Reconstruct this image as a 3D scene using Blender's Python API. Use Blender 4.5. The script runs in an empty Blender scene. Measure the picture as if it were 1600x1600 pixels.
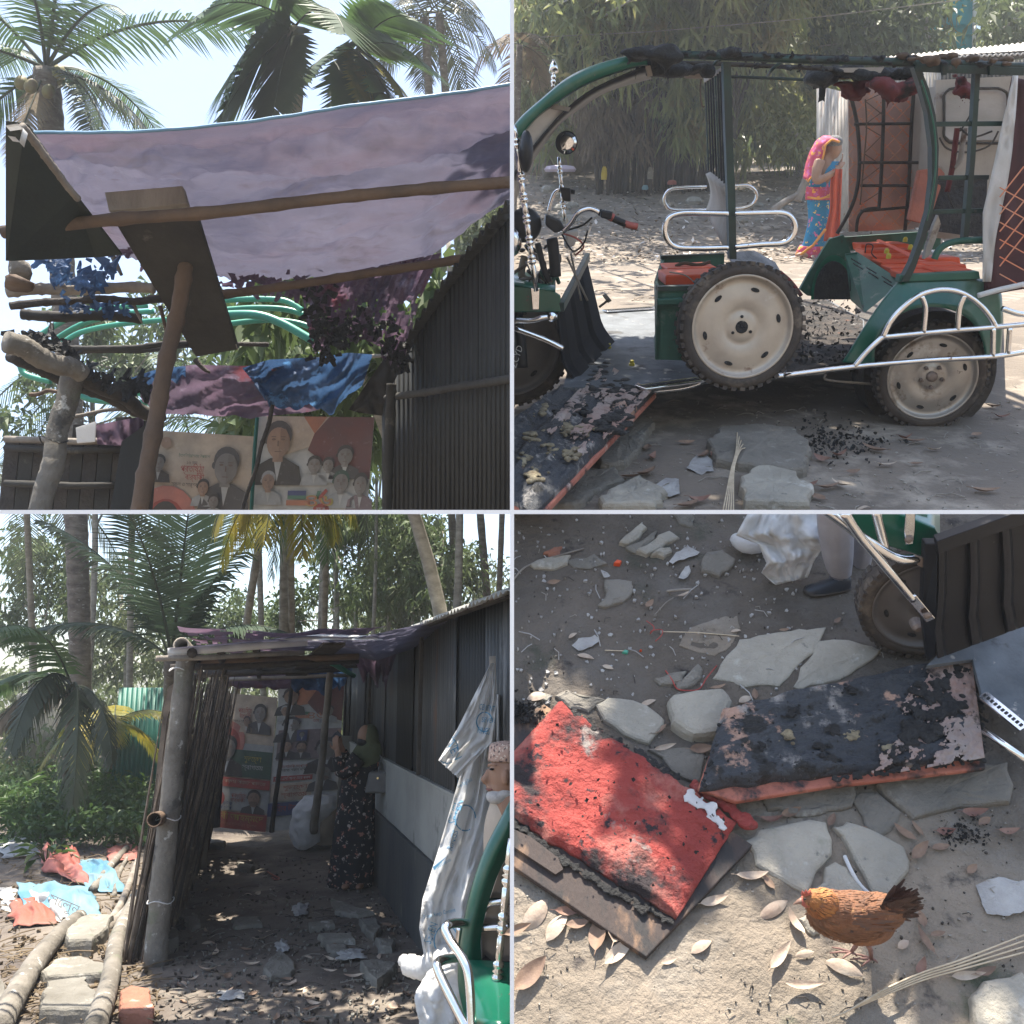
import bpy, bmesh, math, random
from mathutils import Vector, Matrix, noise
random.seed(7)
R_ = random.Random(11)
S = bpy.context.scene
COL = S.collection
PI = math.pi
# ---------------------------------------------------------------- camera
FP = 1400.0                      # focal length in units of a 1600 px wide picture
PITCH = math.atan(278/1400.0)
C0 = Vector((0, 0, 1.815))
Rv = Vector((1, 0, 0))
Fv = Vector((0, math.cos(PITCH), math.sin(PITCH)))
Uv = Vector((0, -math.sin(PITCH), math.cos(PITCH)))
cd = bpy.data.cameras.new('camera'); cam = bpy.data.objects.new('camera', cd); COL.objects.link(cam)
cam.location = C0; cam.rotation_euler = (PI/2 + PITCH, 0, 0)
cd.sensor_width = 36; cd.lens = 36*FP/1600; cd.clip_start = 0.05; cd.clip_end = 1000
S.camera = cam
# ---------------------------------------------------------------- world and sun
HAZE = .0026
SUN_UP, SUN_AZ = math.radians(88), math.radians(-60)      # elevation above the level ground, azimuth from straight ahead (+ = right)
w = bpy.data.worlds.new('World'); S.world = w; w.use_nodes = True
nt = w.node_tree; bg = nt.nodes['Background']; sky = nt.nodes.new('ShaderNodeTexSky')
sky.sky_type = 'NISHITA'; sky.sun_disc = False; sky.sun_elevation = SUN_UP; sky.sun_rotation = SUN_AZ
sky.air_density = 1.0; sky.dust_density = 1.5; sky.ozone_density = 1.0
nt.links.new(sky.outputs[0], bg.inputs[0]); bg.inputs[1].default_value = 0.11
sd = Vector((math.sin(SUN_AZ)*math.cos(SUN_UP), math.cos(SUN_AZ)*math.cos(SUN_UP), math.sin(SUN_UP)))
sl = bpy.data.lights.new('sun', 'SUN'); so = bpy.data.objects.new('sun', sl); COL.objects.link(so)
so.rotation_euler = (-sd).to_track_quat('-Z', 'Y').to_euler(); sl.energy = 5.0; sl.angle = math.radians(.5); sl.color = (1, .92, .8)
S.view_settings.view_transform = 'Standard'; S.view_settings.look = 'None'; S.view_settings.exposure = 1.75; S.view_settings.gamma = 1
S.cycles.max_bounces = 8; S.cycles.transparent_max_bounces = 12

# ---------------------------------------------------------------- places: each ground is a plane with its own slope
class Frame:
    def __init__(s, slope, H, org=None):
        s.s = slope; n = math.sqrt(1+slope*slope)
        s.U = (Uv - slope*Fv)/n; s.F = (Fv + slope*Uv)/n; s.H = H/n; s.Hp = H
    def ray(s, px, py): return Fv + Rv*((px-800)/FP) + Uv*((800-py)/FP)
    def g(s, px, py, h=0):               # the point at height h above this ground seen at a pixel
        r = s.ray(px, py); return C0 + r*((h - s.H)/r.dot(s.U))
    def q(s, px, py, Y):                 # the point at forward distance Y
        r = s.ray(px, py); return C0 + r*(Y/r.dot(s.F))
    def w(s, x, y, h): return C0 + Rv*x + s.F*y + s.U*(h - s.H)
    def loc(s, P):
        d = P - C0; return Vector((d.x, d.dot(s.F), d.dot(s.U) + s.H))
    def Yg(s, px, py, h=0): return s.loc(s.g(px, py, h)).y
def V(px, py, z): return C0 + (Fv + Rv*((px-800)/FP) + Uv*((800-py)/FP))*z
FL = Frame(-278/1400, 1.85)              # the shed and the garden
F2 = Frame(555/1400, 1.5)                # the road with the rickshaw
Z0 = 1.5/(555/1400)
F4 = Frame(1150/1400, 1150/1400*Z0)      # the steeper broken paving below the road
# ---------------------------------------------------------------- materials
MATS = {}
def mat(name, c1, c2=None, sc=4, rough=.85, bump=.3, bsc=None, metal=0, spots=None, trans=0, det=6, stretch=None, lo=.35, hi=.65, spec=.4, coat=0, alpha=None):
    if name in MATS: return MATS[name]
    m = bpy.data.materials.new(name); m.use_nodes = True; n = m.node_tree; N = n.nodes; L = n.links
    b = N['Principled BSDF']; b.inputs['Roughness'].default_value = rough; b.inputs['Metallic'].default_value = metal
    b.inputs['Specular IOR Level'].default_value = spec
    if coat: b.inputs['Coat Weight'].default_value = coat; b.inputs['Coat Roughness'].default_value = .15
    geo = N.new('ShaderNodeNewGeometry'); vec = geo.outputs['Position']
    if stretch:
        mp = N.new('ShaderNodeMapping'); mp.inputs['Scale'].default_value = stretch; L.new(vec, mp.inputs[0]); vec = mp.outputs[0]
    def rgb(c): return tuple(c) + (1,)
    cur = None
    if c2 is None: c2 = tuple(x*.7 for x in c1)
    t = N.new('ShaderNodeTexNoise'); t.inputs['Scale'].default_value = sc; t.inputs['Detail'].default_value = det; t.inputs['Roughness'].default_value = .62
    L.new(vec, t.inputs['Vector'])
    cr = N.new('ShaderNodeValToRGB'); cr.color_ramp.elements[0].position = lo; cr.color_ramp.elements[1].position = hi
    cr.color_ramp.elements[0].color = rgb(c1); cr.color_ramp.elements[1].color = rgb(c2)
    L.new(t.outputs[0], cr.inputs[0]); cur = cr.outputs[0]
    for sp in (spots or []):             # (colour, scale, threshold, softness)
        c, s_, th, so_ = sp
        t2 = N.new('ShaderNodeTexNoise'); t2.inputs['Scale'].default_value = s_; t2.inputs['Detail'].default_value = 8; t2.inputs['Roughness'].default_value = .65
        mp2 = N.new('ShaderNodeMapping'); mp2.inputs['Location'].default_value = (s_*1.7, 3.1+th*9, s_*.3); L.new(vec, mp2.inputs[0]); L.new(mp2.outputs[0], t2.inputs['Vector'])
        mr = N.new('ShaderNodeMapRange'); mr.inputs[1].default_value = th; mr.inputs[2].default_value = th+so_; L.new(t2.outputs[0], mr.inputs[0])
        mx = N.new('ShaderNodeMix'); mx.data_type = 'RGBA'; L.new(mr.outputs[0], mx.inputs[0]); L.new(cur, mx.inputs[6]); mx.inputs[7].default_value = rgb(c)
        cur = mx.outputs[2]
    L.new(cur, b.inputs['Base Color'])
    if bump:
        tb = N.new('ShaderNodeTexNoise'); tb.inputs['Scale'].default_value = bsc or sc*5; tb.inputs['Detail'].default_value = 8; tb.inputs['Roughness'].default_value = .65
        L.new(vec, tb.inputs['Vector']); bp = N.new('ShaderNodeBump'); bp.inputs['Strength'].default_value = bump; bp.inputs['Distance'].default_value = .03
        L.new(tb.outputs[0], bp.inputs['Height']); L.new(bp.outputs[0], b.inputs['Normal'])
    if trans:
        tr = N.new('ShaderNodeBsdfTranslucent'); L.new(cur, tr.inputs[0]); ms = N.new('ShaderNodeMixShader'); ms.inputs[0].default_value = trans
        L.new(b.outputs[0], ms.inputs[1]); L.new(tr.outputs[0], ms.inputs[2]); L.new(ms.outputs[0], N['Material Output'].inputs[0])
    if alpha is not None: b.inputs['Alpha'].default_value = alpha
    MATS[name] = m; return m
# ---------------------------------------------------------------- mesh building
def frame_from(d):
    d = d.normalized(); a = Vector((0, 0, 1)) if abs(d.z) < .9 else Vector((1, 0, 0))
    u = d.cross(a).normalized(); return u, d.cross(u).normalized()
class MB:
    def __init__(s): s.v = []; s.f = []; s.m = []; s.mi = 0
    def add(s, vs, fs):
        k = len(s.v); s.v.extend(vs); s.f.extend(tuple(i+k for i in f) for f in fs); s.m.extend([s.mi]*len(fs)); return s
    def tube(s, pts, r, n=8, cap=True, flat=1.0, up=None):
        pts = [Vector(p) for p in pts]; m = len(pts)
        if not isinstance(r, (list, tuple)): r = [r]*m
        elif len(r) != m: r = [r[0] + (r[-1]-r[0])*i/(m-1) for i in range(m)]
        vs = []; u = None
        for i, p in enumerate(pts):
            d = (pts[min(i+1, m-1)] - pts[max(i-1, 0)])
            if d.length < 1e-9: d = Vector((0, 0, 1))
            d.normalize()
            if u is None:
                if up is not None: v_ = (up - d*up.dot(d)).normalized(); u = d.cross(v_).normalized()
                else: u, _ = frame_from(d)
            u = (u - d*u.dot(d)); u = u.normalized() if u.length > 1e-6 else frame_from(d)[0]
            v = d.cross(u)
            for k in range(n):
                a = 2*PI*k/n; vs.append(p + u*(math.cos(a)*r[i]) + v*(math.sin(a)*r[i]*flat))
        fs = [(i*n+k, i*n+(k+1) % n, (i+1)*n+(k+1) % n, (i+1)*n+k) for i in range(m-1) for k in range(n)]
        if cap: fs += [tuple(range(n))[::-1], tuple(range((m-1)*n, m*n))]
        return s.add(vs, fs)
    def rings(s, rings, cap=True):
        n = len(rings[0]); m = len(rings); vs = [v for r in rings for v in r]
        fs = [(i*n+k, i*n+(k+1) % n, (i+1)*n+(k+1) % n, (i+1)*n+k) for i in range(m-1) for k in range(n)]
        if cap: fs += [tuple(range(n))[::-1], tuple(range((m-1)*n, m*n))]
        return s.add(vs, fs)
    def bar(s, a, b, w, h, up=None):       # a square bar; w along up x dir, h along up
        a, b = Vector(a), Vector(b); d = (b-a).normalized()
        if up is None: up = Vector((0, 0, 1)) if abs(d.z) < .9 else Vector((0, 1, 0))
        up = (up - d*up.dot(d)).normalized(); x = d.cross(up)
        vs = [p + x*(sx*w/2) + up*(sy*h/2) for p in (a, b) for sx, sy in ((-1, -1), (1, -1), (1, 1), (-1, 1))]
        return s.add(vs, [(3, 2, 1, 0), (4, 5, 6, 7), (0, 1, 5, 4), (1, 2, 6, 5), (2, 3, 7, 6), (3, 0, 4, 7)])
    def prism(s, poly, vec):
        n = len(poly); a = [Vector(p) for p in poly]; b = [p + vec for p in a]
        return s.add(a+b, [tuple(range(n)), tuple(range(2*n-1, n-1, -1))] + [(i, i+n, (i+1) % n+n, (i+1) % n) for i in range(n)])
    def sheet(s, grid):
        nu, nv = len(grid), len(grid[0]); vs = [p for r in grid for p in r]
        return s.add(vs, [(i*nv+j, i*nv+j+1, (i+1)*nv+j+1, (i+1)*nv+j) for i in range(nu-1) for j in range(nv-1)])
    def revolve(s, c, ax, prof, n=24, closed=False, cap=True):
        u, v = frame_from(ax); ax = ax.normalized()
        rings = [[c + ax*a + u*(math.cos(2*PI*k/n)*r) + v*(math.sin(2*PI*k/n)*r) for k in range(n)] for r, a in prof]
        if closed: rings.append(rings[0])
        return s.rings(rings, cap=cap and not closed)
    def ell(s, c, ax, n=14, m=9):          # ax: three axis vectors
        rings = []
        for i in range(1, m):
            t = PI*i/m; rings.append([c + ax[2]*math.cos(t) + (ax[0]*math.cos(2*PI*k/n) + ax[1]*math.sin(2*PI*k/n))*math.sin(t) for k in range(n)])
        return s.rings(rings)
    def poly(s, pts): return s.add([Vector(p) for p in pts], [tuple(range(len(pts)))])
    def build(s, name, mats, parent=None, smooth=False, clip=None, bevel=0, thick=0, sub=0, remesh=0, loc=None, smooth_it=0):
        if not s.v: s.v = [C0]; s.f = []
        me = bpy.data.meshes.new(name)
        if clip and not remesh:
            bm = bmesh.new(); vv = [bm.verts.new(v) for v in s.v]
            for f, mi in zip(s.f, s.m):
                try: bf = bm.faces.new([vv[i] for i in f]); bf.material_index = mi
                except ValueError: pass
            for pc, pn in clip:
                bmesh.ops.bisect_plane(bm, geom=bm.verts[:]+bm.edges[:]+bm.faces[:], plane_co=pc, plane_no=pn, clear_outer=True)
                ed = [e for e in bm.edges if e.is_boundary and all(abs((v.co-pc).dot(pn)) < 1e-4 for v in e.verts)]
                if ed and len(ed) < 400:
                    try: bmesh.ops.holes_fill(bm, edges=ed, sides=0)
                    except Exception: pass
            bm.to_mesh(me); bm.free()
        else:
            me.from_pydata([tuple(v) for v in s.v], [], s.f); me.polygons.foreach_set('material_index', s.m)
        o = bpy.data.objects.new(name, me)
        if loc is None:
            if parent is not None: loc = parent['_o']
            else:
                n_ = len(me.vertices) or 1; loc = sum((v.co for v in me.vertices), Vector())/n_
                if len(me.vertices): loc.z = min(v.co.z for v in me.vertices)
        loc = Vector(loc); me.transform(Matrix.Translation(-loc)); me.update()
        for m in (mats if isinstance(mats, (list, tuple)) else [mats]): me.materials.append(m)
        if smooth: me.polygons.foreach_set('use_smooth', [True]*len(me.polygons))
        if parent is None: o.location = loc
        else: o.parent = parent
        o['_o'] = tuple(loc)
        if remesh: md = o.modifiers.new('r', 'REMESH'); md.mode = 'VOXEL'; md.voxel_size = remesh; md.use_smooth_shade = True
        if smooth_it: md = o.modifiers.new('s', 'SMOOTH'); md.factor = .5; md.iterations = smooth_it
        if thick: md = o.modifiers.new('t', 'SOLIDIFY'); md.thickness = thick; md.offset = 0
        if bevel: md = o.modifiers.new('b', 'BEVEL'); md.width = bevel; md.segments = 2; md.limit_method = 'ANGLE'; md.angle_limit = .6
        if sub: md = o.modifiers.new('u', 'SUBSURF'); md.levels = sub; md.render_levels = sub
        COL.objects.link(o)
        if clip and remesh: cut(o, clip)
        return o
def cut(o, clip):
    bpy.context.view_layer.update(); me = bpy.data.meshes.new_from_object(o.evaluated_get(bpy.context.evaluated_depsgraph_get()))
    off = Vector(o['_o']); bm = bmesh.new(); bm.from_mesh(me)
    for pc, pn in clip:
        bmesh.ops.bisect_plane(bm, geom=bm.verts[:]+bm.edges[:]+bm.faces[:], plane_co=pc-off, plane_no=pn, clear_outer=True)
    bm.to_mesh(me); bm.free(); o.modifiers.clear(); o.data = me
EPS = .004
CL = [(Vector((-EPS, 0, 0)), Vector((1, 0, 0)))]                      # keep the left place
CR = [(Vector((EPS, 0, 0)), Vector((-1, 0, 0)))]                      # keep the right place
CUP = [(C0 + Uv*EPS, -Uv)]                                            # keep above the camera's axis
CDN = [(C0 - Uv*EPS, Uv)]                                             # keep below it
def tag(o, label=None, cat=None, group=None, kind=None):
    if label: o['label'] = label
    if cat: o['category'] = cat
    if group: o['group'] = group
    if kind: o['kind'] = kind
    return o
def thing(name, loc, label, cat, group=None):
    o = bpy.data.objects.new(name, None); COL.objects.link(o); o.location = loc; o['_o'] = tuple(loc); o.empty_display_size = .1
    return tag(o, label, cat, group)
def dup(root, dl, label=None):
    r = root.copy(); COL.objects.link(r); r.location = root.location + dl
    if label: r['label'] = label
    for ch in root.children:
        c = ch.copy(); COL.objects.link(c); c.parent = r
        for g in ch.children: d = g.copy(); COL.objects.link(d); d.parent = c
    return r
def nz(x, y, z=0.0): return noise.noise(Vector((x, y, z)))
def lerp(a, b, t): return a + (b-a)*t
def polyline(pts, t):
    n = len(pts)-1; k = min(int(t*n), n-1); return Vector(pts[k]).lerp(Vector(pts[k+1]), t*n-k)
def spline(pts, m):                       # Catmull-Rom through the points, m samples per span
    P = [Vector(p) for p in pts]; out = []
    for i in range(len(P)-1):
        p0, p1, p2, p3 = P[max(i-1, 0)], P[i], P[i+1], P[min(i+2, len(P)-1)]
        for k in range(m):
            t = k/m; out.append(.5*((2*p1) + (p2-p0)*t + (2*p0-5*p1+4*p2-p3)*t*t + (3*p1-p0-3*p2+p3)*t**3))
    out.append(P[-1]); return out
TXTN = 0
def text(body, org, xdir, ydir, size, m, name='lettering', parent=None, width=None, align='LEFT', rot=0, clip=None):
    """flat lettering lying on a surface: org = lower left, size = letter height; width squeezes it"""
    c = bpy.data.curves.new('t', 'FONT'); c.body = body; c.size = 1; c.align_x = align; c.resolution_u = 2
    o = bpy.data.objects.new('t', c); COL.objects.link(o); bpy.context.view_layer.update()
    dg = bpy.context.evaluated_depsgraph_get(); me = bpy.data.meshes.new_from_object(o.evaluated_get(dg))
    COL.objects.unlink(o); bpy.data.objects.remove(o)
    xs = [v.co.x for v in me.vertices] or [0, 1]; wd = max(xs)-min(xs) or 1
    sx = (width/wd) if width else size
    xd = Vector(xdir).normalized(); yd = Vector(ydir).normalized()
    if rot: xd, yd = xd*math.cos(rot)+yd*math.sin(rot), yd*math.cos(rot)-xd*math.sin(rot)
    b = MB(); b.add([Vector(org) + xd*(v.co.x*sx) + yd*(v.co.y*size) for v in me.vertices], [tuple(p.vertices) for p in me.polygons])
    bpy.data.meshes.remove(me); return b.build(name, m, parent, clip=clip)
def join_text(items, m, name, parent, clip=None):
    b = MB()
    for (body, org, xdir, ydir, size, width) in items:
        o = text(body, org, xdir, ydir, size, m, width=width)
        me = o.data; off = Vector(o['_o']); b.add([v.co + off for v in me.vertices], [tuple(p.vertices) for p in me.polygons])
        bpy.data.objects.remove(o); bpy.data.meshes.remove(me)
    return b.build(name, m, parent, clip=clip)
def crust(name, m, parent, fn, n, s0, s1, up, voxel=.006, flat=.5, drip=0, label=None, cat=None, clip=None, rr=R_):
    """blistered char: overlapping lumps melted into one skin"""
    b = MB()
    for k in range(n):
        P = fn(); s_ = rr.uniform(s0, s1)*(.5+rr.random()); x = rnd_dir(rr); x = (x - up*x.dot(up)).normalized(); y = up.cross(x)
        b.ell(P, [x*s_*rr.uniform(.7, 1.6), y*s_, up*s_*flat*rr.uniform(.6, 1.5)], 7, 5)
        if drip and rr.random() < drip: b.tube([P, P - up*s_*rr.uniform(1, 2.6) + x*s_*.4], [s_*.35, s_*.08], n=5)
    o = b.build(name, m, parent, remesh=voxel, clip=clip); return tag(o, label, cat, kind='stuff')
# leaf faces
def leaf_quad(b, p, d, up, ln, wd, droop=.3):
    """a leaf of four triangles-ish, from p along d, bending down"""
    d = d.normalized(); x = d.cross(up);  x = x.normalized() if x.length > 1e-5 else Vector((1, 0, 0)); n_ = x.cross(d)
    m1 = p + d*(ln*.45); tip = p + d*ln - n_*0 + Vector((0, 0, -1))*(ln*droop)
    b.add([p, m1 + x*(wd/2), tip, m1 - x*(wd/2)], [(0, 1, 2, 3)])
def rnd_dir(rr=R_):
    while 1:
        v = Vector((rr.uniform(-1, 1), rr.uniform(-1, 1), rr.uniform(-1, 1)))
        if .1 < v.length < 1: return v.normalized()
# ================================================================ materials shared
m_mud = mat('mud', (.165, .14, .115), (.085, .07, .06), sc=1.3, rough=.95, bump=.9, bsc=9, spots=[((.19, .165, .135), 2.6, .52, .16), ((.035, .03, .027), 6, .6, .1), ((.24, .22, .19), 28, .66, .04)])
m_soil = mat('garden_soil', (.13, .11, .08), (.07, .062, .045), sc=2, rough=.95, bump=.9, bsc=12, spots=[((.21, .18, .13), 5, .55, .12), ((.05, .07, .03), 3, .56, .1)])
m_road = mat('road_earth', (.185, .152, .12), (.125, .105, .085), sc=.9, rough=.93, bump=.5, bsc=20, spots=[((.33, .285, .23), 2.5, .52, .16), ((.12, .105, .09), 7, .6, .12), ((.4, .37, .32), 40, .69, .03), ((.09, .08, .07), 55, .68, .03)])
m_bank = mat('paving_earth', (.29, .24, .185), (.16, .135, .105), sc=2.2, rough=.95, bump=1, bsc=22, spots=[((.27, .24, .2), 3, .5, .16), ((.07, .06, .055), 8, .6, .1), ((.33, .3, .26), 60, .67, .03), ((.05, .045, .04), 70, .67, .03), ((.08, .1, .06), 2.2, .58, .1)])
m_bark = mat('palm_bark', (.2, .175, .15), (.095, .078, .068), sc=5, rough=.95, bump=.8, bsc=14, stretch=(1, 1, 3), spots=[((.36, .35, .32), 9, .6, .08)])
m_bark2 = mat('slim_bark', (.3, .28, .24), (.16, .145, .12), sc=6, rough=.9, bump=.4, stretch=(1, 1, 2))
m_frond = mat('palm_leaf', (.07, .12, .045), (.045, .085, .035), sc=1.2, rough=.5, bump=0, trans=.35)
m_frond_d = mat('palm_leaf_dull', (.07, .085, .05), (.045, .058, .035), sc=1.2, rough=.5, bump=0, trans=.3)
m_frond_s = mat('palm_leaf_dark', (.045, .075, .04), (.03, .052, .03), sc=1.2, rough=.5, bump=0, trans=.25)
m_frond_y = mat('palm_leaf_yellow', (.3, .24, .03), (.12, .15, .03), sc=2.2, rough=.5, bump=0, trans=.4)
m_frond_b = mat('palm_leaf_dry', (.2, .15, .09), (.12, .09, .06), sc=2, rough=.8, bump=0, trans=.2)
m_leaf = mat('leaf_green', (.07, .11, .04), (.11, .15, .055), sc=.9, rough=.55, bump=0, trans=.35)
m_leaf2 = mat('leaf_olive', (.12, .15, .06), (.08, .11, .045), sc=.9, rough=.55, bump=0, trans=.35)
m_leaf3 = mat('leaf_bright', (.07, .13, .03), (.035, .07, .02), sc=2.5, rough=.5, bump=0, trans=.35)
m_leafd = mat('bamboo_leaf', (.19, .24, .09), (.3, .3, .11), sc=.6, rough=.45, bump=0, trans=.5, spots=[((.3, .24, .09), .9, .56, .08), ((.06, .09, .05), 1.4, .55, .1)])
m_brownleaf = mat('bamboo_leaf_dry', (.2, .15, .1), (.11, .08, .055), sc=1.2, rough=.8, bump=0, trans=.15)
m_coco = mat('coconut_husk', (.2, .2, .07), (.16, .11, .06), sc=5, rough=.6, bump=.2)

# ================================================================ ground of the shed and garden
def ground_sheet(fr, xs, ys, amp, sc, mats, name, clip=None, hfun=None):
    grid = []
    for y in ys:
        row = []
        for x in xs:
            h = amp*(nz(x*sc, y*sc, 3)*1.0 + .5*nz(x*sc*2.7, y*sc*2.7, 8) + .25*nz(x*sc*8, y*sc*8, 5))
            if hfun: h += hfun(x, y)
            row.append(fr.w(x, y, h))
        grid.append(row)
    b = MB(); b.sheet(grid); o = b.build(name, mats, smooth=True, clip=clip, loc=fr.w(0, ys[0], 0)); tag(o, kind='structure'); return o
def rng(a, b, n): return [a + (b-a)*i/(n-1) for i in range(n)]
xs = [-60, -45, -22, -14] + rng(-10, 1, 150) + [3, 8, 20, 60]
ys = [-20, -8, 0, 1.5] + rng(2.4, 14, 190) + [17, 22, 30, 45, 80, 110]
g = ground_sheet(FL, xs, ys, .025, 1.7, [m_mud], 'ground')
tag(g, 'dark damp earth floor of the shed running out into the garden')
# ================================================================ palms
def frond(b, rach, p, d, L, droop, ll, nl=64, hang=.35, wide=.04, side=None, rr=R_, st=.12):
    """rachis into rach, leaflets into b"""
    pts = [Vector(p)]; d = d.normalized(); n = 16; step = L/n
    for i in range(n):
        d = (d + Vector((0, 0, -1))*droop*step/L*1.6).normalized(); pts.append(pts[-1] + d*step)
    rach.tube(pts, [.03*L/3, .005], n=5)
    for k in range(nl):
        t = st + (1-st)*k/(nl-1); f = t*n; i = min(int(f), n-1); q = pts[i].lerp(pts[i+1], f-i); dd = (pts[i+1]-pts[i]).normalized()
        x = dd.cross(Vector((0, 0, 1)));  x = x.normalized() if x.length > .05 else Vector((1, 0, 0))
        if side is not None: x = (x + side).normalized(); x = (x - dd*x.dot(dd)).normalized()
        l = ll*(math.sin(PI*(t*.86+.1))**.6)*rr.uniform(.85, 1.1)
        for sgn in (-1, 1):
            if rr.random() < .04: continue
            ld = (x*sgn*1.0 + dd*(.45+.5*t) + Vector((0, 0, -1))*hang*rr.uniform(.6, 1.3)).normalized()
            q1 = q + ld*l*.5; ld2 = (ld + Vector((0, 0, -1))*hang*rr.uniform(.5, 1.6)).normalized(); q2 = q1 + ld2*l*.5
            wv = dd*(wide*rr.uniform(.7, 1.2)); b.add([q-wv*.4, q+wv*.4, q1+wv*.5, q1-wv*.5, q2], [(0, 1, 2, 3), (3, 2, 4)])
def trunk_mesh(base, top, r0, r1, bend=None, rings_=26, n=12, ridge=.06):
    b = MB(); base = Vector(base); top = Vector(top); pts = []; rs = []
    mid = (base+top)/2 + (bend or Vector((0, 0, 0)))
    for i in range(rings_*2+1):
        t = i/(rings_*2); p = base*(1-t)**2 + mid*2*t*(1-t) + top*t*t; pts.append(p)
        rs.append((r0+(r1-r0)*t)*(1 + (ridge if i % 2 else -ridge*.4)))
    rs[0] *= 1.25; b.tube(pts, rs, n=n); return b
def palm(base, top, r0, r1, fronds, label, bark=None, bend=None, coco=0, group=None, mt=None, name='coconut_palm', rings_=26):
    t = thing(name, base, label, 'palm tree', group)
    trunk_mesh(base, top, r0, r1, bend, rings_).build('trunk', bark or m_bark, t, smooth=True)
    for fd in fronds:
        d, L, droop, ll = fd[:4]; kw = fd[4] if len(fd) > 4 else {}
        kw = dict(kw); m = kw.pop('m', mt or m_frond); off = kw.pop('off', Vector((0, 0, 0)))
        b, r = MB(), MB(); frond(b, r, Vector(top)+off, Vector(d), L, droop, ll, **kw)
        o = b.build('frond', m, t, clip=CL if kw.get('clip') else None); rr = r.build('rachis', m_frond_d, o, smooth=True)
    for k in range(coco):
        a = 2.4*k; c = Vector(top) + Vector((math.cos(a)*.24, math.sin(a)*.24-.1, -.12-.2*(k % 3)))
        MB().ell(c, [Vector((.085, 0, 0)), Vector((0, .085, 0)), Vector((0, .02, .115))]).build('coconut', m_coco, t, smooth=True)
    return t
def radial(n, L, droop, ll, el=(.1, .9), rr=R_, **kw):
    out = []
    for k in range(n):
        a = 2*PI*k/n + rr.uniform(-.25, .25); e = rr.uniform(*el)
        out.append(((math.cos(a), math.sin(a), math.tan(e)), L*rr.uniform(.85, 1.1), droop*rr.uniform(.8, 1.2), ll, kw))
    return out
def dpx(x0, y0, x1, y1, z0, z1): return V(x1, y1, z1) - V(x0, y0, z0)
# the tall coconut palm whose crown rises over the tarp
zz = 12.5
fr = radial(5, 3.2, .9, .62, el=(.5, 1.0)) + [
    ((dpx(75, 110, 250, 60, zz, zz-1)), 2.4, 1.6, .55, dict(m=m_frond_d)), (dpx(75, 100, 300, 90, zz, zz-1), 2.5, 1.2, .5, {}), (dpx(80, 120, 330, 140, zz, zz), 2.6, .9, .6, dict(m=m_frond_d)),
    (dpx(75, 110, 10, 250, zz, zz-1), 1.8, .3, .5, dict(m=m_frond_b)), (dpx(75, 110, -60, 170, zz, zz), 2.4, .7, .6, {}), (dpx(75, 110, 160, -60, zz, zz-1), 3.0, .8, .6, {}),
    (dpx(75, 110, -80, 20, zz, zz-1), 3.0, .9, .6, {}), (dpx(75, 110, 60, -80, zz, zz-1.2), 3.0, .9, .6, {})]
pb = FL.g(128, 1262)
palm(pb, V(72, 108, zz), .15, .17, fr, 'tall coconut palm with grey ringed trunk, coconuts and a big crown above the tarp', coco=6, bend=Vector((.25, 0, 0)), rings_=44)
# palms B and C with broad leaflets
def broad(cx, cy, z, specs, **kw):
    out = []
    for (x, y, L, dr, ll, m) in specs:
        out.append((dpx(cx, cy, x, y, z, z-.6), L, dr, ll, dict(m=m, nl=34, wide=.085, hang=.12, st=.06)))
    return out
zb = 10.5
palm(FL.g(440, 1240), V(462, 40, zb), .085, .1, broad(462, 40, zb, [(330, 80, 1.6, .9, .95, m_frond), (310, 150, 1.7, .5, 1.0, m_frond), (400, 160, 1.3, .9, .95, m_frond_d), (370, -40, 1.6, .9, .9, m_frond), (520, -40, 1.5, 1., .8, m_frond), (330, 30, 1.6, 1.3, 1.0, m_frond)]),
     'pale slim palm with broad drooping leaves behind the middle of the tarp', bark=m_bark2, name='areca_palm', rings_=40)
palm(FL.g(352, 1225), V(556, 78, zb+.8), .06, .075, broad(556, 78, zb+.8, [(640, 30, 1.5, .7, .8, m_leaf3), (680, 110, 1.3, .7, .65, m_frond_y), (640, 150, 1.5, .5, .8, m_frond), (560, 190, 1.2, .2, .7, m_frond), (480, 60, 1.2, .8, .7, m_frond), (620, -20, 1.5, .8, .8, m_leaf3), (610, 190, 1.3, .5, .6, m_frond_y)]),
     'leaning slim palm with yellow tipped leaves beside the broad leaved one', bark=m_bark2, name='areca_palm', bend=Vector((-.3, 0, 0)), rings_=40)
zt = 16
for (x0, y0, x1, y1, lb) in ((727, 985, 664, 28, 'tall thin palm with a ragged crown, left of two by the tin roof'), (783, 960, 686, 20, 'tall thin palm nearest the roof corner, right of the two')):
    palm(FL.g(x0, 1200), V(x1, y1, zt), .09, .07, radial(7, 1.7, 1.5, .55, el=(.0, .7), m=m_frond_d, nl=30), lb, name='areca_palm', rings_=30)
palm(FL.g(770, 1190), V(812, 70, 17), .07, .06, radial(6, 1.1, 1.3, .5, el=(.0, .6), m=m_frond_b, nl=24), 'distant thin palm with a small brown crown at the sky edge', name='areca_palm', rings_=20)
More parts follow.
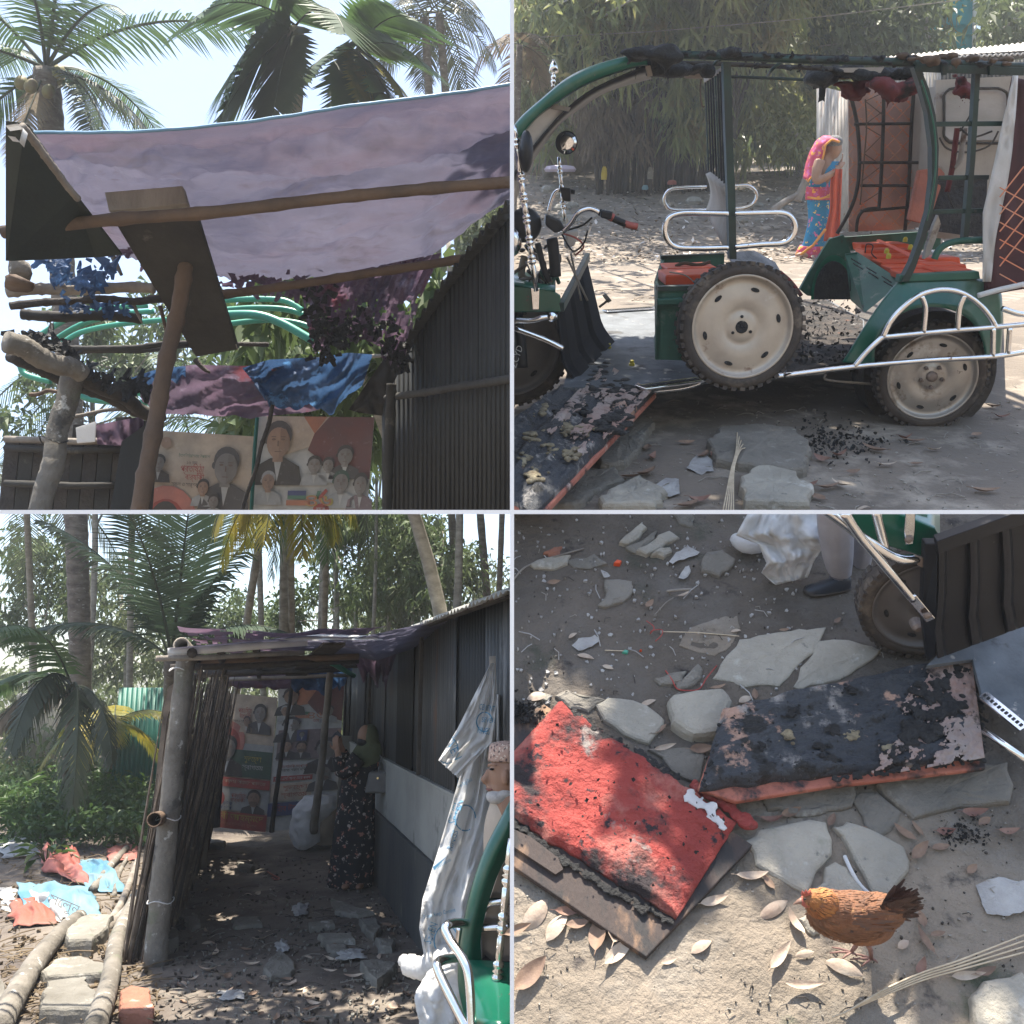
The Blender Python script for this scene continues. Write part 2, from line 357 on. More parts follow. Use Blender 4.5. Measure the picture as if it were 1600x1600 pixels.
# young palms round the big trunk and behind the shed
z = 9.0
def pl(x, y, z): return V(x, y, z)
palm(FL.g(100, 1262), pl(112, 1075, 11.2), .05, .05, [(dpx(112, 1060, 60, 850, z, z-.5), 1.9, 1.0, .5, {}), (dpx(112, 1060, 170, 850, z, z-1.2), 2.0, 2.3, .6, dict(m=m_frond_d, hang=1.0)), (dpx(112, 1060, 40, 860, z, z-.8), 1.7, 1.9, .55, dict(m=m_frond_d, hang=.9)),
     (dpx(112, 1060, 0, 940, z, z+.3), 1.6, 1.2, .45, dict(m=m_frond)), (dpx(112, 1060, 20, 1010, z, z-.6), 1.2, 1.0, .45, dict(m=m_frond_b, hang=.8)), (dpx(112, 1060, 220, 990, z, z-.6), 1.5, 1.4, .5, dict(m=m_frond_d, hang=.9))],
     'young palm with arching drooping fronds beside the big ringed trunk', name='areca_palm', rings_=8)
zc = 12.5
palm(FL.g(262, 1230), pl(268, 1030, zc), .09, .1, [(dpx(268, 1030, 292, 800, zc, zc-.4), 2.9, .35, .78, dict(nl=70, hang=.1, side=Vector((.3, 0, 0)))), (dpx(268, 1030, 190, 830, zc, zc), 2.6, .7, .65, dict(nl=60)), (dpx(268, 1030, 235, 800, zc, zc-.8), 2.8, .5, .7, dict(nl=60, hang=.2)),
     (dpx(268, 1030, 120, 880, zc, zc-.3), 2.0, .8, .55, {}), (dpx(268, 1030, 345, 840, zc, zc+.4), 2.6, .7, .7, dict(nl=60)), (dpx(268, 1030, 395, 900, zc, zc), 2.2, .9, .6, {}), (dpx(268, 1030, 330, 790, zc, zc+1), 3.0, .4, .7, dict(nl=60)), (dpx(268, 1030, 250, 720, zc, zc+1), 3.6, .4, .7, dict(nl=60))],
     'young coconut palm with tall upright fronds right behind the shed corner', rings_=8, mt=m_frond_s)
zd = 14
palm(FL.g(500, 1215), pl(515, 640, zd), .06, .06, radial(7, 2.6, 1.7, .75, el=(.2, .9), hang=.9, m=m_frond_d, nl=60) + [(dpx(515, 640, 420, 700, zd, zd-1), 2.9, 1.6, .8, dict(hang=1.0, nl=60)), (dpx(515, 640, 620, 720, zd, zd-1), 2.9, 1.6, .8, dict(hang=1.0, nl=60, m=m_frond_d)), (dpx(515, 640, 520, 760, zd, zd-1.4), 2.6, 1.4, .8, dict(hang=1.0, nl=60))],
     'palm with long hanging fronds over the middle of the shed roof', bark=m_bark2)
palm(FL.g(460, 1215), pl(452, 740, 11.5), .05, .05, radial(8, 1.4, 1.8, .55, el=(-.1, .9), hang=.7, m=m_frond_y, nl=40), 'slim palm with yellowing leaves above the shed roof', bark=m_bark2, name='areca_palm')
palm(FL.g(170, 1235), pl(178, 1130, 13), .12, .1, radial(7, 1.1, 1.2, .4, el=(0, .9), m=m_frond_y, nl=30), 'stubby palm with yellow and green fronds left of the green tin sheet', name='areca_palm', rings_=6)
palm(FL.g(415, 1205), pl(400, 700, 19), .07, .06, radial(9, 3.0, 1.2, .7, el=(0, .8), nl=50), 'far coconut palm left of the tangled trees', bark=m_bark2)
palm(FL.g(60, 1205), pl(40, 760, 18), .07, .06, radial(9, 3.2, 1.3, .75, el=(0, .8), nl=50, m=m_frond_d), 'far coconut palm at the edge behind the corrugated tin', bark=m_bark2)
palm(FL.g(200, 1210), pl(210, 560, 18), .07, .06, radial(9, 3.6, 1.2, .75, el=(-.2, .8), nl=50), 'far coconut palm seen through the gaps of the burnt roof', bark=m_bark2)

# ================================================================ leafy trees
def leaf_cloud(b, c, rad, n, ln, rr=R_, narrow=.4, droop=.5, flat=1.0):
    for k in range(n):
        dv = rnd_dir(rr); p = c + Vector((dv.x*rad[0], dv.y*rad[1], dv.z*rad[2]))*rr.uniform(.25, 1)
        leaf_quad(b, p, rnd_dir(rr), rnd_dir(rr), ln*rr.uniform(.6, 1.3), ln*narrow*rr.uniform(.7, 1.2), droop)
def tree(base, trunk_pts, r, blobs, m, label, group=None, ln=.16, dens=1.0, name='leafy_tree', bark=None, rr=R_, clip=None, narrow=.4):
    t = thing(name, base, label, 'tree', group); b = MB()
    b.tube(spline([base]+trunk_pts, 5), [r, r*.45], n=8)
    top = Vector(trunk_pts[-1])
    for (c, rad) in blobs:
        st = polyline([base]+trunk_pts, rr.uniform(.55, .95)); mid = (st+c)/2 + Vector((rr.uniform(-.2, .2), rr.uniform(-.2, .2), rr.uniform(-.3, .1)))
        b.tube(spline([st, mid, c], 4), [r*.3, r*.06], n=5)
    b.build('trunk', bark or m_bark2, t, smooth=True, clip=clip)
    lv = MB()
    for (c, rad) in blobs:
        nsub = max(3, int(9*dens))
        for k in range(nsub):
            dv = rnd_dir(rr); cc = c + Vector((dv.x*rad, dv.y*rad, dv.z*rad*.8))*rr.uniform(.3, 1)
            leaf_cloud(lv, cc, (rad*.38,)*3, int(26*dens), ln, rr, narrow)
    lv.build('crown', m, t, clip=clip); return t
for i, (x, zt_, bl, lb, m) in enumerate([
    (515, 20, [(520, 860), (560, 920), (480, 930), (600, 850), (545, 780)], 'slender leafy tree with a leaning trunk over the middle of the shed roof', m_leaf),
    (580, 22, [(610, 900), (650, 850), (570, 950), (640, 950)], 'slender leafy tree with dense dark leaves right of the hanging fronds', m_leaf2),
    (668, 19, [(690, 860), (650, 800), (700, 900), (620, 820), (660, 930)], 'leafy tree with a leaning pale trunk near the tin roof', m_leaf),
    (735, 26, [(740, 950), (770, 935), (715, 960), (785, 960)], 'low pale leafy tree behind the tin roof corner', m_leaf2),
    (610, 27, [(600, 960), (640, 980), (560, 985), (500, 980)], 'far row tree seen low between the slender trunks', m_leaf2),
    (60, 22, [(40, 850), (85, 880), (50, 930), (95, 950), (30, 1000)], 'leafy tree behind the corrugated tin sheet', m_leaf),
    (200, 24, [(190, 900), (230, 960), (170, 980), (240, 1040), (150, 1040)], 'leafy tree between the ringed trunk and the shed', m_leaf2),
    (330, 25, [(330, 960), (360, 1000), (300, 1020), (400, 980), (430, 1020)], 'leafy tree low behind the shed corner', m_leaf),
    (700, 14, [(700, 520), (740, 420), (690, 620), (760, 340), (640, 560), (650, 700)], 'leafy tree beside the toothed roof edge of the dark shed', m_leaf2),
    (150, 17, [(140, 500), (190, 560), (250, 520), (300, 590), (90, 620), (360, 560)], 'leafy tree behind the green hoses', m_leaf),
]):
    base = FL.w((x-800)/FP*zt_, zt_, 0)
    bl = bl + [(a+R_.uniform(-45, 45), c+R_.uniform(-50, 50)) for a, c in bl]
    blobs = [(V(a, c, zt_ + R_.uniform(-1, 1)), zt_*R_.uniform(.034, .048)) for a, c in bl]
    hi = min(c for a, c in bl)
    tree(base, [base.lerp(V(bl[0][0], hi+40, zt_), .5) + Vector((.2, 0, 0)), V(bl[0][0], hi+30, zt_)], .08, blobs, m, lb, group='leafy trees beyond the shed', ln=.2, dens=1.25, clip=CL)
# bare slim trunks in the background
for i, (x0, x1, y1, z, r) in enumerate([(560, 575, 700, 21, .06), (590, 600, 690, 23, .05), (630, 640, 690, 24, .05), (645, 650, 700, 20, .04), (498, 505, 720, 17, .06), (530, 533, 730, 22, .06), (576, 588, 720, 18, .05)]):
    o = trunk_mesh(FL.w((x0-800)/FP*z, z, 0), V(x1, y1, z), r, r*.6, bend=Vector((R_.uniform(-.3, .3), 0, 0)), rings_=12, n=6).build('tree_trunk', m_bark2, smooth=True)
    t = thing('slim_tree', FL.w((x0-800)/FP*z, z, 0), 'thin bare tree stem rising in the wood behind the shed', 'tree', 'thin bare stems in the wood')
    COL.objects.unlink(o); bpy.data.objects.remove(o)
    trunk_mesh(FL.w((x0-800)/FP*z, z, 0), V(x1, y1, z), r, r*.6, bend=Vector((R_.uniform(-.3, .3), 0, 0)), rings_=12, n=6).build('trunk', m_bark2, t, smooth=True)
    lv = MB(); leaf_cloud(lv, V(x1, y1, z), (.6, .6, .8), 160, .16); leaf_cloud(lv, V(x0*.4+x1*.6, 900, z), (.5, .5, .9), 90, .15); lv.build('crown', m_leaf, t)
# far wood and undergrowth
wd = MB()
for k in range(1500):
    x = R_.uniform(-22, 0); y = R_.uniform(26, 34); leaf_cloud(wd, FL.w(x, y, abs(R_.gauss(0, 1.8))), (.5, .5, .4), 8, .34)
for k in range(300):
    x = R_.uniform(-12, -1.5); y = R_.uniform(15, 24); leaf_cloud(wd, FL.w(x, y, R_.uniform(.1, 1.2)), (.5, .5, .45), 22, .2)
tag(wd.build('undergrowth', m_leaf2, clip=CL), 'dense green undergrowth and far wood behind the garden', kind='stuff')
ug = MB()
for k in range(260):
    py = R_.uniform(1195, 1330); px = R_.uniform(0, 262 - max(0, py-1260)*.35); P = FL.g(px, py)
    leaf_cloud(ug, P + Vector((0, 0, R_.uniform(.05, .3))), (.24, .24, .22), 30, .11, narrow=.45, droop=.2)
for k in range(120):
    P = FL.g(R_.uniform(0, 250), R_.uniform(1240, 1300)); leaf_cloud(ug, P + Vector((0, 0, R_.uniform(.2, .45))), (.3, .3, .25), 30, .12, narrow=.4, droop=.2)
tag(ug.build('weeds', m_leaf3), 'bushy green weeds between the trash heap and the palm trunk', kind='stuff')
# a few larger broad leaved plants in front
for i, (x, y, n, ln, hh, lb) in enumerate([(100, 1235, 26, .30, .7, 'tall broad leaved plant in front of the palm trunk'), (72, 1318, 14, .24, .25, 'low plant with long grey green leaves in front of the weeds'), (215, 1290, 16, .2, .3, 'small broad leaved plant beside the reed fence'), (40, 1265, 20, .24, .5, 'broad leaved plant below the corrugated tin')]):
    b_ = FL.g(x, y+35); t = thing('broad_leaved_plant', b_, lb, 'plant'); st = MB(); lv = MB()
    for k in range(n):
        a = R_.uniform(0, 2*PI); tip = b_ + Vector((math.cos(a)*.22*hh/.5, math.sin(a)*.2, hh*R_.uniform(.4, 1)))
        st.tube([b_, (b_+tip)/2 + Vector((0, 0, .05)), tip], .006, n=4)
        leaf_quad(lv, tip, Vector((math.cos(a), math.sin(a), R_.uniform(-.3, .5))), Vector((0, 0, 1)), ln*R_.uniform(.7, 1.2), ln*.36, .35)
    st.build('stem', m_leaf2, t); lv.build('leaves', m_leaf3, t)
# far tin sheets
def corrugated(fr, P0, P1, h0, h1, m, name='tin_sheet', pitch=.076, amp=.011, clip=None, top=None, parent=None, loc=None):
    """an upright corrugated sheet from ground point P0 to P1"""
    d = (P1-P0); L = d.length; d = d/L; nrm = d.cross(fr.U).normalized(); n = max(6, int(L/pitch*6)); grid = [[], []]
    for i in range(n+1):
        s = i/n; off = nrm*(amp*math.cos(2*PI*s*L/pitch)); tt = top(s) if top else h1
        grid[0].append(P0 + d*(s*L) + off + fr.U*h0); grid[1].append(P0 + d*(s*L) + off + fr.U*tt)
    b = MB(); b.sheet(grid); return b.build(name, m, parent, smooth=True, clip=clip, thick=.0015)
m_tin = mat('tin_grey', (.5, .5, .47), (.32, .32, .3), sc=2, rough=.5, bump=.1, metal=.3, stretch=(3, 3, .5), spots=[((.3, .2, .13), 3, .6, .1)])
m_tin_green = mat('tin_green', (.012, .1, .075), (.01, .07, .055), sc=2, rough=.5, bump=.1, metal=.1, spots=[((.12, .1, .08), 5, .66, .06)])
tag(corrugated(FL, FL.g(10, 1235), FL.g(84, 1222), 0, 1.75, m_tin), 'pale corrugated tin sheet standing at the garden edge left of the palm', 'tin sheet')
tag(corrugated(FL, FL.w(-6.15, 14.3, 0), FL.w(-5.35, 14.3, 0), 0, 1.85, m_tin_green), 'dark green corrugated tin sheet behind the reed fence', 'tin sheet')
# ================================================================ materials of the shed
m_plaster = mat('plaster', (.36, .36, .33), (.27, .27, .25), sc=1.5, rough=.9, bump=.15, spots=[((.14, .14, .13), 2.2, .58, .1)])
m_plinth = mat('plinth_paint', (.045, .05, .055), (.08, .08, .075), sc=2, rough=.8, bump=.3, stretch=(1, 1, .4), spots=[((.2, .19, .15), 3, .6, .12)])
m_tin_soot = mat('tin_sooty', (.095, .1, .105), (.05, .054, .057), sc=1.2, rough=.6, bump=.15, metal=.2, stretch=(3, 3, .4), spots=[((.2, .2, .2), 2, .6, .1), ((.13, .075, .05), 1.6, .6, .1)])
m_tin_dark = mat('tin_black', (.03, .031, .03), (.016, .017, .017), sc=1.2, rough=.65, bump=.1, metal=.2, stretch=(3, 3, .4))
m_wood = mat('weathered_wood', (.28, .25, .21), (.15, .13, .11), sc=5, rough=.9, bump=.5, stretch=(1, 1, .25))
m_postbark = mat('post_bark', (.22, .2, .17), (.12, .108, .09), sc=4, rough=.95, bump=.6, bsc=25, spots=[((.4, .39, .36), 11, .6, .05), ((.07, .066, .06), 5, .57, .08), ((.13, .14, .09), 3, .6, .1)])
m_soot = mat('charred_wood', (.035, .03, .027), (.07, .06, .05), sc=6, rough=.85, bump=.6, bsc=30)
m_char = mat('char', (.012, .012, .013), (.03, .03, .03), sc=18, rough=.6, bump=1, bsc=60, spots=[((.2, .19, .17), 22, .66, .05)])
m_brownwood = mat('brown_pole', (.13, .085, .055), (.08, .055, .04), sc=5, rough=.8, bump=.3)
m_reed = mat('reed', (.2, .155, .115), (.075, .058, .045), sc=7, rough=.9, bump=0, spots=[((.36, .27, .19), 14, .6, .08)])
m_tarp = mat('tarp_purple', (.145, .14, .195), (.09, .09, .135), sc=1.3, rough=.6, bump=.35, bsc=6, trans=.3, stretch=(.5, 1.3, 1.6), spots=[((.125, .095, .125), .9, .5, .2), ((.06, .06, .1), 2.2, .48, .2), ((.09, .08, .1), 4, .56, .15), ((.1, .09, .12), 11, .6, .1)])  # darker stretched streaks put the shading of folds into the colour
m_tarp_b = mat('tarp_blue', (.05, .12, .26), (.03, .06, .13), sc=4, rough=.45, bump=.5, bsc=14, trans=.3, spots=[((.1, .25, .5), 5, .6, .06)])
m_tarp_edge = mat('tarp_edge_blue', (.16, .3, .42), (.1, .2, .3), sc=3, rough=.5, bump=.2)
m_tarp_d = mat('tarp_plum', (.16, .1, .15), (.09, .07, .1), sc=2.5, rough=.55, bump=.5, bsc=9, trans=.4, spots=[((.28, .25, .34), 3.5, .58, .12), ((.16, .04, .05), 2, .58, .1)])
m_white = mat('woven_white', (.82, .82, .82), (.68, .68, .67), sc=3, rough=.7, bump=.4, bsc=30, trans=.4)
m_blueprint = mat('blue_print', (.1, .3, .48), (.2, .4, .55), sc=20, rough=.7, bump=0)
m_chrome = mat('chrome', (.85, .84, .83), (.72, .7, .68), sc=9, rough=.16, bump=.03, metal=1, spots=[((.25, .15, .1), 18, .66, .05)])
m_green = mat('green_paint', (.004, .105, .06), (.003, .07, .042), sc=1.5, rough=.3, bump=.03, coat=.4, spots=[((.05, .045, .04), 14, .66, .03), ((.07, .12, .085), 2.5, .55, .2), ((.11, .1, .08), 30, .68, .04)])
m_greend = mat('green_paint_dusty', (.03, .11, .075), (.015, .07, .05), sc=3, rough=.55, bump=.1, spots=[((.2, .2, .17), 6, .6, .14), ((.03, .025, .02), 9, .62, .08)])
m_black = mat('black_plastic', (.012, .013, .016), (.022, .022, .026), sc=3, rough=.38, spec=.22, bump=.08, spots=[((.1, .1, .1), 20, .7, .04)])
m_stone = mat('concrete_slab', (.24, .225, .195), (.165, .155, .13), sc=3, rough=.92, bump=.7, bsc=26, spots=[((.4, .39, .35), 8, .58, .1), ((.13, .125, .11), 11, .64, .06), ((.11, .14, .08), 3, .62, .1)])
m_brick = mat('old_brick', (.32, .14, .09), (.22, .1, .07), sc=8, rough=.95, bump=.6, bsc=30, spots=[((.38, .33, .28), 9, .58, .08)])
m_pink = mat('pink_plastic', (.33, .09, .07), (.4, .17, .14), sc=2, rough=.6, bump=.3, bsc=8, trans=.2)
m_trash = mat('dirty_white_plastic', (.4, .4, .39), (.26, .26, .26), sc=4, rough=.7, bump=.3, trans=.1)
m_cyan = mat('light_blue_plastic', (.07, .2, .3), (.2, .33, .38), sc=1.6, rough=.55, bump=.3, bsc=8, trans=.2)
m_skin = mat('skin_brown', (.3, .17, .11), (.25, .14, .09), sc=6, rough=.6, bump=.05)
m_olive = mat('olive_cloth', (.1, .115, .06), (.07, .085, .045), sc=5, rough=.9, bump=.3)
m_bag = mat('grey_leather', (.14, .14, .14), (.1, .1, .1), sc=5, rough=.5, bump=.1)
m_gold = mat('brass', (.6, .45, .25), (.5, .4, .2), sc=5, rough=.3, metal=1, bump=0)
m_beige = mat('beige_cloth', (.5, .42, .33), (.42, .34, .27), sc=6, rough=.9, bump=.2)
m_hair = mat('grey_hair', (.2, .2, .2), (.09, .09, .09), sc=40, rough=.8, bump=.5)
m_beard = mat('white_beard', (.6, .58, .55), (.42, .4, .38), sc=40, rough=.9, bump=.6)
m_hose = mat('green_hose', (.07, .32, .22), (.05, .24, .17), sc=3, rough=.4, bump=0)
def floral(name, base, cols, sc, th=.3, ground2=None):
    """printed cloth: small flowers of several colours on a plain ground"""
    m = bpy.data.materials.new(name); m.use_nodes = True; n = m.node_tree; N = n.nodes; L = n.links; b = N['Principled BSDF']; b.inputs['Roughness'].default_value = .85
    geo = N.new('ShaderNodeNewGeometry'); cur = None
    t = N.new('ShaderNodeTexNoise'); t.inputs['Scale'].default_value = sc*.7; L.new(geo.outputs['Position'], t.inputs['Vector'])
    mx = N.new('ShaderNodeMix'); mx.data_type = 'RGBA'; L.new(t.outputs[0], mx.inputs[0]); mx.inputs[6].default_value = tuple(base)+(1,); mx.inputs[7].default_value = tuple(ground2 or base)+(1,); cur = mx.outputs[2]
    for i, c in enumerate(cols):
        mp = N.new('ShaderNodeMapping'); mp.inputs['Location'].default_value = (i*3.3, i*1.7, i*.9); L.new(geo.outputs['Position'], mp.inputs[0])
        nn = N.new('ShaderNodeTexNoise'); nn.inputs['Scale'].default_value = sc*3; L.new(mp.outputs[0], nn.inputs['Vector'])
        md = N.new('ShaderNodeMix'); md.data_type = 'RGBA'; md.blend_type = 'ADD'; md.inputs[0].default_value = .35/sc*3; L.new(mp.outputs[0], md.inputs[6]); L.new(nn.outputs['Color'], md.inputs[7])
        v = N.new('ShaderNodeTexVoronoi'); v.inputs['Scale'].default_value = sc*(1+.3*i); L.new(md.outputs[2], v.inputs['Vector'])
        mr = N.new('ShaderNodeMapRange'); mr.inputs[1].default_value = th+.05; mr.inputs[2].default_value = th-.03; L.new(v.outputs['Distance'], mr.inputs[0])
        mx = N.new('ShaderNodeMix'); mx.data_type = 'RGBA'; L.new(mr.outputs[0], mx.inputs[0]); L.new(cur, mx.inputs[6]); mx.inputs[7].default_value = tuple(c)+(1,); cur = mx.outputs[2]
    L.new(cur, b.inputs['Base Color']); return m
def flatmat(name, c, rough=.6, trans=0): return mat(name, c, tuple(x*.62+.03 for x in c), sc=7, rough=rough, bump=.12, bsc=5, trans=trans, spots=[(tuple(x*.75+.09 for x in c), 26, .6, .1)])

# ================================================================ the right wall
GA, GB = FL.g(530, 1290), FL.g(665, 1490); wd_ = (GB-GA).normalized(); WL = -GA.x/wd_.x + .3; wn = wd_.cross(Vector((0, 0, 1))).normalized()
if wn.x > 0: wn = -wn                     # wn points into the corridor
def W(s, h, o=0): return GA + wd_*s + Vector((0, 0, h)) + wn*o
tw = thing('shed_wall', W(WL/2, 0), 'long shed wall of sooty tin over a plastered base with dark plinth', 'wall')
def wbox(s0, s1, h0, h1, o0, o1): b = MB(); b.prism([W(s0, h0, o0), W(s1, h0, o0), W(s1, h1, o0), W(s0, h1, o0)], wn*(o1-o0)); return b
wbox(-.1, WL, -.05, .64, -.2, .03).build('plinth', m_plinth, tw, clip=CL, bevel=.01)
wbox(-.1, WL, .64, 1.15, -.2, 0).build('plaster', m_plaster, tw, clip=CL, bevel=.01)
wbox(-.1, WL, 1.15, 1.165, -.2, .01).build('ledge', m_plaster, tw, clip=CL)
s = -.1; k = 0
while s < WL:
    e = min(s+.82, WL+.2); corrugated(FL, W(s, 0, -.02-.012*(k % 2)), W(e, 0, -.02-.012*(k % 2)), 1.17, 2.3, m_tin_soot if k % 3 else m_tin_dark, 'tin_panel', parent=tw, clip=CL, pitch=.075, amp=.012); s += .8; k += 1
for s in (.6, 3.1, 6.1):
    if s < WL: b = MB(); b.bar(W(s, 1.19, .04), W(s+.03, 2.28, .04), .03, .03, wn); b.build('wall_stud', m_soot, tw, clip=CL, bevel=.005)
# the tin roof above the wall
tr = thing('tin_roof', W(WL-.5, 2.3), 'corrugated tin roof edge rising over the sooty shed wall', 'roof')
gr = [[], [], []]; n = 260
for i in range(n+1):
    s = -1.5 + (WL+2)*i/n; hh = .016*math.cos(2*PI*s/.076)
    for j, (o, h) in enumerate(((.18, 2.26), (-1.2, 2.75), (-2.6, 3.2))): gr[j].append(W(s, h+hh, o))
b = MB(); b.sheet(gr); b.build('roof_sheet', m_tin, tr, smooth=True, clip=CL, thick=.002)
b = MB(); b.bar(W(-1.4, 2.27, .1), W(WL, 2.27, .1), .04, .03, Vector((0, 0, 1))); b.build('eave_beam', m_soot, tr, clip=CL)
# ================================================================ posts
def post(pts, rs, m, label, name='wooden_post', cat='post', n=14, group=None, clip=None, jit=.012):
    sp = spline(pts, 8); k = len(sp)-1; rr = [lerp(rs[0], rs[-1], i/k)*(1+R_.uniform(-.05, .05)) for i in range(k+1)]
    sp = [p + Vector((R_.uniform(-jit, jit), R_.uniform(-jit, jit), 0))*.4 for p in sp]
    b = MB(); b.tube(sp, rr, n=n); return tag(b.build(name, m, smooth=True, clip=clip, loc=pts[0]), label, cat, group)
Yp = FL.Yg(243, 1508)
post([FL.q(243, 1512, Yp), FL.q(256, 1350, Yp), FL.q(274, 1180, Yp), FL.q(291, 1022, Yp)], [.08, .064], m_postbark, 'thick pale barked corner post with lichen patches holding up the shed roof')
b = MB(); b.tube([FL.q(300, 1026, Yp+.1), FL.q(283, 1008, Yp-.25)], .05, n=14, cap=False); o = b.build('bamboo_beam', m_wood, smooth=True, thick=.012); tag(o, 'open ended bamboo stub lying in the fork on top of the corner post', 'beam')
b = MB(); b.tube([FL.q(262, 1275, Yp+.4), FL.q(241, 1281, Yp-.32)], .045, n=12, cap=False); tag(b.build('bamboo_rail', m_brownwood, smooth=True, thick=.01), 'hollow bamboo end sticking out of the reed fence beside the corner post', 'bamboo pole')
Yq = FL.Yg(311, 1357)
post([FL.q(311, 1360, Yq), FL.q(323, 1220, Yq), FL.q(337, 1052, Yq)], [.068, .058], m_postbark, 'second lichen spotted post behind the corner post')
Yr = 11.3
post([FL.q(336, 1292, Yr), FL.q(343, 1180, Yr), FL.q(349, 1066, Yr)], [.06, .05], m_soot, 'charred black post left of the printed banners')
post([FL.q(489, 1300, 10.8), FL.q(503, 1190, 10.4), FL.q(519, 1012, 9.6)], [.05, .035], m_wood, 'crooked pale pole standing in front of the right banner')
post([FL.q(424, 1300, 11.0), FL.q(440, 1180, 10.9), FL.q(459, 1058, 10.8)], [.03, .022], m_soot, 'thin black leaning stick between the two banners')
# wire ties round the posts
for (x, y, r, Y) in ((282, 1046, .075, Yp), (263, 1278, .082, Yp), (251, 1407, .086, Yp), (333, 1110, .07, Yq)):
    c = FL.q(x, y, Y); pts = [c + Vector((math.cos(a)*r, math.sin(a)*r, .012*math.sin(3*a))) for a in rng(0, 2*PI, 20)]
    tag(MB().tube(pts, .004, n=4).build('wire_tie', m_white), 'thin pale wire tied round a shed post', 'wire', 'wire ties on the shed posts')
# ================================================================ reed fence
tf = thing('reed_fence', FL.g(262, 1420), 'leaning fence of dry brown reeds and bark behind the corner post', 'fence')
FA, FB = FL.g(226, 1500), FL.g(318, 1325)
b = MB(); b2 = MB()
for k in range(900):
    t = R_.random()**1.4; base = FA.lerp(FB, t) + Vector((R_.uniform(-.13, .1)*(1-.5*t), R_.uniform(-.12, .12), 0)); h = R_.uniform(1.2, 2.0) if R_.random() < .75 else R_.uniform(.4, 1.2)
    top = base + Vector((.23*h/2.1*1.1 + R_.uniform(-.07, .07), R_.uniform(-.06, .06), h)); mid = (base+top)/2 + Vector((R_.uniform(-.03, .03), R_.uniform(-.03, .03), 0))
    (b if k % 3 else b2).tube([base, mid, top], [R_.uniform(.006, .014), .003], n=4)
tag(b.build('reeds', m_reed, tf), kind='stuff'); tag(b2.build('bark_strips', m_soot, tf), kind='stuff')
for h in (.45, 1.0, 1.5):
    a_, c_ = FA + Vector((.23*h/2, 0, h)), FB + Vector((.23*h/2, 0, h)); MB().tube([a_, (a_+c_)/2+Vector((0, 0, .02)), c_], .02, n=8).build('rail', m_brownwood, tf, smooth=True)
b = MB(); pts = [(262, 1075), (283, 1058), (276, 1080), (262, 1120), (252, 1200), (243, 1290), (236, 1290), (246, 1190), (255, 1110)]
b.prism([FL.q(x, y, Yp+.5) for x, y in pts], Vector((0, .02, 0))); b.build('bark_sheet', m_reed, tf)
for k, (x0, y0, x1, y1) in enumerate([(275, 1352, 300, 1295), (280, 1365, 318, 1215), (290, 1378, 302, 1310), (262, 1345, 312, 1232)]):
    tag(MB().tube([FL.g(x0, y0), FL.q(x1, y1, FL.Yg(x0, y0)+.5)], [.04, .03], n=9).build('log', m_postbark, smooth=True), 'old log leaning on the inside of the reed fence', 'log', 'logs leaning between the posts')
# ================================================================ the burnt roof of the shed
tb = thing('burnt_roof', V(400, 1040, 8), 'burnt roof of sooty poles under a faded tarp, joining post and wall', 'roof')
def rp(x0, y0, z0, x1, y1, z1, r, m, name='roof_pole', sag=0, n=9):
    a, c = V(x0, y0, z0), V(x1, y1, z1); MB().tube([a, a.lerp(c, .33)+Vector((0, 0, -sag+R_.uniform(-.01, .01))), a.lerp(c, .66)+Vector((0, 0, -sag)), c], [r, r*.85], n=n).build(name, m, tb, smooth=True)
rp(262, 1019, 6.1, 480, 1004, 6.4, .028, m_white, 'wrapped_beam'); rp(244, 1029, 6.0, 475, 1020, 6.6, .02, m_wood); rp(266, 1043, 6.6, 560, 1033, 7.2, .026, m_soot); rp(285, 1036, 7.2, 560, 1026, 7.0, .03, m_brownwood)
rp(300, 1056, 8.5, 540, 1046, 8.6, .026, m_soot); rp(320, 1050, 9.2, 560, 1040, 9.2, .028, m_soot); rp(330, 1062, 10.2, 545, 1055, 10.4, .025, m_wood); rp(372, 1040, 7.5, 455, 1034, 8, .02, m_wood)
rp(345, 1016, 6.2, 352, 1068, 11, .03, m_soot); rp(400, 1012, 6.3, 405, 1062, 11, .028, m_soot); rp(300, 1020, 6.1, 318, 1062, 10.5, .035, m_soot)
MB().prism([V(505, 1008, 6.4), V(540, 1008, 6.4), V(478, 1056, 9.6), V(446, 1056, 9.6)], Vector((0, 0, .02))).build('roof_plank', m_soot, tb)
rp(508, 1030, 8, 553, 1056, 8.6, .028, m_hose, 'green_hose')
def hang(topl, botl, ztop, zbot, nu, nv, amp, seed, rag=0, freq=7, diag=0):
    g_ = []
    for i in range(nu+1):
        u = i/nu; a = polyline([Vector((x, y, 0)) for x, y in topl], u); c = polyline([Vector((x, y, 0)) for x, y in botl], u); row = []
        for j in range(nv+1):
            v = j/nv; x = lerp(a.x, c.x, v); y = lerp(a.y, c.y, v) + (rag*nz(u*9, seed*3.3)*v*v*2 + rag*.6*nz(u*31, seed)*v**3)
            z = lerp(ztop, zbot, v) + amp*(nz(u*freq+v*diag, v*2.2, seed) + .5*nz(u*freq*2.6+v*diag*2, v*4, seed+5)+.22*nz(u*freq*6, v*12, seed+9)); row.append(V(x, y, z))
        g_.append(row)
    return g_
b = MB(); b.sheet(hang([(262, 1013), (400, 1001), (470, 993), (560, 996), (700, 966), (800, 940)], [(300, 1018), (400, 1013), (500, 1018), (590, 1032), (650, 1012), (800, 962)], 6.0, 7.6, 60, 10, .12, 1))
b.build('tarp', m_tarp, tb, smooth=True, clip=CL)
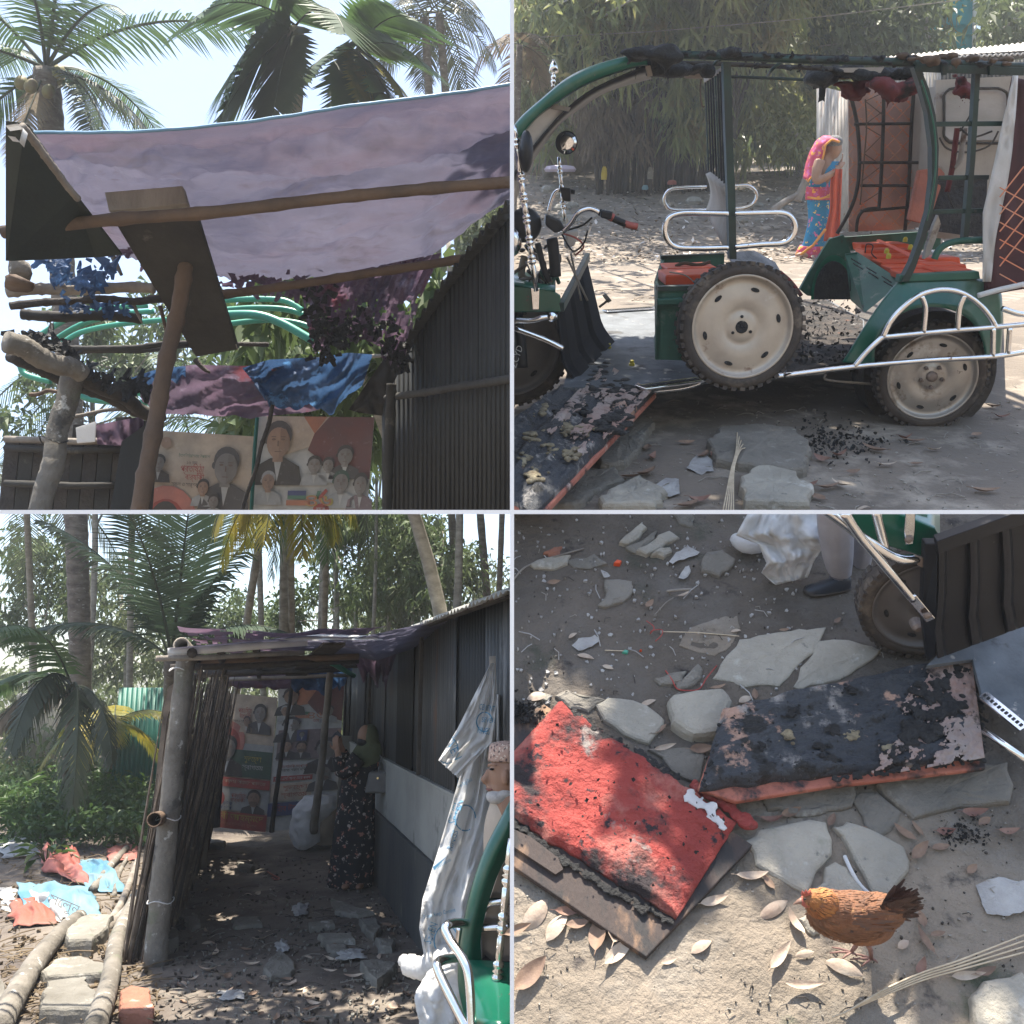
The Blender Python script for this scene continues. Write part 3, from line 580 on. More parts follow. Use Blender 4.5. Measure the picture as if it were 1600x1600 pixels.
# dark tarp added over the back of the shed to shade its floor
gr = []
for i in range(31):
    u = i/30; row = []
    for j in range(25):
        v = j/24; z_ = lerp(7.4, 11.4, v); xw = GA.x + wd_.x*(z_-GA.y)/max(wd_.y, -9) if False else lerp(-1.02, -2.5, (z_-7.4)/4.0); x0_ = lerp(-2.75, -3.9, (z_-7.4)/4.0); row.append(Vector((lerp(x0_, xw, u), z_, 2.33 + .05*nz(u*5, v*6, 2) - .05*math.sin(PI*u))))
    gr.append(row)
b = MB()
for i in range(30):
    for j in range(24):
        if i < 16 and nz(i*.3, j*.3, 6) + .5*nz(i*.8, j*.8, 1) > .12: continue
        b.add([gr[i][j], gr[i][j+1], gr[i+1][j+1], gr[i+1][j]], [(0, 1, 2, 3)])
b.build('added_shade_tarp', m_tarp_d, tb, smooth=True)
b = MB(); b.sheet(hang([(430, 998), (500, 991), (575, 993)], [(455, 1001), (520, 1000), (600, 1000)], 6.2, 6.0, 20, 4, .05, 2)); b.build('plastic_sheet', m_white, tb, smooth=True)
b = MB(); b.sheet(hang([(344, 1058), (400, 1050), (470, 1052)], [(344, 1073), (400, 1076), (470, 1074)], 10.8, 10.9, 30, 8, .08, 3, rag=5)); b.build('hanging_tarp', m_tarp_d, tb, smooth=True)
b = MB(); b.sheet(hang([(455, 1052), (500, 1045), (555, 1035)], [(455, 1073), (520, 1082), (545, 1060)], 10.4, 10.5, 30, 8, .1, 4, rag=8)); b.build('hanging_tarp', m_tarp_b, tb, smooth=True)
b = MB(); b.sheet(hang([(545, 1022), (580, 1022), (622, 1012)], [(560, 1052), (590, 1058), (606, 1070)], 8.2, 8.4, 30, 10, .08, 5, rag=14)); b.build('burnt_cloth', m_tarp_d, tb, smooth=True)
# ================================================================ printed banners
class Board:
    """a printed sheet between four corners (top left, top right, bottom left, bottom right)"""
    def __init__(s, tl, tr_, bl, br): s.c = (tl, tr_, bl, br); s.n = (tr_-tl).cross(bl-tl).normalized(); s.n = s.n if s.n.y < 0 else -s.n
    def P(s, u, v, l=0):
        a = s.c[0].lerp(s.c[1], u); b_ = s.c[2].lerp(s.c[3], u); return a.lerp(b_, v) + s.n*(.004*l)
    def area(s, mb, u0, v0, u1, v1, l=1): mb.poly([s.P(u0, v0, l), s.P(u0, v1, l), s.P(u1, v1, l), s.P(u1, v0, l)])
    def oval(s, mb, u, v, a, b_, l=1, n=18, t0=0, t1=2*PI):
        mb.poly([s.P(u + a*math.cos(t), v - b_*math.sin(t), l) for t in [t0+(t1-t0)*i/n for i in range(n + (0 if t1-t0 > 6.2 else 1))]])
m_pr = {k: flatmat('print_'+k, tuple(x*.66+g*.12 for x, g in zip(c, (.5, .42, .33)))) for k, c in dict(cream=(.62, .5, .38), grey=(.42, .43, .42), white=(.6, .6, .57), red=(.42, .045, .035), dgreen=(.02, .09, .06), green=(.05, .2, .12), navy=(.03, .06, .2), black=(.02, .02, .022), pink=(.6, .2, .15), orange=(.55, .2, .1), yellow=(.55, .45, .08), skin=(.4, .25, .17), skin_grey=(.27, .25, .23), maroon=(.15, .03, .035), dark=(.06, .06, .065), shade=(.17, .1, .07), skin_shade=(.31, .185, .12), grey_shade=(.2, .18, .16), plum=(.24, .17, .18)).items()}
def portrait(B, t, u, v, a, b_, cloth='black', skin='skin', hair='black', l=3, beard=False, shirt='white', cap=None):
    """a plain head and shoulders: a,b_ are half width and half height of the face"""
    mb = MB(); mb.poly([B.P(u-a*2.0, v+b_*2.5, l), B.P(u-a*1.7, v+b_*1.45, l), B.P(u-a*.6, v+b_*1.0, l), B.P(u+a*.6, v+b_*1.0, l), B.P(u+a*1.7, v+b_*1.45, l), B.P(u+a*2.0, v+b_*2.5, l)]); mb.build('print_coat', m_pr[cloth], t)
    mb = MB(); mb.poly([B.P(u-a*.35, v+b_*.95, l+.5), B.P(u, v+b_*2.3, l+.5), B.P(u+a*.35, v+b_*.95, l+.5)]); mb.build('print_shirt', m_pr[shirt], t)
    mb = MB(); B.oval(mb, u, v-b_*.3, a*1.02, b_*.8, l+1); B.oval(mb, u-a*.95, v, a*.2, b_*.2, l+1); mb.build('print_hair', m_pr[cap or hair], t)
    mb = MB(); mb.poly([B.P(u + a*.9*math.cos(q)*(1 if math.sin(q) > 0 else 1-.28*math.sin(q)**4), v+b_*.1 - b_*(.82 if math.sin(q) > 0 else .98)*math.sin(q), l+2) for q in [2*PI*i/22 for i in range(22)]]); B.area(mb, u-a*.4, v+b_*.7, u+a*.4, v+b_*1.2, l+1.5); mb.build('print_face', m_pr[skin], t)
    mb = MB(); mb.poly([B.P(u + a*.9*s_*c_, v+b_*.1-b_*.95*q_, l+2.4) for s_, c_, q_ in ((1, .15, .8), (1, .12, .2), (1, .05, -.3), (1, .1, -.98), (1, .62, -.75), (1, .95, -.1), (1, .9, .4), (1, .6, .75))]); mb.build('print_shade', m_pr['skin_shade' if skin == 'skin' else 'grey_shade'], t)
    mb = MB(); B.oval(mb, u-a*.36, v-b_*.05, a*.17, b_*.06, l+3, 8); B.oval(mb, u+a*.36, v-b_*.05, a*.17, b_*.06, l+3, 8); B.area(mb, u-a*.25, v+b_*.6, u+a*.25, v+b_*.65, l+3)
    B.area(mb, u-a*.55, v-b_*.22, u-a*.18, v-b_*.17, l+3); B.area(mb, u+a*.18, v-b_*.22, u+a*.55, v-b_*.17, l+3)
    B.area(mb, u-a*.06, v+b_*.02, u+a*.05, v+b_*.33, l+3)
    if beard: B.oval(mb, u, v+b_*.75, a*.72, b_*.32, l+2.5, 14)
    mb.build('print_features', m_pr['shade'], t)
def wr(B, t, body, u, v, hgt, wdt, m, l=4, name='lettering'):
    """a line of print: lower left at u,v; hgt and wdt in board fractions"""
    org = B.P(u, v, l); x = B.P(u+wdt, v, l)-org; y = B.P(u, v-hgt, l)-org
    return text(body, org, x, y, y.length/.72, m_pr[m], name, t, width=x.length)
def backing(B, m, t, nu=10, nv=14, amp=.02, clip=None):
    g_ = [[B.P(i/nu, j/nv, -.5) - B.n*(abs(amp*nz(i*.7, j*.6, 2))+.002) for j in range(nv+1)] for i in range(nu+1)]; b = MB(); b.sheet(g_); return b.build('vinyl_sheet', m, t, smooth=True, clip=clip)
Yb = 11.55
t1 = thing('banner', FL.q(370, 1296, Yb), 'printed banner with red foot strip and dark green middle at the shed end', 'banner', 'printed banners at the end of the shed')
B1 = Board(FL.q(347, 1082, Yb), FL.q(434, 1090, Yb), FL.q(322, 1290, Yb-.1), FL.q(416, 1300, Yb-.1)); backing(B1, m_pr['cream'], t1)
def area(B, t, m, *a, **k):
    mb = MB(); B.area(mb, *a, **k); return mb.build('print_area', m_pr[m], t)
mb = MB(); B1.oval(mb, .2, .36, .3, .15, 1); mb.build('print_ring', m_pr['pink'], t1); mb = MB(); B1.oval(mb, .2, .38, .22, .12, 1.5); mb.build('print_ring', m_pr['red'], t1)
area(B1, t1, 'grey', 0, .37, 1, .42, l=.6); area(B1, t1, 'dgreen', 0, .42, 1, .62, l=2); portrait(B1, t1, .22, .41, .15, .085, 'black', 'skin_grey'); portrait(B1, t1, .72, .13, .11, .065, 'dark', 'skin_grey'); portrait(B1, t1, .5, .2, .06, .035, 'cream', 'skin'); portrait(B1, t1, .1, .13, .06, .03, 'dark', 'skin')
wr(B1, t1, 'প্রতিষ্ঠা', .33, .14, .035, .24, 'red'); wr(B1, t1, 'বার্ষিকী', .36, .18, .03, .2, 'red'); wr(B1, t1, 'সফল ও সার্থক হউক', .26, .215, .018, .34, 'black')
wr(B1, t1, 'শুভেচ্ছা', .52, .5, .04, .3, 'yellow', l=6); wr(B1, t1, 'স্বাগতম', .5, .56, .035, .36, 'white', l=6)
area(B1, t1, 'red', 0, .63, 1, .7, l=7); wr(B1, t1, 'মোঃ কয়ছার আহমেদ পারভেজ', .08, .67, .025, .85, 'cream', l=8)
area(B1, t1, 'grey', 0, .7, 1, .87, l=1.4); mb = MB(); B1.oval(mb, .12, .79, .14, .06, 2); mb.build('print_patch', m_pr['red'], t1)
wr(B1, t1, 'প্রতিষ্ঠা', .36, .775, .032, .26, 'red'); wr(B1, t1, 'বার্ষিকী', .36, .805, .026, .24, 'red'); wr(B1, t1, 'সফল হউক', .04, .835, .026, .36, 'navy'); wr(B1, t1, 'সার্থক হউক', .04, .865, .024, .36, 'navy')
portrait(B1, t1, .75, .765, .11, .055, 'dark', 'skin', beard=True); area(B1, t1, 'red', 0, .88, 1, 1, l=9); wr(B1, t1, 'রাব্বী আহম্মেদ', .03, .935, .045, .92, 'yellow', l=10); wr(B1, t1, 'কাশিমপুর ইউনিয়ন যুবদল', .15, .975, .02, .7, 'pink', l=10)
t2 = thing('banner', FL.q(470, 1296, Yb), 'printed banner with a dark red corner and orange numeral at the shed end', 'banner', 'printed banners at the end of the shed')
B2 = Board(FL.q(437, 1073, Yb), FL.q(538, 1071, Yb), FL.q(415, 1300, Yb-.1), FL.q(523, 1290, Yb-.1)); backing(B2, m_pr['white'], t2)
mb = MB(); mb.poly([B2.P(.62, 0, 1), B2.P(.45, .12, 1), B2.P(.62, .2, 1), B2.P(1, .26, 1), B2.P(1, 0, 1)]); mb.build('print_patch', m_pr['maroon'], t2)
mb = MB(); mb.poly([B2.P(.25, 0, .6), B2.P(.3, .14, .6), B2.P(.6, .12, .6), B2.P(.7, 0, .6)]); mb.build('print_patch', m_pr['orange'], t2)
portrait(B2, t2, .2, .07, .12, .055, 'black', 'skin'); portrait(B2, t2, .12, .17, .06, .032, 'grey', 'skin', hair='grey'); portrait(B2, t2, .8, .18, .07, .035, 'grey', 'skin_grey')
area(B2, t2, 'green', .3, .185, .5, .205, l=2); area(B2, t2, 'orange', .28, .21, .5, .23, l=2); wr(B2, t2, '৪৬', .46, .235, .05, .26, 'orange', l=5); wr(B2, t2, 'তম', .56, .26, .022, .1, 'red', l=5)
area(B2, t2, 'plum', .05, .31, 1, .52, l=1); portrait(B2, t2, .24, .27, .13, .05, 'dark', 'white'); area(B2, t2, 'navy', .34, .315, .5, .38, l=8); portrait(B2, t2, .42, .345, .04, .018, 'navy', 'skin_grey', l=9)
portrait(B2, t2, .2, .42, .08, .036, 'black', 'skin'); portrait(B2, t2, .42, .43, .08, .036, 'dark', 'skin', beard=True); portrait(B2, t2, .78, .62, .12, .052, 'dark', 'skin_grey', beard=True); portrait(B2, t2, .8, .45, .16, .07, 'black', 'skin_grey')
area(B2, t2, 'white', .02, .54, .62, .66, l=1.5); wr(B2, t2, 'সাংগঠনিক সম্পাদক', .14, .575, .02, .4, 'red'); wr(B2, t2, 'আশরাফ সফল নিপুন শুভ', .08, .6, .02, .56, 'black'); area(B2, t2, 'red', .04, .63, .62, .665, l=2); wr(B2, t2, 'মোঃ এসি আলোমের পক্ষ', .07, .658, .02, .52, 'white', l=5)
area(B2, t2, 'cream', .02, .68, .62, .8, l=1.5); wr(B2, t2, 'শুভেচ্ছা', .2, .725, .03, .36, 'red'); wr(B2, t2, 'স্বাগতম', .18, .775, .03, .38, 'red'); area(B2, t2, 'navy', 0, .81, .6, .9, l=2); wr(B2, t2, 'শিহাব উদ্দিন', .06, .87, .04, .5, 'red', l=5)
tag(MB().poly([FL.q(522, 1150, 11.9), FL.q(560, 1150, 11.9), FL.q(560, 1285, 11.9), FL.q(505, 1285, 11.9)]).build('back_wall', m_plaster, thick=.05), 'short pale wall piece behind the right banner', 'wall')
# ================================================================ people in the shed
m_robe = floral('floral_black', (.008, .009, .012), [(.3, .13, .1), (.35, .3, .27)], 13, .22)
def loft(fr, Y, secs, flat=.7, n=20, fold=0, seed=1, depth=None):
    """rings around pixel rows: secs = (y, x left, x right, y forward offset)"""
    rings = []
    for i, sct in enumerate(secs):
        y, x0, x1 = sct[:3]; dy = sct[3] if len(sct) > 3 else 0; fl = sct[4] if len(sct) > 4 else flat
        a = fr.q(x0, y, Y+dy); c = fr.q(x1, y, Y+dy); ce = (a+c)/2; r = (c-a).length/2
        ring = []
        for k in range(n):
            t = 2*PI*k/n; f = 1 + fold*math.cos(5*t+seed+i*.25)*.5 + fold*math.cos(9*t+seed*2+i*.1)*.5
            ring.append(ce + Rv*(math.cos(t)*r*f) + fr.F*(math.sin(t)*r*fl*f))
        rings.append(ring)
    return rings
def interp(secs, m):
    out = []
    P = spline([Vector((s_[0], s_[1], s_[2])) for s_ in secs], m); D = [s_[3] if len(s_) > 3 else 0 for s_ in secs]
    for i, p in enumerate(P):
        t = i/m; k = min(int(t), len(D)-2); out.append((p.x, p.y, p.z, lerp(D[k], D[k+1], t-k)))
    return out
def hand(mb, wrist, d, up, size, curl=.5):
    """palm with four fingers and a thumb; d towards the fingertips, up = back of the hand"""
    d = d.normalized(); side = d.cross(up).normalized(); up = side.cross(d)
    mb.ell(wrist + d*size*.25, [side*size*.24, up*size*.11, d*size*.32], 10, 7)
    for i, (o, l) in enumerate(((-.18, .42), (-.06, .5), (.06, .47), (.17, .36))):
        p = wrist + d*size*.48 + side*size*o; q = p + (d*math.cos(curl*.6) - up*math.sin(curl*.6))*size*l*.5; r_ = q + (d*math.cos(curl*1.5) - up*math.sin(curl*1.5))*size*l*.5
        mb.tube([wrist + d*size*.3 + side*size*o*.8, p, q, r_], [size*.062, size*.045], n=7)
    p = wrist + d*size*.1 - side*size*.2; mb.tube([p, p + (d*.7 - side*.7)*size*.22, p + (d*.95 - side*.45)*size*.42], [size*.07, size*.05], n=7)
Yw = FL.Yg(552, 1384)
def Qw(x, y, dy=0): return FL.q(x, y, Yw+dy)
tp = thing('person', FL.g(552, 1386), 'woman in a black floral dress and olive headscarf holding up a phone in the shed', 'person')
b = MB(); b.ell(Qw(572, 1151), [Rv*.085, FL.F*.09, Vector((0, 0, .115))], 16, 12); b.tube([Qw(578, 1160), Qw(573, 1182)], .05, n=10); b.rings(loft(FL, Yw, interp([(1176, 556, 590), (1195, 548, 590), (1215, 542, 584), (1250, 536, 584), (1300, 530, 582), (1370, 526, 578)], 3)))
b.ell(Qw(561, 1155), [Rv*.02, FL.F*.018, Vector((0, 0, .028))], 8, 6)
for (sx, sy, ex, ey, hx, hy, dy) in ((560, 1186, 538, 1206, 527, 1172, -.14), (586, 1186, 552, 1200, 531, 1163, .1)):
    b.tube(spline([Qw(sx, sy, dy), Qw(ex, ey, dy-.05), Qw(hx, hy, dy*.5-.12)], 5), [.05, .028], n=10); hand(b, Qw(hx, hy, dy*.5-.12), Qw(hx-4, hy-20, 0)-Qw(hx, hy, 0), Vector((-.3, -.9, 0)), .16, .6)
for x in (540, 562):
    b.ell(FL.g(x, 1385, .025), [Rv*.038, FL.F*.09, Vector((0, 0, .025))], 12, 8)
b.build('body', m_skin, tp, remesh=.009)
b = MB(); b.rings(loft(FL, Yw, interp([(1172, 562, 584), (1182, 550, 594), (1205, 540, 590), (1225, 533, 586), (1260, 527, 585), (1320, 518, 584), (1378, 511, 582), (1384, 512, 581)], 4), fold=.05, n=40)); o = b.build('dress', m_robe, tp, smooth=True)
b = MB()
for (sx, sy, ex, ey, hx, hy, dy) in ((560, 1184, 537, 1207, 528, 1182, -.14), (588, 1184, 552, 1203, 535, 1176, .1)):
    b.tube(spline([Qw(sx, sy, dy), Qw(ex, ey, dy-.05), Qw(hx, hy, dy*.5-.12)], 5), [.085, .055], n=12)
b.build('sleeves', m_robe, tp, smooth=True)
b = MB(); b.ell(Qw(578, 1152, .012), [Rv*.088, FL.F*.105, Vector((0, 0, .128))], 18, 12); b.rings(loft(FL, Yw, interp([(1160, 560, 595), (1178, 549, 597), (1195, 540, 590), (1208, 545, 575)], 4), fold=.04, n=30, flat=.75)); b.build('headscarf', m_olive, tp, remesh=.014)
b = MB(); b.tube(spline([Qw(594, 1180, -.1), Qw(600, 1195, -.16), Qw(606, 1210, -.14)], 4), .008, n=6); b.tube(spline([Qw(590, 1182, .1), Qw(594, 1195, -.1), Qw(590, 1210, -.14)], 4), .008, n=6); BAGS = b
b = MB(); b.ell(Qw(569, 1159, -.01), [Rv*.075, FL.F*.085, Vector((0, 0, .06))], 14, 9); b.build('dark_face_oval', m_black, tp, smooth=True)  # dark oval over the lower face
b = BAGS
tb_ = thing('handbag', Qw(595, 1245, -.15), 'grey handbag with brass clasp hanging from the woman\'s arm', 'handbag'); b.build('strap', m_bag, tb_, smooth=True)
b = MB(); b.prism([Qw(576, 1206, -.2), Qw(612, 1206, -.2), Qw(621, 1240, -.2), Qw(569, 1240, -.2)], Vector((0, .13, 0))); b.build('bag_body', m_bag, tb_, bevel=.02)
b = MB(); b.revolve(Qw(609, 1216, -.215), FL.F, [(.012, 0), (.02, 0), (.02, .01), (.012, .01)], 12, closed=True); b.revolve(Qw(590, 1216, -.215), FL.F, [(.0, 0), (.01, 0), (.01, .01), (0, .01)], 10); b.build('clasp', m_gold, tb_)
b = MB(); b.bar(Qw(520, 1157, -.1), Qw(531, 1145, -.1), .012, .075, Vector((0, .3, 1))); tag(b.build('phone', m_black, bevel=.004), 'dark phone held up by the woman in the headscarf', 'phone')
# bundled white sack by the banner
def crumple(fr, outline, Yc, dep, m, name, label, cat, seed=1, nu=26, nv=18, amp=.05, clip=None, group=None, ground=None, smooth=True):
    """a crumpled cloth body: outline in pixels as left and right polylines from top to bottom"""
    Lp = [Vector((x, y, 0)) for x, y in outline[0]]; Rp = [Vector((x, y, 0)) for x, y in outline[1]]; rings = []
    for j in range(nv+1):
        v = j/nv; a = polyline(Lp, v); c = polyline(Rp, v); ring = []
        pa, pc = fr.q(a.x, a.y, Yc), fr.q(c.x, c.y, Yc); ce = (pa+pc)/2; r = max((pc-pa).length/2, .005); dd = dep*math.sin(PI*min(max(v, .06), .94))**.5
        ax = (pc-pa).normalized()
        for k in range(nu):
            t = 2*PI*k/nu; f = 1 + amp*4*(nz(math.cos(t)*1.6, math.sin(t)*1.6+seed, v*3.5) + .6*abs(nz(math.cos(t)*4, math.sin(t)*4+seed, v*9)))
            ring.append(ce + ax*(math.cos(t)*r*(1+(f-1)*.35)) + fr.F*(math.sin(t)*dd*f))
        rings.append(ring)
    b = MB(); b.rings(rings); return tag(b.build(name, m, smooth=smooth, clip=clip), label, cat, group)
crumple(FL, ([(478, 1243), (462, 1262), (452, 1290), (458, 1318), (466, 1326)], [(526, 1243), (522, 1262), (498, 1285), (500, 1315), (482, 1326)]), FL.Yg(470, 1326)-.05, .2, m_white, 'white_sack', 'bulging white plastic sack standing by the right banner', 'sack', seed=4, amp=.15, nu=50, nv=36)
crumple(FL, ([(492, 1268), (490, 1290), (494, 1318)], [(528, 1262), (524, 1290), (520, 1320)]), FL.Yg(505, 1322), .2, m_beige, 'cloth_bundle', 'dull brown bundle between the white sack and the woman', 'bundle', seed=7, amp=.04)
# hanging woven sacks
def drape(fr, left, right, Y, nu, nv, amp, seed, clip=None, freq=5):
    Lp = [Vector((x, y, 0)) for x, y in left]; Rp = [Vector((x, y, 0)) for x, y in right]; g_ = []
    for i in range(nu+1):
        u = i/nu; row = []
        for j in range(nv+1):
            v = j/nv; p = polyline(Lp, v).lerp(polyline(Rp, v), u); dy = amp*(nz(u*freq, v*1.2, seed) + .5*nz(u*freq*2.2+v*3, v*5, seed+4) + .2*nz(u*14, v*22, seed))
            row.append(fr.q(p.x, p.y + (2.5*nz(u*12, seed) if j == nv else 0), Y + dy))
        g_.append(row)
    b = MB(); b.sheet(g_); return b
Ys = 5.0
th = thing('woven_sack', FL.q(720, 1510, Ys), 'torn white woven cement sacks with blue print hanging from the shed wall', 'sack')
drape(FL, [(752, 1085), (728, 1180), (704, 1262), (684, 1330), (660, 1405), (655, 1450), (664, 1502)], [(780, 1085), (784, 1180), (780, 1262), (770, 1330), (752, 1405), (740, 1470), (732, 1512)], Ys, 30, 60, .16, 3).build('sack_cloth', m_white, th, smooth=True)
drape(FL, [(767, 1036), (742, 1084), (715, 1138), (685, 1188)], [(773, 1036), (776, 1100), (768, 1160), (716, 1216)], Ys-.22, 24, 36, .1, 8).build('sack_flap', m_white, th, smooth=True)
items = []
for (tx, x, y, x1, y1, h) in (('SEVEN', 692, 1150, 710, 1188, 12), ('SEVEN', 712, 1290, 724, 1252, 12), ('SEVEN', 673, 1476, 684, 1445, 11), ('RINGS', 745, 1145, 764, 1148, 9), ('CEMENT', 748, 1108, 772, 1112, 8), ('SEVEN', 752, 1128, 773, 1130, 7), ('CEMENT', 682, 1492, 706, 1500, 10), ('Seven Rings Cement', 662, 1436, 712, 1424, 5), ('Seven Rings Gold', 715, 1232, 738, 1220, 5), ('RINGS', 706, 1330, 716, 1300, 8), ('Portland Composite', 678, 1360, 705, 1345, 5)):
    o_ = FL.q(x, y, Ys-.42); xd = FL.q(x1, y1, Ys-.42)-o_; yd = Vector((0, 0, 1)); yd = (yd - xd.normalized()*yd.dot(xd.normalized())); yd = yd if yd.length > .2 else -Rv
    items.append((tx, o_, xd, yd, h*Ys/FP/.72, xd.length))
tag(join_text(items, m_blueprint, 'lettering', th), kind='stuff')
b = MB()
for (x, y, r) in ((699, 1172, 15), (727, 1278, 14), (697, 1470, 16), (757, 1128, 11)):
    c = FL.q(x, y, Ys-.4); pts = [c + Rv*(math.cos(a)*r*Ys/FP) + Vector((0, 0, math.sin(a)*r*Ys/FP*1.2)) for a in rng(0, 5.2, 22)]; b.tube(pts, .003, n=4)
tag(b.build('printed_ring', m_blueprint, th), kind='stuff')
crumple(FL, ([(668, 1520), (654, 1552), (655, 1590), (660, 1612)], [(712, 1512), (722, 1550), (728, 1590), (725, 1612)]), 4.75, .16, m_white, 'white_sack', 'crumpled white sack end lying on the ground under the hanging sacks', 'sack', seed=2, amp=.13, nu=50, nv=36)
b = MB(); b.tube(spline([FL.q(628, 1499, 5.3), FL.q(645, 1510, 5.2), FL.q(668, 1513, 5.1), FL.q(690, 1500, 5.0), FL.q(715, 1505, 5.0)], 5), [.018, .035, .03, .04, .06, .05, .06, .05, .06, .06, .07, .06, .07, .07, .08, .07, .08, .07, .08, .08, .07], n=9)
tag(b.build('sack_roll', m_white, smooth=True), 'twisted white sack strip trailing onto the mud', 'sack')
MB_ = MB(); MB_.tube(spline([FL.q(776, 1025, 5.1), FL.q(781, 1150, 5.1), FL.q(776, 1320, 5.1), FL.q(774, 1560, 5.1)], 6), .045, n=10); tag(MB_.build('bamboo_pole', m_wood, smooth=True), 'grey upright bamboo pole holding the hanging sacks against the wall', 'pole')
# lay the print on the cloth itself
from mathutils.bvhtree import BVHTree
vv, ff = [], []
for o in th.children:
    if o.name.startswith('sack_'):
        k0 = len(vv); off = Vector(o['_o']); vv += [v.co + off for v in o.data.vertices]; ff += [tuple(i+k0 for i in p.vertices) for p in o.data.polygons]
bv = BVHTree.FromPolygons(vv, ff)
for o in th.children:
    if o.name.startswith('lettering') or o.name.startswith('printed'):
        off = Vector(o['_o'])
        for v in o.data.vertices:
            P = v.co + off; d = (P-C0).normalized(); hit = bv.ray_cast(C0, d, 30)
            if hit[0] is None: hit = bv.find_nearest(P)
            v.co = hit[0] - d*.006 - off
# the man at the edge
Ym = 3.55
def Qm(x, y, dy=0): return FL.q(x, y, Ym+dy)
tm = thing('person', FL.w(.03, Ym, 0), 'bearded man in an embroidered round cap and beige shirt beside the hanging sacks', 'person')
b = MB()
b.ell(Qm(794, 1212), [Rv*.073, FL.F*.07, Vector((0, -.01, .105))], 22, 16); b.ell(Qm(787, 1230, -.005), [Rv*.055, FL.F*.052, Vector((0, 0, .055))], 16, 10)
b.tube(spline([Qm(765, 1203, -.01), Qm(759, 1216, -.01), Qm(758, 1219, -.01), Qm(766, 1221, -.01)], 3), [.012, .013, .014, .016, .018, .017, .016, .015, .014, .012], n=8)   # nose
b.ell(Qm(766, 1229, -.01), [Rv*.018, FL.F*.024, Vector((0, 0, .007))], 8, 6); b.ell(Qm(767, 1234, -.01), [Rv*.017, FL.F*.024, Vector((0, 0, .008))], 8, 6)
b.tube([Qm(763, 1196, -.055), Qm(770, 1194, -.07), Qm(776, 1196, -.075)], .008, n=6); b.ell(Qm(790, 1215, -.075), [Rv*.014, FL.F*.01, Vector((0, 0, .03))], 8, 6)
b.tube([Qm(794, 1238), Qm(800, 1268)], [.06, .07], n=12); b.rings(loft(FL, Ym, interp([(1255, 782, 830), (1275, 768, 846), (1330, 762, 846), (1450, 764, 842), (1800, 768, 836)], 3)))
b.build('body', m_skin, tm, remesh=.006, clip=CL)
b = MB(); b.ell(Qm(768, 1202, -.045), [Rv*.009, FL.F*.012, Vector((0, 0, .0045))], 8, 6); b.build('eye', m_black, tm)
b = MB(); b.ell(Qm(768, 1233, -.012), [Rv*.024, FL.F*.03, Vector((0, 0, .006))], 8, 6); b.build('lips', mat('lips', (.25, .1, .08), rough=.5, bump=0), tm)
b = MB(); b.ell(Qm(780, 1244, -.01), [Rv*.052, FL.F*.055, Vector((0, 0, .032))], 14, 9); b.ell(Qm(790, 1238, .0), [Rv*.05, FL.F*.066, Vector((0, 0, .03))], 14, 9); b.build('beard', m_beard, tm, remesh=.006, clip=CL)
b = MB(); b.ell(Qm(799, 1199, .01), [Rv*.066, FL.F*.08, Vector((0, 0, .05))], 14, 9); b.build('hair', m_hair, tm, remesh=.008, clip=CL)
m_cap = floral('cap_embroidery', (.42, .28, .22), [(.08, .05, .05), (.6, .5, .4)], 60, .3)
b = MB(); b.rings(loft(FL, Ym, [(1189, 763, 829, 0, .9), (1187, 762, 830, 0, .92), (1164, 765, 829, 0, .92), (1161, 768, 826, 0, .9), (1158, 780, 816, 0, .9)], n=30)); b.build('cap', m_cap, tm, smooth=True, clip=CL)
b = MB(); b.rings(loft(FL, Ym, interp([(1245, 772, 822), (1262, 764, 838), (1300, 757, 852), (1380, 758, 850), (1500, 760, 846), (1700, 760, 846)], 4), fold=.03, n=36, flat=.65)); b.build('shirt', m_beige, tm, smooth=True, clip=CL)
# ================================================================ front of the rickshaw at the edge of the shed picture
Yk = 2.9
def Qk(x, y, dy=0): return FL.q(x, y, Yk+dy)
tk = thing('rickshaw', FL.w(-.05, Yk, 0), 'green rickshaw nose with chrome bars standing beside the bearded man', 'rickshaw')
outer = spline([Vector(p+(0,)) for p in [(808, 1232), (785, 1275), (757, 1330), (735, 1395), (722, 1460), (716, 1515), (720, 1560), (738, 1625)]], 5)
inner = spline([Vector(p+(0,)) for p in [(822, 1285), (803, 1318), (779, 1362), (762, 1412), (751, 1460), (752, 1500), (762, 1540), (785, 1625)]], 5)
g_ = []
for a, c in zip(outer, inner):
    g_.append([Qk(a.x, a.y, .12), Qk(a.x, a.y, .02), Qk(lerp(a.x, c.x, .3), lerp(a.y, c.y, .3), -.015), Qk(lerp(a.x, c.x, .62), lerp(a.y, c.y, .62), -.01), Qk(lerp(a.x, c.x, .68), lerp(a.y, c.y, .68), .012), Qk(c.x, c.y, .015), Qk(c.x, c.y, .12)])
b = MB(); b.sheet(g_); b.build('windscreen_frame', m_green, tk, smooth=True, clip=CL, thick=.004)
m_glass = mat('dusty_screen', (.2, .16, .13), (.3, .25, .2), sc=3, rough=.12, bump=.05, stretch=(2, 2, .5), coat=.5)
b = MB(); b.poly([Qk(x, y, .1) for x, y in [(830, 1285), (805, 1315), (780, 1362), (763, 1412), (752, 1460), (754, 1500), (775, 1508), (830, 1508)]]); b.build('windscreen', m_glass, tk, clip=CL)
b = MB(); b.tube([Qk(*p, .07) for p in [(754, 1497), (768, 1508), (830, 1509)]], .012, n=8); b.build('rubber_seal', m_black, tk, clip=CL)
g_ = []
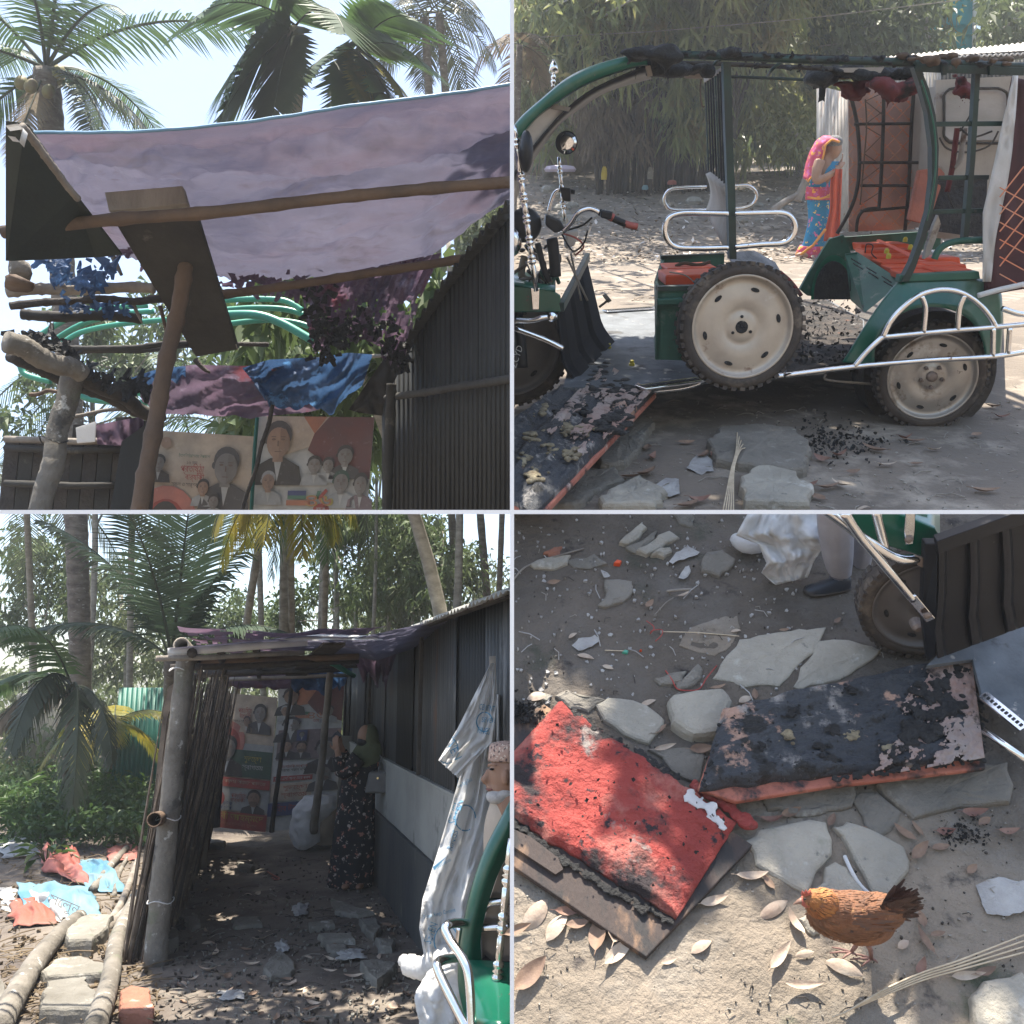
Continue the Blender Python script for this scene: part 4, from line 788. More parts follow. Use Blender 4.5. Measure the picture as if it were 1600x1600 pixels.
for i in range(13):
    u = i/12; g_.append([Qk(lerp(732, 830, u), lerp(1500, 1506, u) + v*lerp(120, 100, v), -.05-.3*v*(.5+.5*math.sin(PI*u))) for v in [j/8 for j in range(9)]])
b = MB(); b.sheet(g_); b.build('mudguard', m_green, tk, smooth=True, clip=CL, thick=.004)
def chrome(pts, r, fr, Y, t, clip=None, name='chrome_rail', m=None):
    b = MB(); b.tube(spline([fr.q(*p[:2], Y + (p[2] if len(p) > 2 else 0)) for p in pts], 6), r, n=12); return b.build(name, m or m_chrome, t, smooth=True, clip=clip)
chrome([(735, 1444, .05), (718, 1442, -.1), (702, 1444, -.18), (696, 1452, -.2), (704, 1470, -.22), (724, 1500, -.26), (733, 1530, -.28), (738, 1610, -.3)], .013, FL, Yk, tk)
chrome([(712, 1497, 0), (694, 1499, -.15), (684, 1506, -.2), (686, 1520, -.22), (705, 1560, -.26), (735, 1620, -.3)], .013, FL, Yk, tk)
chrome([(713, 1500, .1), (716, 1470, .08), (718, 1450, .06)], .009, FL, Yk, tk)
chrome([(752, 1450, .06), (800, 1448, .06), (830, 1448, .06)], .012, FL, Yk, tk, CL); chrome([(756, 1420, .07), (766, 1410, .06), (800, 1408, .06), (830, 1408, .06)], .012, FL, Yk, tk, CL)
def knobbed(fr, Y, pts, r, t, knobs, clip=None, name='chrome_pole'):
    sp = [fr.q(*p[:2], Y) for p in pts]; L = sp[-1]-sp[0]; d = L.normalized(); prof = [(r*.8, 0)]
    for kx in knobs:
        a = kx*L.length
        for (dr, da) in ((1, -.035), (.7, -.03), (1.35, -.022), (1.35, -.012), (.75, -.006), (1.5, 0), (.75, .006), (1.35, .012), (1.35, .022), (.7, .03), (1, .035)): prof.append((r*dr, a+da))
    prof.append((r*.8, L.length)); b = MB(); b.revolve(sp[0], d, prof, 14); return b.build(name, m_chrome, t, smooth=True, clip=clip)
knobbed(FL, Yk-.12, [(799, 1310), (768, 1610)], .012, tk, [.2, .45, .7], clip=CL)

# ================================================================ stones, logs and rubbish of the left ground
def stone(fr, poly, h, m, label, name='paving_stone', cat='stone', group=None, clip=None, inset=.012, seed=None, tilt=0, rough=.008):
    sd_ = R_.random()*50 if seed is None else seed; P = [fr.loc(fr.g(x, y)) for x, y in poly]; n0 = len(P); pts = []
    for i in range(n0):                                  # subdivide and roughen the outline
        a, c = P[i], P[(i+1) % n0]; L = (c-a).length; k = max(2, min(11, int(L/.035)))
        for j in range(k): q = a.lerp(c, j/k); pts.append(Vector((q.x + rough*(2.4*nz(q.x*12, q.y*12, sd_) + 1.3*nz(q.x*37, q.y*37, sd_)), q.y + rough*(2.4*nz(q.x*12, q.y*12, sd_+7) + 1.3*nz(q.x*37, q.y*37, sd_+7)), 0)))
    ce = sum(pts, Vector())/len(pts); n = len(pts); vs = []
    def hh(p, base): return base + rough*.7*nz(p.x*9, p.y*9, sd_) + tilt*(p.y-ce.y)
    for (ins, hb) in ((-.3, -.05), (0, h*.55), (.35, h*.86), (1.0, h)):
        for p in pts:
            d = (ce-p); L = d.length or 1; q = p + d*(min(ins*inset*1.4, L*.5)/L) + Vector((nz(p.x*20, p.y*20, hb*30), nz(p.x*20, p.y*20, 4+hb*30), 0))*rough*.5
            vs.append(fr.w(q.x, q.y, hh(q, hb) if hb > 0 else hb))
    fs = [(r*n+k, r*n+(k+1) % n, (r+1)*n+(k+1) % n, (r+1)*n+k) for r in range(3) for k in range(n)]
    for t in (.66, .33):
        for p in pts: q = ce.lerp(p, t*.95); vs.append(fr.w(q.x, q.y, hh(q, h) + rough*.8*nz(q.x*22, q.y*22, sd_)))
    fs += [(r*n+k, r*n+(k+1) % n, (r+1)*n+(k+1) % n, (r+1)*n+k) for r in (3, 4) for k in range(n)]
    vs.append(fr.w(ce.x, ce.y, hh(ce, h))); fs += [(5*n+k, 5*n+(k+1) % n, 6*n) for k in range(n)]
    b = MB(); b.add(vs, fs); return tag(b.build(name, m, smooth=False, clip=clip), label, cat, group)
m_stone_d = mat('muddy_slab', (.2, .19, .165), (.13, .12, .1), sc=4, rough=.95, bump=.7, bsc=26, spots=[((.3, .29, .26), 8, .6, .08)])
for (poly, h, m, lb) in [
    ([(95, 1465), (140, 1448), (175, 1450), (165, 1475), (140, 1492), (105, 1493)], .1, m_stone, 'thick grey concrete chunk resting between the two bark covered logs'),
    ([(60, 1535), (85, 1515), (125, 1510), (185, 1528), (165, 1538), (110, 1542), (70, 1543)], .07, m_stone, 'flat grey concrete slab lying across the logs at the garden edge'),
    ([(70, 1555), (130, 1545), (150, 1575), (140, 1600), (60, 1600)], .08, m_stone_d, 'dark muddy stone below the flat slab at the garden edge'),
    ([(185, 1565), (205, 1555), (232, 1560), (240, 1600), (190, 1600)], .06, m_brick, 'broken red and grey brick at the foot of the log'),
    ([(256, 1478), (262, 1465), (276, 1472), (278, 1485), (262, 1492)], .09, m_stone, 'small greenish stone leaning against the corner post'),
    ([(282, 1440), (308, 1436), (313, 1452), (300, 1458)], .04, m_stone, 'pale broken tile piece right of the corner post'),
    ([(362, 1440), (405, 1440), (408, 1452), (366, 1456)], .04, m_stone, 'long pale stone half buried in the mud right of the fence'),
    ([(482, 1448), (520, 1443), (524, 1451), (485, 1456)], .035, m_stone, 'thin pale brick, upper of the two in the mud'),
    ([(498, 1467), (550, 1465), (554, 1475), (502, 1480)], .04, m_stone, 'pale brick below the thin one in the mud'),
    ([(508, 1482), (540, 1482), (545, 1492), (512, 1494)], .035, m_stone_d, 'muddy brick touching the pale bricks'),
    ([(515, 1408), (545, 1418), (588, 1432), (560, 1436), (525, 1428)], .03, m_stone, 'long pale slab in front of the woman'),
    ([(562, 1445), (585, 1443), (597, 1460), (585, 1470), (568, 1462)], .05, m_stone_d, 'upright brown stone behind the torn plastic'),
    ([(562, 1515), (590, 1512), (622, 1520), (590, 1548), (570, 1535)], .06, m_stone_d, 'dark wedge shaped stone near the twisted sack'),
    ([(410, 1520), (435, 1492), (462, 1512), (455, 1530), (425, 1535)], .04, m_stone_d, 'muddy flat stone in the middle of the shed floor'),
    ([(586, 1475), (618, 1478), (612, 1492), (590, 1488)], .05, m_stone_d, 'round muddy stone near the wall'),
    ([(370, 1352), (398, 1356), (392, 1364), (372, 1362)], .04, m_stone_d, 'grey stone in front of the left banner'),
    ([(320, 1315), (352, 1320), (350, 1330), (322, 1326)], .05, m_stone_d, 'old wood coloured stone beside the second post'),
    ([(0, 1540), (8, 1560), (20, 1580), (-10, 1600), (-40, 1560)], .06, m_stone_d, 'dark stone at the very edge of the garden'),
]:
    stone(FL, poly, h, m, lb, group='broken slabs and stones on the shed side')
for (pts, rs, m, lb) in [
    ([(-5, 1610), (45, 1520), (90, 1462), (125, 1432)], [.072, .055], m_postbark, 'long greenish log running to the picture edge under the blue sheet'),
    ([(148, 1608), (172, 1530), (185, 1460), (213, 1400)], [.062, .05], m_postbark, 'pale log beside the concrete chunk'),
    ([(165, 1448), (190, 1410), (215, 1345)], [.03, .03], m_wood, 'thin plank leaning by the reed fence'),
    ([(145, 1390), (175, 1350), (198, 1325)], [.04, .035], m_postbark, 'short branch over the light blue plastic'),
    ([(178, 1400), (186, 1365), (200, 1338)], [.022, .02], m_postbark, 'thin branch beside the short branch'),
    ([(168, 1452), (195, 1422), (220, 1390)], [.03, .025], m_wood, 'grey lath lying next to the pale log')]:
    sp = spline([FL.g(x, y, rs[0]*1.0) for x, y in pts], 8); k = len(sp)-1
    tag(MB().tube(sp, [lerp(rs[0], rs[1], i/k)*(1+R_.uniform(-.05, .05)) for i in range(k+1)], n=12).build('log', m, smooth=True), lb, 'log')
def crumpled_sheet(fr, poly, hmax, m, label, seed, name='plastic_sheet', cat='plastic sheet', n=26, group=None, clip=None, back=None, freq=3.2):
    """a crumpled sheet over a ground quad (far left, far right, near right, near left)"""
    P = [fr.loc(fr.g(x, y)) for x, y in poly]; g_ = []
    for i in range(n+1):
        u = i/n; row = []
        for j in range(n+1):
            v = j/n; p = P[0].lerp(P[1], u).lerp(P[3].lerp(P[2], u), v); e = min(1, 5*min(u, 1-u), 5*min(v, 1-v)); p = p + Vector((nz(u*4, v*4, seed), nz(u*4, v*4, seed+9), 0))*.05
            h = .015 + hmax*.42*(.3+.7*e)*(.5 + .8*nz(u*freq*.7, v*freq*.7, seed) - .5*abs(nz(u*freq*1.4, v*freq*1.4, seed+3)) + .09*nz(u*freq*4, v*freq*4, seed+6)); h = max(h, .012 + .01*nz(u*9, v*9, seed)); row.append(fr.w(p.x, p.y, h))
        g_.append(row)
    b = MB(); b.sheet(g_); return tag(b.build(name, m, smooth=True, clip=clip, thick=.003), label, cat, group)
crumpled_sheet(FL, [(58, 1335), (120, 1335), (138, 1388), (70, 1370)], .5, m_pink, 'crumpled pink plastic sheet on the rubbish heap', 3)
crumpled_sheet(FL, [(118, 1345), (170, 1350), (200, 1400), (135, 1395)], .3, m_cyan, 'light blue printed plastic sheet behind the branches', 12)
tsh = crumpled_sheet(FL, [(25, 1385), (140, 1392), (160, 1438), (40, 1440)], .42, m_cyan, 'light blue banner sheet with white and red bands draped over the log', 21)
crumpled_sheet(FL, [(12, 1412), (55, 1408), (92, 1448), (20, 1452)], .3, mat('rust_plastic', (.27, .07, .045), (.2, .09, .06), sc=3, rough=.6, bump=.3), 'rusty red plastic fold at the foot of the blue sheet', 31)
crumpled_sheet(FL, [(40, 1398), (75, 1405), (112, 1440), (80, 1446)], .34, m_trash, 'white plastic band beside the blue sheet', 35)
crumpled_sheet(FL, [(0, 1310), (50, 1312), (72, 1338), (0, 1345)], .16, m_trash, 'pale scraps of paper and plastic behind the pink sheet', 41)
crumpled_sheet(FL, [(165, 1330), (215, 1318), (218, 1345), (170, 1350)], .16, m_pink, 'red plastic shreds beside the reed fence', 44)
crumpled_sheet(FL, [(0, 1390), (22, 1392), (26, 1430), (0, 1425)], .14, m_trash, 'white foam scrap at the garden edge', 47)
wrp = [('সেলুন', 75, 1398, 122, 1418, 22)]
for (tx, x, y, x1, y1, h) in wrp:
    o_ = FL.q(x, y+12, FL.Yg(x, y+42)-.1); xd = FL.q(x1, y1+12, FL.Yg(x, y+42)-.1)-o_; yd = Vector((.25, .1, 1))
    text(tx, o_, xd, yd, .1, m_pr['white'], 'lettering', tsh, width=xd.length)
crumpled_sheet(FL, [(528, 1486), (562, 1488), (575, 1503), (525, 1505)], .1, m_trash, 'torn pale plastic scrap lying in the mud before the twisted sack', 51, name='plastic_scrap', cat='litter')
crumpled_sheet(FL, [(345, 1553), (380, 1551), (382, 1565), (348, 1568)], .06, m_trash, 'pale round crumpled scrap near the sunlit patch', 52, name='plastic_scrap', cat='litter')
crumpled_sheet(FL, [(455, 1420), (482, 1415), (480, 1432), (460, 1435)], .1, m_trash, 'white scrap above the pale bricks', 53, name='plastic_scrap', cat='litter')
crumpled_sheet(FL, [(272, 1440), (286, 1438), (288, 1455), (274, 1456)], .08, m_char, 'burnt paper at the foot of the post', 54, name='burnt_scrap', cat='litter')
crumpled_sheet(FL, [(434, 1476), (446, 1474), (448, 1492), (436, 1492)], .1, m_trash, 'upright white scrap left of the torn plastic', 55, name='plastic_scrap', cat='litter')
tag(MB().tube(spline([FL.g(418, 1362, .01), FL.g(428, 1368, .01), FL.g(436, 1372, .01), FL.g(432, 1375, .01), FL.g(425, 1371, .01)], 4), .008, n=6).build('plastic_hook', m_pink), 'small pink plastic hook on the dark shed floor', 'hook')
# fallen leaves and chips of the left side
def leaf_mesh(L, Wd, curl, m, name='fallen_leaf'):
    b = MB(); n = 7; g_ = []
    for i in range(n+1):
        t = i/n; wv = Wd*.5*(math.sin(PI*t**.85))**.8 + .0008; g_.append([Vector(((t-.5)*L, s_*wv, curl*(4*(t-.5)**2)*L*.5 + abs(s_)*wv*.45*(1 if curl > 0 else -.6) + (.01 if curl <= 0 else 0))) for s_ in (-1, -.5, 0, .5, 1)])
    b.sheet(g_); b.tube([Vector((-.5*L, 0, curl*L*.5)), Vector((-.68*L, .01*L, curl*L*.5+.004))], .0012, n=4)
    me = bpy.data.meshes.new(name); me.from_pydata([tuple(v) for v in b.v], [], b.f); me.materials.append(m); me.polygons.foreach_set('use_smooth', [True]*len(me.polygons)); return me
m_lf1 = mat('leaf_brown', (.27, .18, .12), (.17, .11, .08), sc=14, rough=.7, bump=.2, trans=.1)
m_lf2 = mat('leaf_pale', (.5, .42, .33), (.34, .25, .19), sc=16, rough=.6, bump=.2, trans=.15)
m_lf3 = mat('leaf_red', (.17, .08, .06), (.25, .15, .11), sc=14, rough=.6, bump=.2, trans=.1)
LM = [leaf_mesh(.11, .042, .3, m_lf1), leaf_mesh(.115, .045, -.3, m_lf2), leaf_mesh(.1, .036, .5, m_lf3), leaf_mesh(.085, .04, .2, m_lf1), leaf_mesh(.13, .036, .35, m_lf2), leaf_mesh(.12, .05, .45, m_lf2), leaf_mesh(.09, .05, -.4, m_lf2)]
def put_leaf(fr, x, y, k, sc_, ang, label, group, cat='leaf', tilt=None, h=.006):
    if k == 1 and R_.random() < .6: k = R_.choice([4, 5, 6])
    o = bpy.data.objects.new('fallen_leaf', LM[k]); COL.objects.link(o); P = fr.g(x, y, h)
    M = Matrix((( Rv.x, fr.F.x, fr.U.x), (Rv.y, fr.F.y, fr.U.y), (Rv.z, fr.F.z, fr.U.z))).to_4x4()
    tl = Matrix.Rotation(R_.uniform(-.4, .4) if tilt is None else tilt, 4, 'X') @ Matrix.Diagonal((1, R_.uniform(.75, 1.25), 1, 1))
    o.matrix_world = Matrix.Translation(P) @ M @ Matrix.Rotation(ang, 4, 'Z') @ tl @ Matrix.Scale(sc_, 4); return tag(o, label, cat, group)
for k in range(70):
    y = 1380 + 220*R_.random()**.8; x = R_.uniform(255, 640)
    put_leaf(FL, x, y, R_.choice([0, 1, 3, 4]), R_.uniform(.6, 1.1), R_.uniform(0, 6.28), 'small dry leaf lying on the dark mud of the shed floor', 'dry leaves on the shed floor')
def chips(fr, region, n, smin, smax, m, name, label, h=.01, clip=None, sticks=0):
    b = MB()
    for k in range(n):
        x, y = region(); P = fr.loc(fr.g(x, y)); s_ = R_.uniform(smin, smax)
        if R_.random() < sticks:
            a = R_.uniform(0, PI); L = s_*5; p0 = fr.w(P.x-math.cos(a)*L, P.y-math.sin(a)*L, h); p1 = fr.w(P.x+math.cos(a)*L, P.y+math.sin(a)*L, h*1.5); b.tube([p0, (p0+p1)/2 + fr.U*.01 + Rv*R_.uniform(-.01, .01), p1], s_*.14+.001, n=4); continue
        pts = []
        for q in range(5):
            a = q*1.257 + R_.uniform(-.4, .4); pts.append(fr.w(P.x + math.cos(a)*s_*R_.uniform(.5, 1.1), P.y + math.sin(a)*s_*R_.uniform(.5, 1.1), h*R_.uniform(.2, 1.8)))
        b.prism(pts, -fr.U*.01)
    return tag(b.build(name, m, clip=clip), label, kind='stuff')
chips(FL, lambda: (R_.uniform(250, 700), 1340 + 260*R_.random()), 900, .004, .016, m_stone, 'gravel', 'small pale chips and crumbs scattered over the mud', sticks=.12)
chips(FL, lambda: (R_.uniform(250, 700), 1340 + 260*R_.random()), 700, .006, .02, m_soot, 'ash_flakes', 'dark ash flakes and twigs on the mud', sticks=.15)
chips(FL, lambda: (R_.uniform(0, 250), 1320 + 280*R_.random()), 900, .01, .028, m_frond_b, 'dry_litter', 'dry brown leaf litter round the logs', sticks=.4, h=.02)
# ================================================================ under the burnt awning (close overhead)
CA = CL + CUP
m_dkboard = mat('sooty_board', (.045, .042, .036), (.026, .024, .022), sc=3, rough=.85, bump=.3, spots=[((.12, .11, .09), 6, .62, .1)])
m_dkgreen = mat('sooty_tin', (.026, .034, .028), (.016, .02, .018), sc=2, rough=.7, bump=.15, metal=.1)
def pole(x0, y0, z0, x1, y1, z1, r, m, label, name='pole', cat='pole', sag=0, group=None, wob=.012, n=10, clip=None, r2=None):
    a, c = V(x0, y0, z0), V(x1, y1, z1); sp = spline([a.lerp(c, i/5) + Vector((0, 0, -sag*math.sin(PI*i/5))) + Vector((R_.uniform(-wob, wob), 0, R_.uniform(-wob, wob))) for i in range(6)], 4); sp = [sp[i].lerp(sp[i+1], j/2) for i in range(len(sp)-1) for j in (0, 1)] + [sp[-1]]; k = len(sp)-1
    return tag(MB().tube(sp, [lerp(r, r2 or r*.9, i/k)*(((1.12 if i % 6 == 3 else .97) if r < .04 else 1) + R_.uniform(-.05, .05)) for i in range(k+1)], n=n).build(name, m, smooth=True, clip=clip), label, cat, group)
# big faded tarp
top = [(44, 207), (120, 207), (200, 206), (280, 201), (400, 189), (480, 176), (560, 164), (660, 152), (730, 143), (812, 128)]
bot = [(168, 388), (215, 398), (290, 415), (345, 436), (420, 442), (500, 436), (580, 424), (660, 404), (735, 352), (812, 300)]
tt = thing('tarp', V(420, 300, 3.8), 'big faded purple tarp stretched overhead with the sun shining through', 'tarp')
g_ = []
TL = [Vector((x, y, 0)) for x, y in top]; BL = [Vector((x, y, 0)) for x, y in bot]; NU, NV = 150, 70
for i in range(NU+1):
    u = i/NU; a, c = polyline(TL, u), polyline(BL, u); row = []
    for j in range(NV+1):
        v = j/NV; x = lerp(a.x, c.x, v); y = lerp(a.y, c.y, v) + (9*nz(u*22, 1.1) + 7*nz(u*60, 2.2))*max(0, v-.93)/.07*(1 if u < .62 else .15)
        z = lerp(3.2, 4.9, v); fold = min(1, v*8)*.05*nz(u*2.5, v*9, 1)*(1-abs(2*v-1)**3) + .05*math.sin((u*.5+v*1.4)*14)*max(0, u-.2)*(1-v)*v*3.6 + .035*nz(u*5-v*7, v*3+u*3, 4) + .03*nz(u*18, v*22, 2) + .008*nz(u*60, v*60, 3)
        row.append(V(x, y, z) + Vector((0, 0, fold*1.3*min(1, v*7+.08))))
    g_.append(row)
b = MB(); b.sheet(g_); b.build('tarp_sheet', m_tarp, tt, smooth=True, clip=CA)
b = MB(); b.tube([r_[0] for r_ in g_], .006, n=6); b.build('blue_hem', m_tarp_edge, tt, smooth=True, clip=CA)
# holes' ragged burnt rim
def rags(pts, z, n, m, label, s0=.02, s1=.07, name='burnt_rag', cat='burnt cloth', spread=8, clip=CA, group=None):
    b = MB()
    for k in range(n):
        p = polyline([Vector((x, y, 0)) for x, y in pts], R_.random()); P = V(p.x + R_.gauss(0, spread), p.y + R_.gauss(0, spread), z + R_.uniform(-.08, .08)); g2 = []; s_ = R_.uniform(s0, s1); a = R_.uniform(0, 6.28); d = Vector((math.cos(a), 0, math.sin(a)-.4)).normalized(); x = Vector((-d.z, .3, d.x)).normalized()
        for i in range(4): g2.append([P + d*(s_*i*.5) + x*(s_*.5*jj*(1-i*.18)) + Vector((0, 1, 0))*(.4*s_*nz(i*2., jj*2., k*1.3)) for jj in (-1, 0, 1)])
        b.sheet(g2)
    return tag(b.build(name, m, clip=clip), label, cat, group, 'stuff')
rags([(165, 385), (240, 405), (330, 432), (430, 446), (500, 450)], 4.85, 160, m_tarp_d, 'ragged burnt lower edge of the overhead tarp', .015, .05, spread=7)
# burnt cloth hanging to the right of the centre
tc = thing('burnt_cloth', V(570, 480, 4.9), 'dark burnt plum cloth full of holes hanging below the tarp', 'burnt cloth')
g_ = []; NU, NV = 60, 46
L_ = [Vector(p+(0,)) for p in [(470, 440), (478, 500), (488, 548)]]; Rr = [Vector(p+(0,)) for p in [(690, 395), (655, 470), (632, 560), (622, 566)]]
for i in range(NU+1):
    u = i/NU; row = []
    for j in range(NV+1):
        v = j/NV; p = polyline(L_, v).lerp(polyline(Rr, v), u); dy = v**3*(26*nz(u*7, 3.3) + 14*nz(u*20, 1) - (42 if .25 < u < .8 else 0)*(.6+nz(u*4, 9)))
        row.append(V(p.x, p.y+dy, 4.85 + .12*nz(u*6, v*2, 3) + .05*nz(u*18, v*6, 5) + .02*nz(u*40, v*30, 7)))
    g_.append(row)
b = MB(); k0 = len(b.v)
for i in range(NU):
    for j in range(NV):
        if nz(i*.28, j*.28, 4) + .6*nz(i*.7, j*.7, 2) > (.42 - .3*(j/NV)) and j > 12: continue
        b.add([g_[i][j], g_[i][j+1], g_[i+1][j+1], g_[i+1][j]], [(0, 1, 2, 3)])
b.build('torn_sheet', m_tarp_d, tc, smooth=True, clip=CA)
o = rags([(490, 440), (500, 500), (510, 545), (560, 500), (600, 520), (630, 560)], 4.8, 220, m_char, None, .012, .045, spread=12, cat=None); o.parent = tc; o.location = Vector(o.location) - tc.location; o['kind'] = 'stuff'
# dark sheets and boards at the left
tag(MB().prism([V(8, 188, 3.0), V(40, 192, 3.0), V(118, 305, 3.4), V(190, 398, 3.9), V(150, 402, 3.9), V(8, 408, 3.4)], Vector((0, .02, .01))).build('roof_board', m_dkgreen, bevel=.004, clip=CL), 'dark green tin sheet overhead in the upper corner, edged with a pale lath', 'roof board')
pole(34, 196, 2.95, 122, 312, 3.3, .014, m_wood, 'pale lath along the edge of the dark green overhead sheet', 'lath', 'lath', wob=.003)
b = MB(); b.rings([[V(x, y, 2.9 + dz) + Vector((0, dy, 0)) for dy, dz in ((0, 0), (.03, .0), (.03, .02), (0, .02))] for x, y in [(8, 196), (28, 193), (36, 200), (30, 222), (24, 214), (12, 212)]]); tag(b.build('cloth_scrap', m_white, smooth=True, clip=CL), 'white rag wound on the pale lath end in the upper corner', 'rag')
tag(MB().prism([V(163, 300, 3.75), V(285, 290, 3.75), V(293, 318, 3.75), V(170, 330, 3.75)], Vector((0, .04, 0))).build('wood_block', m_wood, bevel=.004), 'short brown board lying over the long pole under the tarp', 'board')
tag(MB().prism([V(178, 345, 3.8), V(306, 330, 3.8), V(372, 546, 4.7), V(306, 558, 4.7)], Vector((0, .02, .02))).build('roof_board', m_dkboard, bevel=.004), 'wide dark board slanting down behind the crooked pole', 'roof board')
pole(8, 364, 3.55, 820, 284, 3.5, .026, m_brownwood, 'long brown pole crossing the whole tarp', sag=-.01, clip=CA)
pole(235, 470, 4.7, 812, 386, 4.4, .024, m_brownwood, 'dark pole along the lower edge of the tarp', clip=CA, sag=.02)
pole(14, 456, 4.2, 242, 449, 4.3, .028, m_wood, 'pale weathered beam end left of the slanting board', 'beam', 'beam')
pole(14, 476, 4.35, 255, 466, 4.5, .02, m_soot, 'sooty pole just under the pale beam')
pole(30, 490, 4.5, 218, 498, 4.6, .028, m_dkboard, 'charred beam with melted plastic on it', 'beam', 'beam')
pole(70, 545, 5.0, 310, 538, 5.0, .018, m_dkboard, 'upper of the two thin dark poles over the hoses')
pole(85, 553, 5.1, 420, 536, 5.1, .014, m_soot, 'lower of the two thin dark poles over the hoses')
pole(12, 536, 3.9, 130, 584, 4.2, .05, m_postbark, 'sooty thick log slanting down to the corner post', 'log', 'log', r2=.045); pole(110, 574, 4.25, 250, 655, 4.9, .04, m_soot, 'charred lower end of the slanting log', 'log', 'log')
pole(12, 556, 4.2, 240, 655, 5.1, .03, m_soot, 'second charred pole below the slanting log')
pole(45, 614, 5.0, 110, 610, 5.0, .012, m_brownwood, 'short reddish stick left of the bark covered post', 'stick', 'stick'); pole(115, 650, 5.2, 212, 636, 5.3, .012, m_wood, 'thin pale stick above the dark fence', 'stick', 'stick')
pole(290, 410, 4.1, 216, 812, 4.0, .034, m_brownwood, 'crooked brown bamboo pole running from the tarp down past the banners', clip=CA, r2=.04, wob=.006)
pole(112, 588, 4.3, 58, 812, 4.1, .052, m_postbark, 'pale bark covered post with wire round it under the charred log', 'wooden_post', 'post', clip=CA, n=14)
pole(430, 620, 5.2, 374, 812, 5.2, .013, m_soot, 'thin black leaning stick before the faded banners', 'stick', 'stick', clip=CA)
pole(500, 560, 6.0, 622, 554, 6.0, .014, m_wood, 'pale pole end behind the blue tarp', clip=CA)
c = V(84, 690, 4.2); tag(MB().tube([c + Vector((math.cos(a)*.06, math.sin(a)*.06, .015*math.sin(2*a))) for a in rng(0, 2*PI, 18)], .004, n=4).build('wire_tie', m_char), 'dark wire tied round the bark covered post', 'wire')
for (pts, z, r, m, lb) in [([(170, 382), (176, 400), (190, 430)], 4.4, .02, m_wood, 'curled splinter of scorched bamboo beside the tarp edge'), ([(208, 475), (216, 492), (222, 505)], 4.5, .012, m_wood, 'small lit splinter hanging from the pale beam'), ([(250, 478), (258, 510), (262, 540)], 4.6, .012, m_brownwood, 'thin splinter behind the crooked pole'), ([(350, 475), (358, 505), (372, 548)], 4.66, .006, m_wood, 'lit edge splinter of the wide board'), ([(305, 562), (318, 576), (328, 582)], 5, .018, m_soot, 'charred stub hanging over the second tarp')]:
    tag(MB().tube(spline([V(x, y, z) for x, y in pts], 4), [r, r*.4], n=6).build('splinter', m, smooth=True), lb, 'splinter')
rags([(40, 395), (90, 405), (100, 430), (150, 440), (175, 410)], 4.2, 150, m_tarp_b, 'melted dark blue plastic threads round the hole near the upper corner', .012, .05, spread=8)
rags([(20, 525), (60, 530), (100, 545), (150, 585), (200, 600), (230, 600)], 4.3, 130, m_char, 'charred shreds stuck on the slanting log', .012, .05, spread=5)
rags([(90, 475), (140, 480), (200, 482)], 4.45, 70, m_tarp_b, 'melted bluish plastic on the charred beam', .012, .035, spread=4)
crx = [(22, 414), (32, 408), (48, 420), (46, 436), (20, 436)]
b = MB(); b.rings([[V(lerp(x0, x1, .5) + math.cos(t)*(x1-x0)/2, y, 4.1) + Vector((0, math.sin(t)*.05, .01*nz(t*2, y*.3))) for t in rng(0, 5.9, 10)] for y, x0, x1 in ((407, 22, 34), (412, 16, 46), (424, 14, 49), (436, 18, 44))]); tag(b.build('cloth_bundle', m_postbark, smooth=True, clip=CL), 'pale knotted bundle wedged on the beam at the left', 'bundle')
b = MB(); b.rings([[V(lerp(x0, x1, .5) + math.cos(t)*(x1-x0)/2, y, 4.05) + Vector((0, math.sin(t)*.05, .01*nz(t*2, y*.3))) for t in rng(0, 5.9, 10)] for y, x0, x1 in ((436, 10, 40), (442, 8, 54), (450, 8, 50))]); tag(b.build('cloth_bundle', m_brownwood, smooth=True, clip=CL), 'rust brown rag bundle below the pale one', 'bundle')
# green hoses
for k, (pts, z, lb) in enumerate([([(62, 524), (110, 496), (170, 482), (230, 477)], 5.6, 'green hose arching up from the charred log, outermost'), ([(80, 535), (125, 508), (180, 492), (240, 486)], 5.7, 'green hose arching up, second from outside'), ([(98, 536), (130, 518), (200, 505), (330, 494)], 5.9, 'dark green hose behind the two arching ones'),
    ([(350, 469), (400, 467), (445, 470), (472, 485)], 5.4, 'topmost green hose right of the wide board'), ([(352, 484), (400, 481), (450, 484), (490, 498)], 5.5, 'second green hose right of the wide board'), ([(352, 492), (400, 492), (440, 505), (488, 532)], 5.3, 'thick lit green hose curving down to the burnt cloth'), ([(354, 506), (420, 500), (470, 506), (500, 520)], 5.6, 'lowest green hose right of the wide board'),
    ([(32, 572), (38, 584), (60, 592), (80, 596)], 5.1, 'pale green hose bend left of the bark covered post'), ([(232, 606), (180, 604), (130, 606), (124, 614), (140, 624), (200, 630), (235, 628)], 5.3, 'pale green hose loop right of the bark covered post'), ([(235, 615), (180, 613), (140, 612)], 5.35, 'inner strand of the pale green hose loop')]):
    tag(MB().tube(spline([V(x, y, z) for x, y in pts], 6), .018 if k != 5 else .026, n=9).build('green_hose', m_hose, smooth=True), lb, 'hose')
